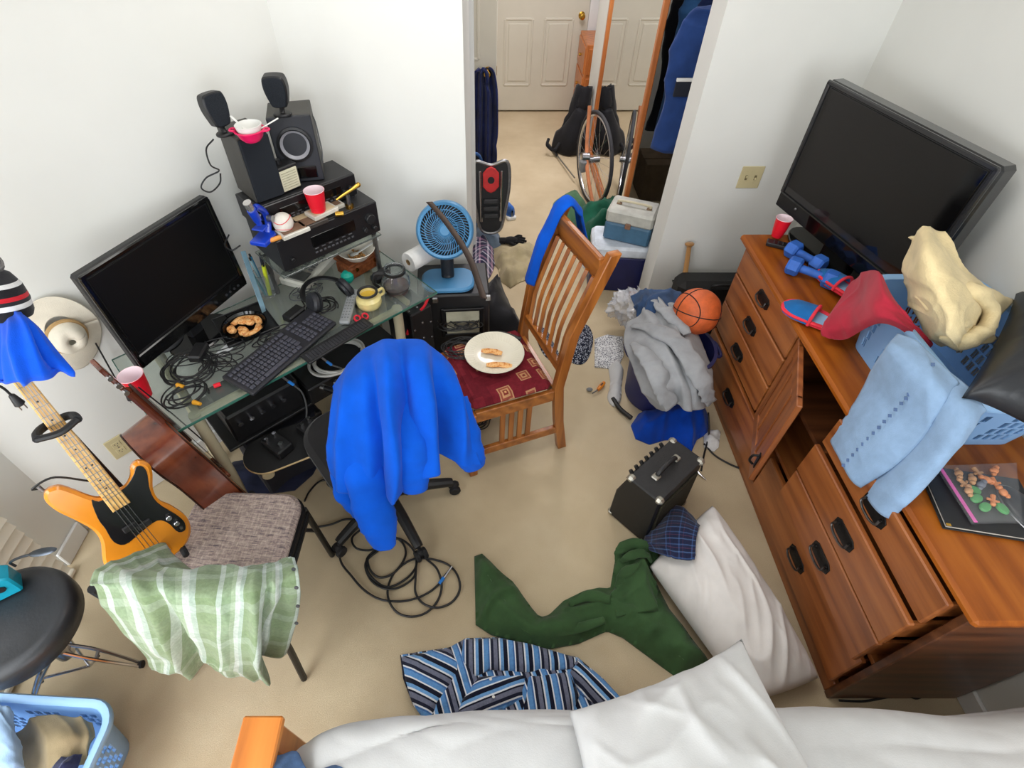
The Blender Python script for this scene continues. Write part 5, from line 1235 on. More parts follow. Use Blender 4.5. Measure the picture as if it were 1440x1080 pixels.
# ================================================================ patterned stacking chair with the green checked shirt
pc = thing('stacking_chair', 'black metal chair with a woven patterned seat in front of the bass', 'chair', (-.845, .79, 0), math.radians(-2))
def chair_fabric():
    m, nt, b = _new('woven_pattern'); v = _coord(nt, 'Object', (1, 1, 1), (0, 0, .12))
    br = nt.nodes.new('ShaderNodeTexBrick'); br.inputs['Scale'].default_value = 16; br.inputs['Color1'].default_value = (*lin((150, 132, 128)), 1); br.inputs['Color2'].default_value = (*lin((112, 100, 104)), 1)
    br.inputs['Mortar'].default_value = (*lin((176, 160, 148)), 1); br.inputs['Mortar Size'].default_value = .03; nt.links.new(v, br.inputs['Vector'])
    v2 = _coord(nt, 'Object', (24, 120, 40), (0, 0, .12)); n = _noise(nt, v2, 1.5, 4, .7); v3 = _coord(nt, 'Object', (160, 14, 40), (0, 0, .12)); n3 = _noise(nt, v3, 1.0, 3, .7)
    c = _ramp(nt, n, [(.34, (62, 58, 74)), (.46, (150, 132, 126)), (.6, (190, 174, 160)), (.7, (110, 84, 90))])
    mx = nt.nodes.new('ShaderNodeMixRGB'); mx.inputs[0].default_value = .62; nt.links.new(br.outputs[0], mx.inputs[1]); nt.links.new(c, mx.inputs[2])
    m2 = nt.nodes.new('ShaderNodeMixRGB'); m2.blend_type = 'OVERLAY'; m2.inputs[0].default_value = .6; nt.links.new(mx.outputs[0], m2.inputs[1]); nt.links.new(n3, m2.inputs[2])
    nt.links.new(m2.outputs[0], b.inputs['Base Color']); b.inputs['Roughness'].default_value = .95; _bump(nt, b, n, .4, .003); return m
WOV = chair_fabric(); sw2 = [(p[0], p[1]) for p in rrect(.385, .44, .07, 3, 3, 6)]
g = G(); g.prism(sw2, .435, .475, Matrix.Translation((0, .02, 0)), bev=.014); g.build('seat', WOV, pc)
g = G(); g.prism([(x*1.035, y*1.03) for x, y in sw2], .412, .442, Matrix.Translation((0, .02, 0)), bev=.006); g.build('seat_pan', BLKM, pc)
for s in (-1, 1):
    G().tube([(s*.200, .225, .008), (s*.195, .21, .25), (s*.190, .20, .425)], .012, 10, smooth=10).build('front_leg', BLKM, pc)
    G().tube([(s*.205, -.245, .008), (s*.200, -.205, .30), (s*.190, -.215, .50), (s*.140, -.250, .80)], .012, 10, smooth=18).build('rear_leg', BLKM, pc)
g = G(); g.box((0.01, -.245, .70), (.26, .03, .19), .014); g.build('backrest', WOV, pc)
for x in (-.2, .2): G().slab((x, -.2, .40), (x, .2, .40), .014, .020, .003).build('side_rail', BLKM, pc)
G().cyl((-.20, .205, .26), (.20, .205, .26), .008, n=10).build('stretcher', BLKM, pc)
CHK = stripes('green_check', 8.0, [(0, (116, 136, 98)), (.14, (182, 194, 186)), (.24, (126, 148, 116)), (.42, (150, 168, 140)), (.52, (196, 204, 200)), (.64, (168, 184, 176)), (.74, (114, 134, 96))], axis=1,
              second=(7, [(0, (142, 156, 130)), (.3, (122, 140, 108)), (.5, (166, 178, 162)), (.7, (130, 148, 116))]), mixfac=.35, grain=120)
rows = [[Z(226, 764, .60), Z(270, 800, .56), Z(320, 806, .56), Z(380, 800, .58), Z(404, 792, .62)],
        [Z(170, 785, .76), Z(236, 800, .72), Z(310, 800, .72), Z(372, 793, .74), Z(408, 788, .77)],
        [Z(128, 812, .835), Z(215, 805, .845), Z(310, 803, .845), Z(372, 797, .845), Z(416, 790, .835)],
        [Yp(135, 832, .525), Yp(216, 838, .49), Yp(306, 838, .485), Yp(370, 828, .495), Yp(420, 812, .53)],
        [Yp(172, 880, .50), Yp(232, 892, .455), Yp(308, 890, .45), Yp(364, 884, .45), Yp(421, 860, .515)],
        [Yp(206, 925, .49), Yp(250, 930, .45), Yp(312, 928, .445), Yp(358, 930, .43), Yp(412, 900, .50)],
        [Yp(212, 943, .48), Yp(256, 946, .45), Yp(318, 946, .44), Yp(366, 956, .43), Yp(404, 922, .49)]]
def fl_folds(u, v):
    f = np.zeros_like(u); k = np.clip((u-.38)*3, 0, 1)
    for (v0, v1, a, w) in ((.10, .32, .018, .03), (.15, .37, -.022, .035), (.62, .80, .022, .03), (.68, .86, -.028, .03), (.86, .90, -.02, .04), (.5, .52, .012, .06)):
        f += 1.5*a*np.exp(-((v-(v0+(v1-v0)*u))/w)**2)*k
    return f
P, su, sv = surf(rows, 90, 90, (.011, 9, 31, .4, 3), fl_folds)
g = G(); g.shell(P, .006, (su, sv)); fs = tag(g.build('checked_shirt', CHK, None, 180), 'green and white checked shirt draped over the patterned chair back', 'shirt')
for i, (px, py) in enumerate(((413, 800), (417, 826), (419, 852), (417, 876))):
    q = V(*Yp(px, py, (.545, .50, .490, .478)[i])); o = G().lathe([(0, 0), (.005, 0), (.005, .002), (0, .0025)], 12, Matrix.Translation(q) @ Matrix.Rotation(math.radians(70), 4, 'X')).build('shirt_button', DGREY, None, origin=tuple(fs.location)); o.parent = fs; o.location = (0, 0, 0)
# ================================================================ bass guitar on its stand
BAM = mat('bass_amber', (226, 140, 34), .22, coat=.6, var=(5, .08)); MAPLE = wood('maple', (206, 156, 84), (226, 178, 104), (240, 200, 132), 2, 1.2, .35)
# bass plane: origin at the bridge end of the body, y along the neck, x across, z out of the front face
bb = V(*T(226, 782, 1.66)); nk = V(*T(34, 540, 1.36)); e1 = V(*T(70, 660, 1.60))
by = (nk-bb).normalized(); zz = V(.62, -.60, .50); bx0 = by.cross(zz).normalized(); bz = bx0.cross(by).normalized()
SB = .79
MB = Matrix((bx0, by, bz)).transposed().to_4x4(); MB.translation = bb; EB = MB.to_euler(); MB = MB @ Matrix.Diagonal((SB, SB, SB, 1))
ba = thing('bass_guitar', 'amber four string bass guitar on a black stand by the window', 'guitar', tuple(bb), 0, None, EB); ba.scale = (SB, SB, SB)
ol = [(0, -.035), (.075, -.030), (.128, .010), (.148, .075), (.130, .150), (.108, .200), (.112, .255), (.142, .315), (.150, .355), (.128, .385), (.098, .378), (.078, .345), (.052, .325), (.028, .322),
      (-.030, .330), (-.055, .355), (-.080, .405), (-.105, .445), (-.140, .452), (-.160, .425), (-.155, .370), (-.130, .300), (-.112, .235), (-.118, .180), (-.150, .110), (-.160, .050), (-.130, -.005), (-.075, -.032)]
ol = [(p[0], p[1]) for p in crom([(a, b, 0) for a, b in ol], 110, True)]
G().prism(ol, -.038, .0, None, bev=.010).build('body', BAM, ba)
pg_ = [(-.058, .345), (-.040, .326), (.030, .322), (.060, .330), (.092, .352), (.112, .372), (.128, .362), (.128, .330), (.104, .268), (.098, .205), (.124, .120), (.132, .072), (.118, .040), (.094, .050), (.086, .105), (.062, .140), (.0, .135), (-.062, .125), (-.086, .160), (-.080, .225), (-.078, .27)]
G().prism([(p[0], p[1]) for p in crom([(a, b, 0) for a, b in pg_], 70, True)], .0005, .0035, None, bev=.001).build('pickguard', mat('pickguard_black', (22, 22, 25), .2, coat=.3), ba)
NL = (nk-bb).length/SB
G().prism([(-.031, .265), (.031, .265), (.021, NL+.02), (-.021, NL+.02)], -.014, .013, None, bev=.004).build('neck', MAPLE, ba)
fr = G(); Ls = NL+.04
for k in range(1, 20):
    y = NL+.04-(NL-.02)*(1-2**(-k/12)); w = np.interp(y, [.265, NL], [.030, .021])
    if y > .27: G().box((0, y, .0135), (w*2, .0022, .0018), .0006).build('fret', STEEL, ba)
g = G()
for k in (3, 5, 7, 9, 12, 15, 17):
    y = NL+.04-(NL-.02)*(1-2**(-(k-.5)/12))
    for x in ((0,) if k != 12 else (-.010, .010)): g.cyl((x, y, .0128), (x, y, .0138), .0034, n=10)
g.build('fret_dots', BLK, ba)
G().prism([(-.021, NL+.02), (.021, NL+.02), (.045, NL+.10), (.048, NL+.20), (.0, NL+.22), (-.030, NL+.17), (-.034, NL+.08)], -.016, -.002, None, bev=.003).build('headstock', MAPLE, ba)
for i in range(4): G().cyl((-.045, NL+.06+i*.035, -.010), (-.075, NL+.06+i*.035, -.010), .010, .014, 10).build('tuning_peg', CHROME, ba)
for i in range(4):
    x = -.0225+i*.015; G().cyl((x, .020, .014), (x*.62, NL+.03, .0165), .0014, n=6).build('string', STEEL, ba)
br_ = G().box((0, .018, .004), (.078, .040, .006), .002)
bo = br_.build('bridge', CHROME, ba)
for i in range(4): G().cyl((-.0225+i*.015, .004, .009), (-.0225+i*.015, .034, .009), .006, n=10).build('bridge_saddle', CHROME, bo)
for (x, y) in ((-.018, .178), (.022, .158)): G().box((x, y, .007), (.050, .026, .012), .004).build('pickup', BLK, ba)
for (x, y) in ((.098, .128), (.108, .090)): G().cyl((x, y, .003), (x, y, .020), .011, .010, 18, bev=.002).build('control_knob', CHROME, ba)
G().cyl((.112, .060, .003), (.112, .060, .010), .006, n=12).build('output_jack', STEEL, ba)
G().cyl((-.148, .452, -.019), (-.152, .475, -.019), .006, .008, 12).build('strap_button', STEEL, ba)
G().tube([MB.inverted() @ p for p in [MB @ V(-.150, .465, -.019), MB @ V(-.165, .48, -.01), MB @ V(-.10, .48, -.01), MB @ V(-.03, .40, -.03)]], .004, 6, smooth=20).build('strap_end', BLK, ba)
# stand
foot = MB @ V(0, .05, -.12); ba_back = MB @ V(0, .62, -.07)
gs = thing('guitar_stand', 'black tubular guitar stand holding the amber bass', 'guitar stand', (foot.x, foot.y, 0))
L0 = V(foot.x, foot.y, 0)
G().tube([V(foot.x-.10, foot.y+.12, .18)-L0, ba_back-L0], .014, 12).build('upright', BLKM, gs)
yk = [MB @ V(.060, .640, .055), MB @ V(.055, .645, .01), MB @ V(.030, .64, -.045), MB @ V(-.030, .64, -.045), MB @ V(-.055, .645, .01), MB @ V(-.060, .640, .055)]
G().tube([p-L0 for p in yk], .011, 10, smooth=30).build('yoke', RUB, gs)
G().tube([MB @ V(.060, .640, .052)-L0, MB @ V(.0, .628, .062)-L0, MB @ V(-.065, .640, .052)-L0], .009, 8, smooth=12).build('safety_strap', BLK, gs)
apex = V(foot.x-.10, foot.y+.12, .18)
for p in ((-.36, .02), (.22, -.06), (-.10, .22)):
    e = apex+V(p[0]*.6, p[1]*.8, 0); e.z = .014
    G().tube([apex-L0, e-L0], .011, 10).build('leg', BLKM, gs); G().tube([e-L0-(e-apex).normalized()*.03, e-L0], .014, 10).build('rubber_foot', RUB, gs)
for s in (-1, 1): G().tube([apex-L0, MB @ V(s*.07, -.048, -.05)-L0, MB @ V(s*.07, -.052, .02)-L0], .010, 8, smooth=12).build('cradle_arm', RUB, gs)
# blue cloth and knitted hat on the headstock
def Bp(x, y, z): return tuple(MB @ V(x, y, z))
HN = NL
rows = [[Z(-25, 452, 1.42), Z(2, 446, 1.44), Z(22, 438, 1.45), Z(42, 442, 1.43)],
        [T(-30, 476, 1.16), T(5, 462, 1.14), T(36, 452, 1.14), T(58, 460, 1.18)],
        [T(-34, 512, 1.17), T(4, 498, 1.135), T(46, 486, 1.135), T(82, 492, 1.19)],
        [T(-36, 545, 1.19), T(10, 534, 1.15), T(52, 522, 1.15), T(104, 520, 1.20)],
        [T(-34, 560, 1.20), T(14, 541, 1.17), T(54, 534, 1.17), T(106, 530, 1.21)]]
rows[0] = [T(-22, 455, 1.17), T(4, 445, 1.16), T(24, 439, 1.16), T(42, 445, 1.18)]
P, su, sv = surf(rows, 50, 50, (.005, 11, 41, 0, 3), folds=lambda u, v: (.016*np.exp(-((v-.42-.1*u)/.06)**2)-.020*np.exp(-((v-.72-.16*u)/.06)**2)-.016*np.exp(-((v-.2)/.06)**2))*np.clip(u*2, 0, 1))
one('blue_cloth', 'royal blue cloth hung over the headstock of the amber bass', 'cloth', P, .005, cloth('blue_cotton', (10, 84, 216), .12))
KN = stripes('knit_black_white', 9.0, [(0, (30, 30, 34)), (.30, (222, 222, 220)), (.40, (40, 40, 44)), (.48, (196, 36, 48)), (.56, (30, 30, 34)), (.72, (214, 214, 214)), (.80, (46, 46, 50))], axis=1, grain=90)
q = V(*T(2, 420, 1.17)); g = G()
kn = thing('knitted_hat', 'black and white knitted hat with a red stripe on the bass headstock', 'hat', tuple(q), 0)
hd = (V(*T(12, 446, 1.17))-V(*T(-8, 392, 1.13))).normalized(); qm = (-hd).to_track_quat('Z', 'Y').to_matrix().to_4x4()
vs_pr = [(.046, -.040), (.050, -.030), (.050, .0), (.044, .03), (.030, .055), (.012, .066), (0, .068)]
prof_m = KN
g = G().lathe(vs_pr, 28, qm); vv = np.array(g.v); g.uv = {i: (0, float(((qm.inverted() @ V(*p)).z+.05)*1.0)) for i, p in enumerate(g.v)}
g.build('hat_body', KN, kn, 180); G().ball(tuple(qm @ V(0, 0, .075)), (.026, .026, .024), 14, 9).build('pompom', mat('pompom_grey', (120, 118, 116), .95, var=(90, .5), bump=(90, 1, .01)), kn)
# ================================================================ sun hat on the wall, plug and cord
HATM = cloth('hat_canvas', (232, 224, 206), .06, 260); HBM = cloth('hat_band', (186, 152, 104), .08)
hp_ = V(*on_diag(90, 468, .038)); nr = V(nrm.x, nrm.y, 0).normalized(); tx = V(d.x, d.y, 0).normalized()
RH = Matrix((tx, V(0, 0, 1), V(tx.y, -tx.x, 0))).transposed().to_4x4()
if (RH @ V(0, 0, 1)).dot(nr) < 0: RH = Matrix((-tx, V(0, 0, 1), nr)).transposed().to_4x4()
ht = thing('sun_hat', 'cream canvas sun hat with a tan band hanging beside the monitor', 'hat', tuple(hp_), 0, None, RH.to_euler())
nu, nv = 24, 56; P = np.zeros((nu, nv, 3)); Q = np.zeros((14, nv, 3))
for j in range(nv):
    a = 2*math.pi*j/(nv-1)
    for i in range(nu):
        s = i/(nu-1); r = .058+s*.070; P[i, j] = (r*.86*math.cos(a), r*1.16*math.sin(a)-.012*s, -.012*s+.010*math.sin(3*a+1)*s**2+.010*math.sin(2*a)*s)
    for i in range(14):
        s = i/13; rr = .060*math.cos(s*math.pi/2*.98)**.5; Q[i, j] = (rr*.95*math.cos(a), rr*1.0*math.sin(a)-.03*s*0-.01, .068*math.sin(s*math.pi/2)-.010*math.exp(-((rr*math.cos(a))/.02)**2)*s)
G().shell(P, .003).build('brim', HATM, ht, 180); G().shell(Q, -.003).build('crown', HATM, ht, 180)
G().tube([(.0565*math.cos(a), .0595*math.sin(a)-.01, .012) for a in np.linspace(0, 2*math.pi, 41)[:-1]], .008, 8, closed=True, flat=1).build('hat_band', HBM, ht)
G().cyl((0, 0, -.034), (0, 0, -.006), .004, n=8).build('wall_hook', STEEL, ht)
for (px, py, lab, s_) in ((22, 562, 'black plug hanging on a cord beside the bass neck', .05), (181, 558, 'black plug hanging against the wall beside the acoustic guitar neck', .03)):
    q = V(*(T(px, py, 1.30) if px < 100 else on_diag(px, py, .02))); t = thing('power_plug', lab, 'plug', tuple(q), .6)
    G().cyl((0, 0, -.018), (0, 0, .018), .012, .007, 12, bev=.003).build('plug_body', BLK, t); g = G()
    for s in (-1, 1): g.box((s*.006, 0, -.026), (.002, .005, .018), .0005)
    g.build('prongs', STEEL, t)
    top_ = (-.03, 0, .10) if px < 100 else (.02, -.02, .30)
    G().tube([(0, 0, .016), (-.004, 0, .05), top_], .003, 6, smooth=12).build('cord', CAB, t)
# ================================================================ acoustic guitar leaning on the desk
ACB = wood('mahogany_side', (66, 26, 14), (110, 50, 28), (140, 72, 42), 1, .8, .22, .6); ACT = wood('guitar_top_brown', (90, 44, 22), (130, 70, 36), (150, 88, 48), 1, .8, .25, .5)
a0 = V(*T(322, 698, 2.08)); a1 = V(*T(182, 547, 1.63)); a0 += V(.0, .07, -.03)
ay = (a1-a0).normalized(); az = V(.62, .74, .10); axx = ay.cross(az).normalized(); az = axx.cross(ay).normalized()
MA = Matrix((axx, ay, az)).transposed().to_4x4(); MA.translation = a0
ag = thing('acoustic_guitar', 'glossy brown acoustic guitar seen edge on against the desk', 'guitar', tuple(a0), 0, None, MA.to_euler())
NA = (a1-a0).length
half = [(0, 0), (.10, .004), (.172, .055), (.190, .120), (.172, .185), (.132, .240), (.118, .275), (.126, .320), (.140, .365), (.128, .410), (.085, .438), (.03, .445)]
ol = half+[(-x, y) for x, y in half[::-1][:-1]]
ol = [(p[0]*.84, p[1]*1.1) for p in crom([(a, b, 0) for a, b in ol], 90, True)]
G().prism(ol, -.125, .0, None, bev=.004).build('body_sides', ACB, ag); tp_ = G().prism(ol, .0005, .004, None, bev=.001).build('soundboard', ACT, ag)
G().lathe([(.040, .0045), (.046, .0045), (.046, .0055), (.040, .0055)], 30, Matrix.Translation((0, .32, 0))).build('rosette', CREAM, ag); G().lathe([(0, .0044), (.039, .0046)], 30, Matrix.Translation((0, .32, 0))).build('sound_hole', mat('hole_dark', (14, 10, 8), .8), ag)
G().box((0, .14, .008), (.12, .022, .010), .003).build('bridge', ACB, ag)
for zz_ in (.0, -.125): G().tube([(x, y, zz_) for x, y in ol], .0025, 6, closed=True).build('binding', mat('binding_dark', (50, 24, 14), .3), ag)
G().prism([(-.026, .36), (.026, .36), (.021, NA), (-.021, NA)], .004, .013, None, bev=.002).build('fretboard', mat('rosewood', (58, 34, 24), .5), ag)
G().prism([(-.025, .42), (.025, .42), (.021, NA), (-.021, NA)], -.020, .004, None, bev=.008).build('neck', ACB, ag)
G().prism([(-.022, NA), (.022, NA), (.034, NA+.06), (.032, NA+.13), (-.032, NA+.13), (-.034, NA+.06)], -.018, -.004, None, bev=.003).build('headstock', ACB, ag)
for i in range(6):
    x = -.016+i*.0064; G().cyl((x*1.6, .14, .015), (x, NA, .0155), .0008, n=5).build('string', STEEL, ag)
for s in (-1, 1):
    for i in range(3): G().cyl((s*.032, NA+.03+i*.035, -.012), (s*.052, NA+.03+i*.035, -.012), .006, .008, 8).build('tuning_peg', CHROME, ag)
G().tube([(0, .02, -.04), (.01, -.04, -.02), (.06, .10, .03), (.05, .40, .03), (.03, .62, .02)], .0025, 6, smooth=30).build('strap_cord', BLK, ag)
e0 = MA @ V(0, -.004, -.06); gs2 = thing('guitar_stand', 'low black folding stand under the brown acoustic guitar', 'guitar stand', (e0.x, e0.y, 0))
for s in (-1, 1):
    p_ = MA @ V(s*.09, -.012, -.06); q_ = V(p_.x, p_.y, p_.z); L0 = V(e0.x, e0.y, 0)
    for k in (-1, 1): G().tube([q_-L0, V(q_.x+.05*k*az.x, q_.y+.05*k*az.y, .012)-L0], .009, 8).build('leg', BLKM, gs2)
    G().tube([MA @ V(s*.09, -.012, -.14)-L0, MA @ V(s*.09, -.014, .005)-L0, MA @ V(s*.09, .020, .016)-L0], .008, 8, smooth=10).build('cradle_arm', RUB, gs2)
# ================================================================ fan on the black rack, brown strap
FBL = mat('fan_blue', (74, 136, 182), .4, var=(5, .05)); FBD = mat('fan_dark', (30, 34, 40), .5)
ZK = .655
kb0 = V(*Z(648, 404, ZK)); rk = thing('equipment_rack', 'black rack box with a pale front panel under the blue fan', 'rack', (-.105, 1.935, 0), math.radians(4))
G().box((-.03, .13, ZK/2), (.33, .25, ZK-.004), .008).build('rack_box', BLK, rk)
G().box((.008, .0, .50), (.155, .010, .16), .002).build('front_panel', mat('panel_beige', (176, 172, 150), .5), rk); g = G()
for z in (.425, .575): g.box((.008, -.004, z), (.19, .014, .016), .003)
for x in (-.085, .10): g.box((x, -.004, .50), (.016, .014, .17), .003)
g.build('panel_frame', BLKM, rk)
for x in (-.115, .125): G().box((x, -.002, ZK-.02), (.03, .014, .03), .005).build('corner_latch', STEEL, rk)
fq = V(*Z(628, 392, ZK)); fc = V(*T(626, 317, 2.28))
fn = thing('desk_fan', 'round blue fan standing on the black rack', 'fan', (fc.x, min(fc.y-.02, 2.06), ZK+.001), math.radians(3))
hz = fc.z-ZK
R_ = Matrix.Translation((0, -.02, hz)) @ Matrix.Rotation(math.radians(62), 4, 'X')
FR = .118
G().prism([(p[0], p[1]) for p in rrect(.24, .17, .06, 2, 2, 6)], 0, .026, None, bev=.008).build('base', FBL, fn)
G().tube([(0, .02, .02), (0, .03, .06), (0, .035, hz-.03)], .030, 12, smooth=8).build('neck', FBD, fn)
G().lathe([(FR-.012, -.055), (FR, -.05), (FR+.004, .0), (FR, .022), (FR-.006, .030), (FR-.016, .026), (FR-.014, .0), (FR-.016, -.05)], 56, R_).build('fan_ring', FBL, fn, 60)
g = G()
for k in range(46):
    a = 2*math.pi*k/46; pts = [R_ @ V(r*math.cos(a+.9*(1-r/FR)), r*math.sin(a+.9*(1-r/FR)), .020+.004*(1-r/FR)) for r in (.026, .05, .075, FR-.010)]
    g.tube(pts, .0016, 5)
for r in (.055, .083): g.tube([R_ @ V(r*math.cos(a), r*math.sin(a), .019) for a in np.linspace(0, 2*math.pi, 49)[:-1]], .0018, 5, closed=True)
o = g.build('grille', FBL, fn); o['kind'] = 'stuff'
G().lathe([(0, .030), (.020, .029), (.027, .023), (.026, .016), (0, .015)], 24, R_).build('grille_hub', FBL, fn)
for k in range(4):
    g = G(); nu_, nv_ = 8, 8; Pm = np.zeros((nu_, nv_, 3))
    for i in range(nu_):
        for j in range(nv_):
            r = .022+.078*i/(nu_-1); a = 2*math.pi*k/4+(j/(nv_-1)-.5)*1.1*(.6+.5*i/(nu_-1)); Pm[i, j] = R_ @ V(r*math.cos(a), r*math.sin(a), -.022+.020*(j/(nv_-1)-.5))
    g.shell(Pm, .002); g.build('fan_blade', FBD, fn)
G().lathe([(0, .0), (.024, -.002), (.028, -.05), (.05, -.06), (.05, -.075), (0, -.08)], 24, R_).build('motor', FBD, fn)
G().lathe([(FR-.012, -.054), (.06, -.066), (0, -.070)], 40, R_).build('rear_guard', mat('guard_dark', (38, 44, 52), .6), fn)
STR = mat('brown_strap', (74, 60, 52), .7)
pts = [T(603, 284, 2.13), T(622, 306, 2.125), T(645, 338, 2.14), T(662, 368, 2.17), T(672, 396, 2.20), T(680, 420, 2.22)]
g = G(); pp = crom(pts, 40); nv_ = np.array([.026*.9, -.016, .010]); Pm = np.stack([pp-nv_*.55, pp, pp+nv_*.55], 1); g.shell(Pm, .004)
tag(g.build('brown_strap', STR, None, 180), 'brown strap hanging diagonally across the front of the blue fan', 'strap')
# ================================================================ clothes on the floor
def floor_cloth(name, label, cat, px, m, h=.03, edge=.035, wr=(.010, 9, 1, 0, 2.5), ridges=(), step=.011, z0=0.0, ua=0.0, sm=0, group=None, zz=None):
    g = G(); heap(g, fl(px, z0 if zz is None else zz), z0, h, edge, wr, [(fl(r, z0+h), rh, rw) for r, rh, rw in ridges], step, ua, smooth_n=sm)
    return tag(g.build(name, m, None, 180), label, cat, group)
GRN = cloth('olive_green', (60, 88, 54), .14, 300)
pts = [(667, 783), (678, 779), (701, 803), (721, 819), (748, 857), (759, 870), (772, 866), (792, 846), (820, 832), (842, 827), (858, 828), (864, 792), (871, 772), (888, 766), (904, 760), (926, 783), (916, 806), (929, 835), (940, 857), (997, 932), (980, 943), (951, 953), (929, 937), (875, 897), (853, 888), (813, 906), (763, 915), (690, 893), (669, 879)]
gp = floor_cloth('green_trousers', 'dark green trousers sprawled on the carpet beside the white pillow', 'trousers', pts, GRN, .038, .04, (.026, 10, 3, .5, 3),
    [([(672, 810), (700, 850), (745, 890), (800, 880)], .014, .02), ([(860, 845), (905, 880), (970, 935)], .016, .03), ([(870, 790), (895, 800), (905, 835)], .03, .03), ([(760, 880), (810, 860), (850, 845)], .012, .015), ([(905, 770), (918, 790)], .02, .015)])
zl_ = lambda p, z=.05: Z(p[0], p[1], z)
P, su, sv = surf([[Z(868, 790, .05), Z(880, 772, .085), Z(904, 764, .07), Z(925, 784, .05)], [Z(866, 812, .06), Z(886, 800, .10), Z(902, 792, .095), Z(914, 800, .06)], [Z(862, 842, .06), Z(885, 836, .10), Z(910, 826, .10), Z(928, 836, .06)], [Z(868, 868, .05), Z(890, 862, .075), Z(914, 860, .075), Z(926, 862, .05)]], 40, 40, (.020, 12, 7, .7, 2.5))
g = G().shell(P, .006); o = g.build('waistband', GRN, None, 180, origin=tuple(gp.location)); o.parent = gp; o.location = (0, 0, 0)
g = G()
for pth in ([(680, 800), (715, 850), (757, 880)], [(880, 862), (925, 898), (962, 928)], [(886, 818), (906, 806)]):
    q = crom([Z(*p, .062) for p in pth], 30); 
    for i in range(0, 29, 2): g.slab(q[i], q[i+1], .002, .0015, .0004)
o = g.build('stitching', mat('green_stitch', (92, 118, 84), .9), None, origin=tuple(gp.location)); o.parent = gp; o.location = (0, 0, 0); o['kind'] = 'stuff'
for i, (pp, rr_) in enumerate((([Z(869, 792, .06), Z(872, 774, .09), Z(893, 764, .09), Z(917, 772, .08), Z(925, 787, .06)], [.012, .020, .020, .018, .012]), ([Z(874, 790, .09), Z(888, 780, .115), Z(906, 778, .11), Z(916, 790, .08)], [.010, .018, .016, .010]), ([Z(868, 828, .07), Z(880, 806, .10), Z(898, 794, .11)], [.016, .022, .012]), ([Z(800, 850, .045), Z(830, 838, .06), Z(858, 842, .07)], [.010, .020, .014]), ([Z(700, 862, .04), Z(748, 886, .055), Z(800, 886, .05), Z(850, 872, .06)], [.010, .018, .018, .010]))):
    o = roll(pp, rr_, seed=i+31, flat=.5, amp=.006).build('fold', GRN, None, 180, origin=tuple(gp.location)); o.parent = gp; o.location = (0, 0, 0)
STS = [(0, (22, 26, 44)), (.16, (226, 230, 236)), (.21, (96, 148, 204)), (.38, (70, 116, 176)), (.44, (226, 230, 236)), (.49, (30, 34, 54)), (.60, (112, 116, 136)), (.76, (24, 28, 46)), (.82, (224, 228, 234)), (.88, (110, 160, 212))]
ST1 = stripes('shirt_stripes', 11, STS, 0, grain=130)
sh_ = floor_cloth('striped_shirt', 'blue black and white striped shirt spread on the carpet before the bed', 'shirt', [(563, 922), (600, 916), (632, 911), (655, 898), (700, 897), (742, 905), (780, 918), (812, 925), (848, 955), (880, 990), (800, 1030), (606, 1026), (580, 990), (567, 955)], ST1, .020, .03, (.010, 10, 5, .3, 2.5), [([(700, 925), (812, 932)], .012, .012), ([(640, 915), (655, 950), (615, 990)], .012, .015)], ua=.35)
def part_cloth(name, parent, px, m, z0, h, ua, wr=(.008, 12, 3, .4, 2.5), edge=.02, ridges=()):
    g = G(); heap(g, fl(px, z0), z0, h, edge, wr, [(fl(r, z0+h), a, b) for r, a, b in ridges], .010, ua); o = g.build(name, m, None, 180, origin=tuple(parent.location)); o.parent = parent; o.location = (0, 0, 0); return o
part_cloth('collar_band', sh_, [(652, 900), (700, 898), (745, 906), (812, 926), (805, 941), (740, 946), (690, 942), (668, 952), (648, 930)], ST1, .030, .012, .03)
part_cloth('sleeve', sh_, [(565, 924), (632, 912), (650, 935), (625, 985), (600, 1015), (578, 985), (570, 955)], ST1, .022, .016, 1.15)
part_cloth('sleeve', sh_, [(812, 928), (850, 957), (880, 990), (850, 1000), (815, 975), (800, 945)], ST1, .024, .014, .75)
part_cloth('shirt_front', sh_, [(672, 952), (740, 950), (735, 985), (690, 1005), (640, 1015), (650, 985)], ST1, .026, .016, 1.9)
part_cloth('shirt_front', sh_, [(742, 950), (800, 946), (815, 978), (800, 1015), (730, 1012), (738, 985)], ST1, .026, .018, .1)
for (px, py) in ((694, 980), (690, 955)):
    q = Z(px, py, .06); o = G().cyl(q, (q[0], q[1], q[2]+.002), .005, n=12).build('button', WHT, None, origin=tuple(sh_.location)); o.parent = sh_; o.location = (0, 0, 0)
o = weld(pillow([Z(1000, 714, .10), Z(1148, 955, .05), Z(1048, 990, .05), Z(912, 800, .06)], .15, 60, (.016, 8, 26, .9, 3), -.02, .22).build('pillow', cloth('pillowcase', (226, 222, 218), .04, 300, .9, .1, .2), None, 180))
o.location.z += .018
tag(o, 'long white pillow lying on the carpet against the oak dresser', 'pillow', 'white pillows')
PLD = stripes('navy_plaid', 16, [(0, (28, 34, 66)), (.35, (70, 100, 150)), (.45, (34, 40, 74)), (.62, (96, 60, 84)), (.68, (26, 32, 60)), (.9, (84, 116, 164))], 0, second=(15, [(0, (26, 30, 60)), (.4, (62, 90, 140)), (.5, (28, 34, 64)), (.72, (80, 50, 76)), (.78, (30, 36, 68))]), mixfac=.5)
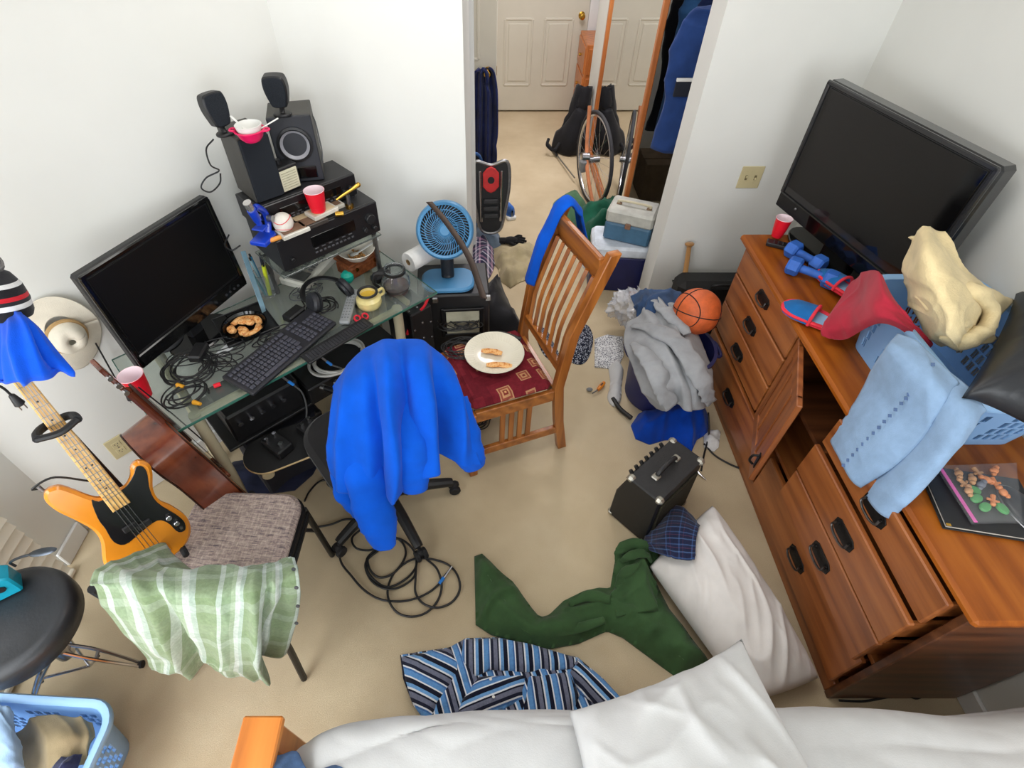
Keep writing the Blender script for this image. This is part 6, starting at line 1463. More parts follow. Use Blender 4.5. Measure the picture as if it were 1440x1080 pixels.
P, su, sv = surf([[Z(926, 728, .08), Z(942, 712, .12), Z(962, 714, .14), Z(986, 736, .15)], [Z(910, 742, .05), Z(935, 735, .15), Z(958, 735, .19), Z(982, 744, .20)], [Z(906, 760, .07), Z(932, 757, .17), Z(955, 757, .21), Z(979, 760, .225)], [Z(913, 774, .10), Z(935, 781, .19), Z(955, 785, .225), Z(977, 787, .235)]], 36, 36, (.006, 13, 9, .4, 2.5))
g = G(); g.shell(P, .005, (su, sv)); tag(g.build('plaid_shorts', PLD, None, 180), 'navy plaid shorts crumpled on the pillow corner beside the black amplifier', 'shorts')
# ---------------------------------------------------------------- small guitar amplifier
TOLEX = mat('black_tolex', (30, 30, 31), .55, var=(60, .15), bump=(260, .4, .002)); SLV = mat('corner_silver', (176, 172, 160), .35, .7)
am = thing('guitar_amplifier', 'small black guitar amplifier with silver corners on the carpet', 'amplifier', (.577, 1.187, 0), math.radians(41.3))
AL, AD, AH = .305, .165, .325
g = G(); g.prism([(0, .004), (-.028, .10), (-AD+.0, .004), (-AD-.008, AH*.6), (-AD+.010, AH), (0, AH), (.028, .10)][:0] or [(.03, .004), (-AD, .004), (-AD+.012, AH), (-.004, AH), (.03, .19)], 0, AL, Matrix(((0, 0, 1, 0), (1, 0, 0, 0), (0, 1, 0, 0), (0, 0, 0, 1))), bev=.006); g.build('cabinet', TOLEX, am)
G().box((AL/2, -AD+.001, AH*.46), (AL-.05, .010, AH*.72), .002, R=Matrix.Rotation(-.035, 4, 'X')).build('speaker_cloth', speckle('amp_grille', [(0, (40, 38, 32)), (.5, (66, 62, 50))], 400, .9), am)
g = G().tube([(.09, -.075, AH+.004), (.10, -.075, AH+.020), (AL/2, -.075, AH+.026), (AL-.10, -.075, AH+.020), (AL-.09, -.075, AH+.004)], .010, 8, smooth=24, flat=.7); g.build('handle', BLK, am)
for x in (.085, AL-.085): G().box((x, -.075, AH+.004), (.034, .030, .010), .004).build('handle_bracket', SLV, am)
for x in (.014, AL-.014):
    for (y, z) in ((-AD+.018, AH-.008), (-.012, AH-.008), (-AD+.008, .014), (.022, .014)): G().box((x, y, z), (.034, .034, .030), .010).build('corner_guard', SLV, am)
for i in range(7):
    a = V(.05+i*.034, .004, AH-.035); G().cyl(a, a+V(0, .016, .014), .010, .008, 12).build('control_knob', BLK, am)
G().slab((.03, .006, AH-.045), (AL-.03, .006, AH-.045), .03, .003, .001, up=(0, .7, .7)).build('control_panel', DGREY, am)
# ---------------------------------------------------------------- navy tub heap at the end of the dresser
TUB = mat('navy_plastic', (36, 40, 92), .45, var=(5, .06))
tb = thing('storage_tub', 'navy blue plastic tub stuffed with clothes beside the oak dresser', 'tub', (.935, 1.93, 0))
G().lathe([(0, 0), (.165, 0), (.172, .008), (.196, .34), (.206, .345), (.206, .358), (.190, .358), (.165, .02), (0, .015)], 40).build('tub_body', TUB, tb)
for s in (-1, 1): G().tube([(s*.19, -.05, .33), (s*.225, -.045, .325), (s*.225, .045, .325), (s*.19, .05, .33)], .009, 8, smooth=14).build('handle', TUB, tb)
rows = [[Z(881, 452, .37), Z(902, 440, .42), Z(918, 419, .45), Z(940, 424, .46), Z(958, 432, .43)],
        [Z(876, 478, .36), Z(905, 468, .43), Z(932, 455, .46), Z(957, 456, .46), Z(980, 462, .41)],
        [Z(886, 510, .35), Z(914, 505, .42), Z(942, 500, .43), Z(969, 500, .43), Z(995, 500, .36)],
        [Z(900, 545, .29), Z(928, 545, .37), Z(952, 540, .38), Z(979, 540, .38), Z(1004, 535, .30)],
        [Z(922, 576, .19), Z(938, 577, .25), Z(950, 566, .25), Z(977, 580, .25), Z(1006, 564, .20)]]
def gf(u, v): return .016*np.exp(-((v-.30-.35*u)/.05)**2)-.020*np.exp(-((v-.42-.35*u)/.04)**2)+.014*np.exp(-((v-.58-.25*u)/.05)**2)-.016*np.exp(-((v-.72-.1*u)/.04)**2)
P, su, sv = surf(rows, 70, 70, (.008, 8, 51, .9, 3), gf)
gsw = one('grey_sweater', 'light grey sweater draped over the navy tub beside the basketball', 'sweater', P, .012, GREYF)
for i, (pp, rr_) in enumerate((([Z(888, 458, .40), Z(925, 464, .46), Z(958, 488, .465), Z(984, 530, .42), Z(1000, 566, .28)], [.022, .050, .052, .050, .034]), ([Z(890, 484, .40), Z(908, 500, .43), Z(926, 532, .40), Z(944, 572, .27)], [.020, .046, .052, .040]), ([Z(918, 424, .46), Z(944, 444, .475), Z(966, 470, .46)], [.018, .040, .024]))):
    add_part('sleeve', gsw, roll(pp, rr_, seed=i+12, flat=.4, amp=.012), GREYF)
DNV = cloth('dark_denim', (52, 76, 112), .25, 300)
P, su, sv = surf([[Z(886, 416, .40), Z(915, 405, .44), Z(958, 408, .42)], [Z(892, 432, .41), Z(918, 424, .47), Z(962, 424, .42)], [Z(896, 450, .385), Z(918, 444, .43), Z(950, 444, .40)]], 30, 40, (.012, 12, 17, .2, 2.5))
one('blue_jeans', 'dark blue jeans bundled on top of the navy tub behind the grey sweater', 'jeans', P, .012, DNV)
FILM = mat('plastic_film', (236, 240, 248), .06, alpha=.38, var=(20, .05), spec=.8)
P, su, sv = surf([[Z(858, 424, .16), Z(872, 408, .22), Z(892, 404, .30), Z(908, 410, .38)], [Z(852, 438, .10), Z(872, 428, .22), Z(892, 424, .32), Z(902, 430, .40)], [Z(862, 446, .06), Z(876, 446, .17), Z(890, 446, .28), Z(898, 448, .36)], [Z(880, 456, .03), Z(886, 460, .10), Z(890, 462, .20), Z(894, 462, .30)]], 44, 44, (.030, 22, 23, .3, 1.6))
one('plastic_bag', 'crinkled clear plastic bag hanging over the left side of the navy tub', 'bag', P, .0015, FILM)
floor_cloth('blue_hoodie', 'royal blue sweatshirt heaped on the carpet between the tub and amplifier', 'sweatshirt', [(889, 592), (900, 576), (930, 566), (955, 556), (975, 552), (992, 562), (1000, 585), (998, 604), (983, 612), (975, 630), (960, 618), (940, 612), (916, 619), (896, 611)], cloth('deep_blue_fleece', (8, 66, 176), .12), .085, .045, (.020, 9, 61, .8, 2.5), [([(915, 600), (960, 580)], .03, .03), ([(965, 570), (970, 615)], .025, .025), ([(985, 575), (990, 600)], .02, .02)], zz=.04)
BALL = mat('basketball_orange', (206, 96, 46), .55, var=(30, .1), bump=(260, .5, .002)); bc = V(*T(980, 438, 2.60)); br_ = .112
bl_ = tag(G().ball((0, 0, 0), br_, 40, 28).build('basketball', BALL, None, 180, origin=(0, 0, 0)), 'orange basketball with black seams wedged between the tub and the dresser', 'ball'); bl_.location = bc; bl_.rotation_euler = (1.25, .25, .2)
SEAM = mat('ball_seam', (28, 22, 20), .7)
tt = np.linspace(0, 2*math.pi, 65)[:-1]
for k in range(4):
    if k == 0: pts = [(math.cos(a), math.sin(a), 0) for a in tt]
    elif k == 1: pts = [(math.cos(a), 0, math.sin(a)) for a in tt]
    else:
        s = 1 if k == 2 else -1; pts = []
        for a in tt:
            p = V(s*(.62+.16*math.cos(2*a)), .80*math.cos(a), .80*math.sin(a)*.98); p.normalize(); pts.append(tuple(p))
    o = G().tube([tuple(np.array(p)*br_*1.002) for p in pts], .0026, 5, closed=True).build('seam', SEAM, bl_)
BATW = wood('bat_ash', (150, 104, 58), (186, 138, 84), (206, 160, 104), 2, 1.2, .3)
b1 = V(*Yp(970, 341, 2.57)); b0 = V(b1.x+.02, 2.40, .012); dv = b1-b0; L = dv.length
bt = thing('baseball_bat', 'wooden baseball bat leaning on the wall beside the black case', 'bat', tuple(b0), 0, None, dv.to_track_quat('Z', 'Y').to_euler())
G().lathe([(0, 0), (.022, .002), (.030, .02), (.032, .12), (.026, L*.45), (.014, L*.72), (.0125, L-.03), (.014, L-.022)], 22).build('barrel', BATW, bt)
G().lathe([(.013, L-.024), (.024, L-.014), (.025, L-.006), (.018, L), (0, L)], 22).build('knob', BATW, bt)
G().box((1.30, 2.44, .19), (.52, .16, .375), .03).build('x', TOLEX, None) if False else None
kc = thing('soft_case', 'black soft case leaning on the wall behind the basketball', 'case', (1.33, 2.46, 0))
G().box((0, 0, .19), (.50, .15, .375), .035).build('case_body', TOLEX, kc); G().tube([(-.08, -.075, .36), (-.06, -.09, .385), (.06, -.09, .385), (.08, -.075, .36)], .008, 8, smooth=16).build('handle', BLK, kc)
g = G().tube([(x*.245, y*.07, .30) for x, y in ((-1, -1), (1, -1), (1, 1), (-1, 1))], .004, 6, closed=True); g.build('zip', DGREY, kc)
# small floor things
KNT = speckle('navy_weave', [(0, (26, 30, 44)), (.5, (40, 44, 62)), (.7, (168, 172, 184))], 210, .9, 'voronoi'); PRT = speckle('printed_paper', [(0, (226, 226, 226)), (.55, (228, 228, 228)), (.62, (150, 150, 156)), (.8, (96, 96, 104))], 260, .8, 'voronoi')
floor_cloth('knitted_slipper', 'navy and white knitted slipper on the carpet behind the oak chair', 'slipper', [(800, 470), (812, 460), (826, 458), (834, 475), (830, 498), (820, 512), (804, 510), (798, 495)], KNT, .030, .03, (.003, 9, 3), sm=40, group='knitted slippers')
floor_cloth('knitted_slipper', 'navy and white knitted slipper partly under the oak chair seat', 'slipper', [(752, 466), (766, 462), (776, 478), (786, 500), (776, 508), (762, 495)], KNT, .030, .03, (.003, 9, 4), sm=40, group='knitted slippers')
floor_cloth('printed_paper', 'crumpled printed paper on the carpet left of the navy tub', 'paper', [(836, 478), (852, 472), (876, 474), (877, 500), (868, 520), (836, 517)], PRT, .012, .02, (.010, 14, 5, .2, 1.6))
WP = mat('white_paper', (228, 228, 228), .85)
floor_cloth('white_cloth', 'white rag lying on the carpet beside the navy tub', 'cloth', [(856, 516), (868, 512), (876, 520), (874, 545), (872, 566), (862, 572), (854, 560), (858, 540)], WHITEC, .03, .02, (.014, 14, 6, 1.2, 2), sm=50)
q = Z(843, 546, .012); t = thing('screwdriver', 'orange and black screwdriver lying beside the white rag', 'tool', (q[0], q[1], .012), .9)
G().tube([(-.02, 0, .004), (.0, 0, .004), (.03, 0, .004), (.05, 0, .004)], [.008, .012, .012, .009], 10).build('handle', mat('tool_orange', (226, 132, 30), .4), t); G().box((.02, 0, .010), (.03, .012, .014), .004).build('grip', BLK, t); G().cyl((-.02, 0, .004), (-.06, .01, .004), .004, n=8).build('shank', STEEL, t)
q = Z(829, 548, .01); o = G().ball((q[0], q[1], .012), (.018, .012, .010), 14, 8).build('ear_bud', GREY, None); tag(o, 'small grey ear bud on the carpet left of the screwdriver', 'earphone')
p = [Z(862, 560, .02), Z(872, 575, .02), Z(888, 588, .02)]; tag(G().tube(p, .012, 8, smooth=10).build('black_tube', BLK, None), 'black tube handle lying at the foot of the navy tub', 'tube')
floor_cloth('crumpled_paper', 'crumpled white paper on the carpet at the foot of the dresser', 'paper', [(989, 612), (1000, 605), (1013, 608), (1010, 630), (1004, 636), (990, 630)], WP, .02, .02, (.012, 16, 7, .2, 1.5))
p = [Z(996, 580, .10), Z(997, 610, .03), Z(990, 640, .006), Z(986, 662, .006)]; tag(G().tube(p, .0045, 8, smooth=20).build('floor_cable', CAB, None, 180), 'black cord running past the crumpled paper to the amplifier', 'cable')
p = [Z(990, 624, .006), Z(1005, 640, .006), Z(1025, 652, .006), Z(1044, 660, .006)]; tag(G().tube(p, .0045, 8, smooth=20).build('floor_cable', CAB, None, 180), 'black cord bending towards the foot of the oak dresser', 'cable')
p = [Z(978, 660, .012), Z(984, 667, .012), Z(993, 675, .008)]; tag(G().tube(p, [.007, .006, .002], 8).build('metal_jack', CHROME, None), 'silver jack plug on the carpet right of the black amplifier', 'plug')
p = [Z(1180, 985, .006), Z(1215, 986, .006), Z(1250, 980, .006), Z(1275, 978, .02), Z(1290, 982, .006), Z(1312, 970, .01)]; tag(G().tube(p, .004, 8, smooth=30).build('floor_cable', CAB, None, 180), 'black power cord on the carpet at the near end of the dresser', 'cable')
# ---------------------------------------------------------------- long black cable in loops on the carpet
def cp_(x, y): return (440+x*.2222, 640+y*.2222)
path = [(0, 460), (110, 440), (220, 405), (330, 440), (250, 520), (270, 585), (340, 603), (410, 585), (500, 520), (570, 560), (585, 640), (520, 740), (430, 775), (365, 730), (350, 650), (410, 590), (345, 650), (345, 730), (400, 800), (480, 835), (580, 790), (645, 720), (655, 640), (600, 560), (520, 530),
        (420, 600), (335, 680), (360, 780), (440, 840), (540, 840), (640, 770), (655, 660), (650, 780), (650, 870), (700, 940), (790, 965), (880, 930), (930, 850), (915, 760), (850, 690), (730, 655), (620, 665), (520, 740), (475, 840), (485, 930), (540, 1000), (630, 1022), (720, 995), (790, 920), (815, 820), (785, 720), (715, 655)]
pts = [Z(*cp_(*p), .006+.004*(i % 3)) for i, p in enumerate(path)]
ck = thing('guitar_cable', 'long black guitar cable looped on the carpet under the office chair', 'cable', pts[20])
L0 = V(*pts[20])
G().tube([tuple(V(*p)-L0) for p in pts], .0046, 8, smooth=420).build('cable', CAB, ck, 180)
p2 = [(155, 570), (180, 680), (240, 760), (320, 850), (420, 910), (540, 926), (650, 908), (740, 865), (800, 815)]
p2 = [Z(*cp_(*p), .010) for p in p2]
G().tube([tuple(V(*p)-L0) for p in p2], .0046, 8, smooth=90).build('cable_end', CAB, ck, 180)
a = V(*p2[-1])-L0; e = V(*Z(*cp_(828, 775), .012))-L0; f_ = V(*Z(*cp_(880, 705), .012))-L0
G().cyl(a, e, .0075, n=10).build('blue_collar', JB, ck); G().cyl(e, f_, .0055, .004, 10).build('jack_tip', CHROME, ck)
p = [Z(480, 676, .006), Z(452, 676, .006), Z(436, 690, .006), Z(428, 705, .01)]; tag(G().tube(p, .0045, 8, smooth=20).build('floor_cable', CAB, None, 180), 'black cord on the carpet behind the stacking chair', 'cable')
cc = Z(672, 592, 0); coil('small coil of black wire on the carpet under the oak chair', cc, .045, 6, .001, .003, CAB, .35, 22)
# ================================================================ doorway heap
floor_cloth('khaki_shirt', 'rumpled khaki shirt on the carpet in the doorway', 'shirt', [(690, 352), (706, 346), (722, 350), (744, 343), (760, 352), (756, 372), (748, 392), (730, 398), (718, 406), (704, 396), (700, 378), (688, 366)], KHAKI, .045, .05, (.022, 10, 71, .5, 2), [([(705, 360), (720, 395)], .03, .03), ([(725, 355), (748, 372)], .03, .03)], step=.016)
floor_cloth('grey_jeans', 'grey blue jeans bunched on the carpet under the snowshoe', 'jeans', [(664, 324), (680, 320), (698, 328), (705, 342), (698, 352), (680, 350), (664, 342)], cloth('grey_denim', (98, 112, 128), .2), .07, .06, (.03, 9, 73, .3, 2.5), step=.018, sm=40)
PIN = stripes('pink_navy_plaid', 12, [(0, (34, 34, 62)), (.3, (214, 208, 220)), (.45, (60, 60, 96)), (.62, (190, 150, 170)), (.75, (30, 30, 54))], 0, second=(13, [(0, (40, 40, 70)), (.4, (220, 214, 224)), (.55, (50, 50, 84)), (.8, (170, 130, 156))]), mixfac=.5)
floor_cloth('plaid_shirt', 'navy pink and white plaid shirt heaped on the carpet beside the khaki shirt', 'shirt', [(662, 340), (676, 336), (690, 344), (697, 362), (692, 385), (682, 397), (668, 396), (660, 380)], PIN, .08, .06, (.03, 9, 75, 1.2, 2.5), step=.016, sm=40)
BKJ = cloth('black_nylon', (26, 26, 30), .2, 260, .6)
floor_cloth('black_jacket', 'black jacket heaped on the carpet between the rack and the oak chair', 'jacket', [(676, 408), (690, 398), (708, 402), (720, 425), (736, 452), (738, 470), (700, 474), (668, 462), (664, 430)], BKJ, .16, .06, (.05, 8, 77, 1.3, 3), step=.016, sm=50, zz=.05)
# black gloves
q = Z(722, 338, .02); gl = thing('glove', 'black knitted glove lying on the carpet in the doorway', 'glove', (q[0], q[1], 0), .1)
GLV = cloth('glove_black', (24, 24, 26), .2, 200)
G().ball((-.02, 0, .022), (.055, .042, .020), 18, 10).build('palm', GLV, gl); G().tube([(-.14, .01, .02), (-.10, .005, .022), (-.06, 0, .022)], [.036, .032, .034], 10, smooth=10, flat=.5).build('cuff', GLV, gl)
for k, (a_, L) in enumerate(((.5, .062), (.2, .075), (-.05, .078), (-.3, .068))): G().tube([(.015, .03-.02*k, .02), (.015+L*.5*math.cos(a_), .03-.02*k+L*.5*math.sin(a_), .026), (.015+L*math.cos(a_), .03-.02*k+L*math.sin(a_), .014)], [.012, .011, .008], 8, smooth=10).build('finger', GLV, gl)
G().tube([(-.03, -.03, .02), (.0, -.065, .02), (.03, -.08, .014)], [.014, .012, .009], 8, smooth=8).build('thumb', GLV, gl)
# snowshoes
SRED = mat('binding_red', (214, 48, 50), .4); SFR = mat('snowshoe_frame', (120, 124, 130), .3, .8)
def snowshoe(label, base, lean, rz, frame, w=.115, L=.55):
    t = thing('snowshoe', label, 'snowshoe', base, 0, 'snowshoes', rot=(math.radians(lean), 0, rz))
    ol = [(0, 0), (w*.55, .03), (w*.8, .16), (w, .34), (w*.85, .48), (0, L), (-w*.85, .48), (-w, .34), (-w*.8, .16), (-w*.55, .03)]
    c = crom([(x, 0, z+.012) for x, z in ol], 60, True); G().tube([tuple(p) for p in c], .011, 8, closed=True).build('frame', frame, t)
    R = Matrix(((1, 0, 0, 0), (0, 0, -1, 0), (0, 1, 0, .012), (0, 0, 0, 1)))
    G().prism([(p[0]*.95, (p[2]-.012)) for p in c], -.004, .004, R).build('deck', mat('deck_black', (30, 31, 34), .5), t)
    hexa = [(.062*math.cos(a)*(1 if k % 2 else .86), .27+.085*math.sin(a)) for k, a in enumerate(np.linspace(0, 2*math.pi, 13)[:-1])]
    G().prism([(x, z+.10) for x, z in hexa], .004, .026, R, bev=.005).build('binding_plate', SRED, t)
    G().lathe([(0, .028), (.022, .028), (.024, .024)], 16, R @ Matrix.Translation((0, .37, 0))).build('binding_hole', BLK, t)
    for z in (.24, .19, .14): G().box((0, -.020, z), (.10, .022, .034), .008).build('heel_pad', DGREY, t)
    for s in (-1, 1): G().slab((s*.066, -.018, .10), (s*.072, -.018, .44), .014, .012, .003, up=(0, 1, 0)).build('side_strap', CHROME, t)
    return t
q = Z(690, 340, 0); snowshoe('black snowshoe with a red binding plate standing in the doorway', (q[0], 3.36, .09), -10, .05, STEEL, .125, .46)
q = Z(668, 338, 0); snowshoe('snowshoe with a blue rim half hidden behind the black one', (q[0]-.02, 3.50, .06), -4, .5, mat('frame_blue', (46, 90, 150), .35), .10, .52)
SNK = cloth('blue_white_mesh', (60, 110, 190), .4)
q = Z(711, 310, 0); t = thing('trainer_shoe', 'blue and white trainer shoe on the carpet beside the snowshoe', 'shoe', (q[0]+.01, q[1]+.12, 0), 1.9)
so = [(-.13, 0), (-.12, .035), (-.04, .032), (.06, .045), (.13, .030), (.145, 0), (.13, -.030), (.06, -.042), (-.04, -.032), (-.12, -.035)]; so = [(p[0], p[1]) for p in crom([(a, b, 0) for a, b in so], 40, True)]
G().prism(so, 0, .028, bev=.006).build('sole', WHT, t)
nu, nv = 22, 14; P = np.zeros((nu, nv, 3))
for i in range(nu):
    s = i/(nu-1); x = -.122+s*.255; wy = np.interp(s, [0, .1, .35, .7, .92, 1], [.012, .032, .031, .041, .026, .008]); hh = np.interp(s, [0, .08, .4, .6, .85, 1], [.06, .085, .075, .055, .035, .01])
    for j in range(nv): a = math.pi*j/(nv-1); P[i, j] = (x, -wy*math.cos(a), .022+hh*math.sin(a)**.7)
G().shell(P, .003).build('upper', SNK, t, 60); g = G()
for i in range(5): g.tube([(-.01+i*.018, -.02, .088-i*.007), (-.01+i*.018, 0, .096-i*.007), (-.01+i*.018, .02, .088-i*.007)], .003, 6)
g.build('laces', WHT, t)
# navy robe on the hall door knob
rows = []
for (y, xl, xr) in ((97, 674, 686), (104, 668, 692), (130, 665, 696), (170, 663, 697), (215, 661, 698), (248, 663, 697)):
    rows.append([Yp(xl+(xr-xl)*k/6, y, 4.0+(.035 if k % 2 else -.02)+(.02 if y < 100 else 0)) for k in range(7)])
P, su, sv = surf(rows, 70, 60, (.012, 7, 81, 0, 6))
one('navy_robe', 'navy blue robe hanging from the brass knob of the open door', 'robe', P, .012, cloth('navy_terry', (34, 42, 86), .3, 200))
# green jacket
GJ = cloth('forest_green', (22, 86, 64), .25, 240, .7); GJ2 = cloth('sage_green', (84, 122, 90), .15)
floor_cloth('green_jacket', 'shiny dark green jacket piled before the mirror door', 'jacket', [(800, 312), (820, 303), (842, 296), (862, 297), (878, 303), (876, 322), (866, 345), (845, 352), (822, 345), (806, 332)], GJ, .17, .08, (.06, 9, 83, .4, 2), [([(825, 325), (860, 315)], .06, .05), ([(840, 340), (862, 330)], .05, .04)], step=.02, sm=60, zz=.05)
floor_cloth('sage_sweater', 'sage green sweater on the carpet behind the oak chair back', 'sweater', [(778, 288), (792, 282), (815, 286), (828, 298), (815, 312), (795, 316), (780, 304)], GJ2, .12, .07, (.03, 8, 85, .8, 2.5), step=.02, sm=40)
# cooler and tackle box
COOL = mat('cooler_navy', (30, 36, 88), .4); COOLW = mat('cooler_white', (214, 222, 232), .4)
cl = thing('cooler_box', 'navy cooler with a white lid in the closet doorway', 'cooler', (.87, 2.95, 0), math.radians(-6))
G().prism([(p[0], p[1]) for p in rrect(.36, .25, .04, 2, 2, 5)], .0, .25, None, bev=.006).build('cooler_body', COOL, cl)
G().prism([(p[0]*1.05, p[1]*1.06) for p in rrect(.36, .25, .04, 2, 2, 5)], .25, .325, None, bev=.016).build('cooler_lid', COOLW, cl)
G().tube([(-.195, -.08, .22), (-.215, -.08, .14), (-.215, .08, .14), (-.195, .08, .22)], .009, 8, smooth=20).build('handle', COOLW, cl)
TKG = mat('tackle_grey', (190, 190, 182), .45); TKB = mat('tackle_blue', (70, 110, 140), .45)
tk = thing('tackle_box', 'two tone grey and blue tackle box on top of the cooler', 'tackle box', (.905, 2.965, .326), math.radians(-24))
G().box((0, 0, .060), (.28, .20, .118), .012).build('box_bottom', TKB, tk); G().box((0, 0, .158), (.284, .204, .085), .014).build('box_lid', TKG, tk)
G().tube([(-.09, -.01, .200), (-.085, -.01, .222), (.085, -.01, .222), (.09, -.01, .200)], .007, 8, smooth=20).build('handle', CREAM, tk)
for x in (-.09, .09): G().box((x, -.01, .204), (.03, .024, .010), .003).build('handle_mount', mat('rust', (130, 104, 80), .6), tk)
G().box((0, -.106, .118), (.034, .012, .036), .004).build('latch', mat('latch_rust', (128, 96, 78), .5), tk)
# bicycle wheel with the orange fork in front of the mirror
TIRE = mat('tire_black', (46, 46, 50), .7); wc = V(.835, 4.00, .335)
wh = thing('bicycle', 'bicycle front wheel with an orange fork leaning before the closet mirror', 'bicycle', (wc.x, wc.y, 0), math.radians(103))
RW = .325
Rr = Matrix.Translation((0, 0, .338)) @ Matrix.Rotation(math.pi/2, 4, 'X')
cir = lambda r, n=64: [tuple(Rr @ V(r*math.cos(a), r*math.sin(a), 0)) for a in np.linspace(0, 2*math.pi, n+1)[:-1]]
G().tube(cir(RW), .013, 10, closed=True).build('tire', TIRE, wh, 180); G().tube(cir(RW-.020), .010, 8, closed=True).build('rim', CHROME, wh, 180)
g = G()
for k in range(28):
    a = 2*math.pi*k/28; s = 1 if k % 2 else -1; g.cyl(Rr @ V(.02*math.cos(a+.8*s), .02*math.sin(a+.8*s), s*.03), Rr @ V((RW-.02)*math.cos(a), (RW-.02)*math.sin(a), 0), .0012, n=4)
g.build('spokes', CHROME, wh); G().cyl(Rr @ V(0, 0, -.045), Rr @ V(0, 0, .045), .022, n=16, bev=.004).build('hub', STEEL, wh)
OFR = mat('fork_orange', (206, 128, 84), .3, coat=.4)
iw = (Matrix.Translation((wc.x, wc.y, 0)) @ Matrix.Rotation(math.radians(103), 4, 'Z')).inverted()
G().tube([iw @ V(.855, 3.70, .02), iw @ V(.79, 3.90, .25), iw @ V(.775, 4.04, .42), iw @ V(.77, 4.12, .68)], .014, 10, smooth=20).build('fork_blade', OFR, wh)
G().cyl(iw @ V(.74, 4.0, .36), iw @ V(.80, 4.0, .36), .03, n=16, bev=.006).build('brake_hub', STEEL, wh)
G().box(tuple(iw @ V(.755, 3.98, .30)), (.06, .05, .09), .012).build('brake_body', GREY, wh)
p = [Z(771, 203, .012), Z(808, 250, .05)]; wk = thing('walking_pole', 'thin grey pole with a black grip lying in the hall', 'pole', p[0])
L0 = V(*p[0]); e = V(*p[1])-L0; G().cyl(e*.35, e, .006, n=8).build('shaft', STEEL, wk); G().cyl((0, 0, 0), e*.36, .012, n=10).build('grip', BLK, wk)
# hall: backpack, cabinet
bpk = thing('backpack', 'black and teal backpack leaning on the white wall end in the hall', 'backpack', (.80, 4.98, 0), .2)
P, su, sv = surf([[(-.15, 0, .02), (-.06, -.12, .02), (.04, -.11, .02), (.09, 0, .02)], [(-.12, 0, .13), (-.05, -.13, .13), (.04, -.12, .13), (.09, 0, .13)], [(-.02, 0, .32), (.015, -.07, .32), (.05, -.07, .32), (.09, 0, .32)], [(.045, .02, .52), (.06, -.02, .53), (.075, -.02, .53), (.095, .02, .52)]], 30, 30, (.014, 9, 91, .4, 2))
G().shell(P, .05).build('pack_body', BKJ, bpk, 180)
P, su, sv = surf([[(.0, -.145, .10), (.06, -.125, .10)], [(.02, -.10, .30), (.07, -.085, .30)], [(.055, -.045, .48), (.085, -.035, .48)]], 16, 10)
G().shell(P, .02).build('teal_panel', cloth('teal_nylon', (22, 92, 100), .2), bpk, 180)
G().tube([(-.14, -.10, .10), (-.20, -.14, .06), (-.26, -.12, .10), (-.24, -.08, .14)], .014, 8, smooth=20).build('strap', BKJ, bpk)
cbn = thing('cabinet', 'brown wooden cabinet at the far end of the hall', 'cabinet', (1.13, 5.60, 0))
G().box((0, 0, .37), (.44, .46, .73), .006).build('carcass', ORW, cbn)
for i, z in enumerate((.13, .36, .60)): G().box((-.222, 0, z), (.014, .42, .21), .004).build('drawer_front', ORW, cbn); G().cyl((-.23, 0, z), (-.25, 0, z), .012, n=10).build('knob', BRASS, cbn)
for i, z in enumerate((.13, .36, .60)): G().box((0, -.232, z), (.40, .012, .21), .004).build('side_board', ORW, cbn)
# closet: rod, shirts on hangers, tripod, box
rod = G().cyl((1.30, 2.80, 1.60), (1.30, 4.88, 1.60), .016, n=14).build('closet_rod', CHROME, None); tag(rod, 'chrome closet rod carrying the blue shirts', 'rod')
def hung_shirt(label, y, col, w, L, sd, dx=0):
    t = thing('hanging_shirt', label, 'shirt', (1.30+dx, y, .08), .12*(sd % 3-1), 'shirts in the closet')
    m = cloth('shirt_%d' % sd, col, .12)
    rows = []
    for (z, hw, dp) in ((1.42, .06, .02), (1.395, .19, .035), (1.33, w*.97, .05), (1.15, w, .06), (.95, w*.95, .07), (1.42-L, w*.98, .075)):
        rows.append([(hw*math.cos(a), dp*math.sin(a)+.014*math.sin(4*a+sd)*(1.42-z), z) for a in np.linspace(0, 2*math.pi, 17)])
    P, su, sv = surf(rows, 50, 64, (.016, 7, 60+sd, 1.57, 5)); G().shell(P, -.004).build('shirt_body', m, t, 180)
    G().tube([(0, 0, 1.42), (0, 0, 1.47), (.0, .0, 1.50), (.012, 0, 1.535), (0, 0, 1.545), (-.014, 0, 1.535)], .0025, 6, smooth=16).build('hanger_hook', CHROME, t)
    G().tube([(-.17, 0, 1.37), (0, 0, 1.43), (.17, 0, 1.37)], .006, 8).build('hanger_bar', BLK, t)
    return t
h1 = hung_shirt('blue work shirt hanging nearest in the closet with a dark pocket patch', 3.13, (40, 66, 122), .27, .70, 1, -.06)
G().box((-.19, -.066, 1.06), (.085, .012, .075), .002).build('pocket_patch', mat('patch_dark', (22, 26, 40), .8), h1); G().box((-.19, -.070, 1.105), (.088, .012, .016), .002).build('pocket_edge', WHT, h1)
hung_shirt('dark navy shirt hanging second in the closet', 3.36, (30, 42, 82), .22, .70, 2, .02); hung_shirt('steel blue shirt hanging third in the closet', 3.58, (52, 92, 140), .22, .80, 3, .03); hung_shirt('black coat hanging furthest in the closet', 3.80, (26, 26, 30), .22, .85, 5, .03)
tpd = thing('tripod', 'black folded tripod leaning inside the closet', 'tripod', (1.14, 3.04, 0))
for k, dx in enumerate((-.035, 0, .035)): G().tube([(dx*2.2-.04, -.04+k*.03, .012), (dx+.09, .12, .45), (.16, .24, .80)], [.011, .014, .016], 8, smooth=10).build('leg', BLKM, tpd)
G().ball((.165, .25, .83), (.035, .035, .05), 14, 8).build('head', BLK, tpd)
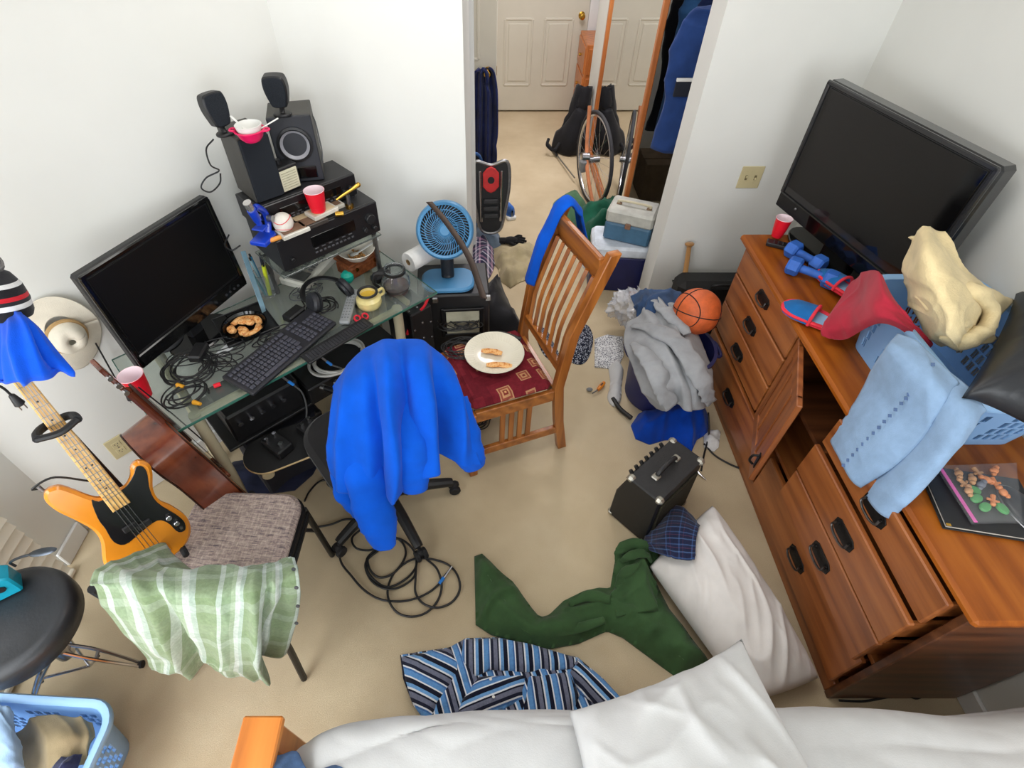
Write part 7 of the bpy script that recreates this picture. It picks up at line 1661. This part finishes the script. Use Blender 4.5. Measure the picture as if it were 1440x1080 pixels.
cbx = thing('cardboard_box', 'brown cardboard box on the closet floor', 'box', (1.42, 4.15, 0)); CBM = mat('card_brown', (96, 80, 60), .85)
G().box((0, 0, .15), (.34, .30, .296), .004).build('box_walls', CBM, cbx); G().box((0, 0, .302), (.36, .10, .006), .001).build('flap', CBM, cbx)
# ================================================================ lower left corner: drum stool, basket
q = V(*Z(8, 872, .52)); dt = thing('drum_stool', 'round black padded drum stool with chrome tripod legs', 'stool', (q.x, q.y, 0))
G().lathe([(0, .44), (.165, .44), (.172, .446), (.174, .49), (.168, .512), (.150, .522), (.130, .518), (.08, .523), (0, .525)], 56).build('seat', LEATH, dt, 60)
G().cyl((0, 0, .20), (0, 0, .44), .016, n=14).build('post', CHROME, dt); G().cyl((0, 0, .20), (0, 0, .30), .026, n=16, bev=.003).build('collar', CHROME, dt)
for (px, py) in ((100, 866), (200, 934), (38, 1000)):
    e = V(*Z(px, py, .014))-V(q.x, q.y, 0); s_ = V(-e.y, e.x, 0).normalized()
    for k in (-1, 1): G().tube([V(0, 0, .27)+s_*k*.012, e*.45+V(0, 0, .16)+s_*k*.016, e*.96+s_*k*.006], .006, 8, smooth=10).build('leg', CHROME, dt)
    G().cyl(e*.46+V(0, 0, .15)-s_*.02, e*.46+V(0, 0, .15)+s_*.02, .006, n=8).build('leg_link', STEEL, dt)
    G().tube([e*.96, e*1.02], .014, 10).build('rubber_foot', RUB, dt); G().cyl(V(0, 0, .06), e*.46+V(0, 0, .14), .005, n=8).build('brace', CHROME, dt)
TQ = mat('turquoise_case', (16, 150, 178), .4)
c = V(*Z(-6, 826, .56)); tc_ = thing('plastic_case', 'turquoise plastic case with a round hole standing on the drum stool', 'case', (c.x, c.y, .526), math.radians(35))
g = G(); g.prism([(-.05, 0), (.05, 0), (.055, .01), (.055, .075), (.035, .095), (-.035, .095), (-.055, .075), (-.055, .01)], -.03, .03, Matrix.Rotation(math.pi/2, 4, 'X'), bev=.006); g.build('case_shell', TQ, tc_)
G().cyl((.02, -.0305, .05), (.02, -.034, .05), .012, n=18).build('round_hole', BLK, tc_)
p0, p1 = V(*Z(16, 792, .62)), V(*Z(74, 771, .66)); spn = thing('spoon', 'dark metal spoon sticking up from the turquoise case', 'spoon', tuple(p0)); dv = p1-p0
DST = mat('dark_steel', (84, 90, 98), .3, .9)
G().tube([V(0, 0, -.02), V(0, 0, .005), dv*.25+V(0, 0, .012), dv*.5+V(0, 0, .008)], .004, 8, smooth=14).build('spoon_handle', DST, spn)
yaw = math.atan2(dv.y, dv.x); G().ball(tuple(dv*.76), (dv.length*.28, .014, .004), 18, 8, Matrix.Rotation(yaw, 4, 'Z')).build('spoon_bowl', DST, spn)
basket('light blue laundry basket on the carpet in the lower left corner', (-1.42, .205, .001), math.radians(-3), .54, .40, .27)
P, su, sv = surf([[Z(18, 1030, .22), Z(50, 1012, .24), Z(90, 1008, .25), Z(130, 1016, .24)], [Z(18, 1055, .23), Z(60, 1040, .28), Z(100, 1032, .29), Z(134, 1034, .25)], [Z(16, 1080, .23), Z(60, 1062, .28), Z(96, 1054, .28), Z(126, 1050, .25)], [Z(20, 1110, .22), Z(60, 1090, .27), Z(90, 1080, .27), Z(120, 1075, .24)]], 50, 50, (.016, 9, 93, .6, 3))
one('khaki_trousers', 'khaki trousers folded in the lower left laundry basket', 'trousers', P, .012, cloth('khaki_dark', (150, 134, 104), .12))
P, su, sv = surf([[Z(-50, 985, .25), Z(-10, 985, .30), Z(6, 992, .31), Z(16, 1004, .30)], [Z(-50, 1030, .28), Z(-8, 1026, .35), Z(16, 1028, .35), Z(27, 1034, .31)], [Z(-50, 1080, .28), Z(-6, 1070, .35), Z(18, 1066, .35), Z(33, 1062, .31)], [Z(-50, 1130, .26), Z(0, 1120, .33), Z(16, 1112, .33), Z(30, 1105, .30)]], 40, 40, (.010, 9, 95, 1.2, 3))
one('denim_shirt', 'pale blue denim shirt hanging over the lower left laundry basket', 'shirt', P, .010, cloth('pale_denim', (160, 190, 224), .12))
P, su, sv = surf([[Z(64, 1076, .27), Z(80, 1064, .29), Z(98, 1064, .29), Z(116, 1060, .27)], [Z(64, 1095, .27), Z(80, 1085, .30), Z(96, 1080, .30), Z(112, 1078, .27)], [Z(64, 1115, .25), Z(80, 1110, .28), Z(96, 1105, .28), Z(108, 1100, .25)]], 30, 30, (.010, 12, 97, .4, 2))
one('navy_socks', 'navy patterned socks balled in the lower left laundry basket', 'socks', P, .012, stripes('sock_pattern', 30, [(0, (40, 44, 76)), (.5, (120, 126, 160)), (.62, (30, 32, 60))], 0, second=(26, [(0, (44, 48, 82)), (.5, (30, 34, 62))]), coord='Object'))
floor_cloth('navy_blanket', 'dark navy blanket on the carpet under the front of the desk', 'blanket', [(300, 668), (330, 650), (385, 640), (440, 612), (455, 640), (440, 668), (415, 690), (360, 698), (318, 694)], cloth('navy_blanket', (40, 44, 66), .2), .02, .04, (.014, 9, 99, .5, 2.5))
# ================================================================ more of the desk's clutter
coil('black mains cables bunched between the pan and the keyboard', Z(388, 478, DZ), .055, 6, DZ+.001, .0026, CAB, .45, 31, sq=.55, rz=DRZ)
coil('grey audio cables looped behind the headphones', Z(432, 412, DZ), .05, 6, DZ+.001, .0024, CABG, .4, 32, sq=.6, rz=DRZ)
coil('black cables trailing off the front left corner of the desk', Z(262, 556, DZ), .05, 5, DZ+.001, .003, CAB, .4, 33)
coil('black speaker wire tangled at the left end of the keyboard', Z(310, 512, DZ), .05, 6, DZ+.001, .0022, CAB, .5, 34, sq=.6)
for i, (px, py, rz, lab) in enumerate(((415, 446, .3, 'black power adapter between the tray and the keyboard'), (282, 500, .8, 'black power adapter lying in front of the monitor'), (536, 392, .2, 'black power adapter between the leather box and the carafe'))):
    q = Z(px, py, DZ); t = thing('power_adapter', lab, 'adapter', (q[0], q[1], DZ+.001), DRZ+rz, 'power adapters on the desk')
    G().box((0, 0, .016), (.085, .05, .031), .006).build('adapter_body', BLK, t); G().tube([(.042, 0, .016), (.06, 0, .012), (.075, .02, .006), (.09, .05, .005)], .003, 6, smooth=12).build('cord', CAB, t)
# second, thinner black keyboard under the front edge of the first
a, b = V(*Z(436, 513, DZ+.006)), V(*Z(536, 452, DZ+.006)); ax = (b-a).normalized()
t = thing('midi_keyboard', 'thin black key controller at the front right edge of the desk', 'keyboard', (a.x, a.y, DZ+.0005), math.atan2(ax.y, ax.x))
G().box((.15, .035, .006), (.30, .065, .011), .003).build('case', BLK, t); g = G()
for i in range(22): g.box((.018+i*.0125, .030, .0125), (.0105, .042, .003), .001)
o = g.build('keys', mat('dark_keys', (48, 48, 52), .4), t); o['kind'] = 'stuff'
# skateboard and black hardware on the shelf and cabinet
SKE = mat('skate_ply', (196, 170, 124), .5); q = D(.30, -.02, .36)
sk = thing('skateboard', 'black topped skateboard with a pale plywood edge under the desk', 'skateboard', q, DRZ-.25)
so = [(p[0], p[1]) for p in rrect(.40, .19, .094, 2, 2, 10)]
G().prism(so, .046, .057, None, bev=.003).build('deck', SKE, sk); G().prism([(x*.99, y*.98) for x, y in so], .057, .0595).build('grip_tape', mat('grip_tape', (26, 26, 27), .95), sk)
for x in (-.13, .13):
    G().box((x, 0, .036), (.05, .05, .02), .004).build('truck', STEEL, sk)
    for y in (-.07, .07): G().cyl((x, y-.014, .024), (x, y+.014, .024), .0235, n=18, bev=.004).build('wheel', CREAM, sk)
for (x, y, lab) in ((-.06, .0, 'silver knobbed black pedal at the left of the skateboard'), (.08, .01, 'silver knobbed black pedal at the right of the skateboard')):
    p = sk.matrix_basis @ V(x, y, .0605); t = thing('effects_pedal', lab, 'pedal', tuple(p), DRZ+.2, 'effects pedals')
    G().box((0, 0, .022), (.07, .11, .042), .005).build('pedal_body', BLK, t); G().cyl((0, -.03, .043), (0, -.03, .056), .010, n=14).build('foot_switch', CHROME, t)
    for xx in (-.018, .018): G().cyl((xx, .03, .043), (xx, .03, .058), .008, n=14).build('control_knob', CHROME, t)
for i, dx in enumerate((.0, .055)):
    q = D(.50+dx, .03-dx*.3, .455); t = thing('microphone_stand_tube', ('black metal tube lying nearer the skateboard under the desk', 'black metal tube lying nearer the white coil under the desk')[i], 'tube', q, DRZ-1.1, 'metal tubes under the desk')
    G().cyl((0, 0, .102), (.22, 0, .106), .012, n=14, bev=.002).build('tube', BLKM, t); G().cyl((-.012, 0, .102), (.006, 0, .102), .0135, n=14).build('end_cap', STEEL, t)
# loudspeaker wires at the wall
p = [tuple(V(*T(300, 196, 1.80))), T(290, 210, 1.84), T(296, 232, 1.86), T(308, 240, 1.86), T(290, 250, 1.86), T(283, 264, 1.87), T(296, 270, 1.87), T(309, 258, 1.88), T(310, 244, 1.88)]
tag(G().tube(p, .0028, 6, smooth=60).build('speaker_wire', CAB, None, 180), 'black speaker wire looping down the wall left of the speakers', 'cable')
p = [T(432, 152, 1.90), T(442, 168, 1.97), T(449, 195, 2.0), T(453, 216, 2.02), T(452, 240, 2.06)]
tag(G().tube(p, .0028, 6, smooth=40).build('speaker_wire', CABG, None, 180), 'grey speaker wire hanging down right of the bare woofer speaker', 'cable')
p = [T(338, 345, 1.98), T(326, 352, 1.98), T(316, 345, 2.0), T(322, 330, 2.02)]
tag(G().tube(p, .003, 6, smooth=20).build('monitor_cable', CAB, None, 180), 'black cable at the wall right of the monitor', 'cable')
# black cables spilling from the rack onto the burgundy chair
coil('black cable tangle spilling from the rack front', Z(648, 462, .47), .07, 9, .497, .0024, CAB, .45, 41, sq=.6)
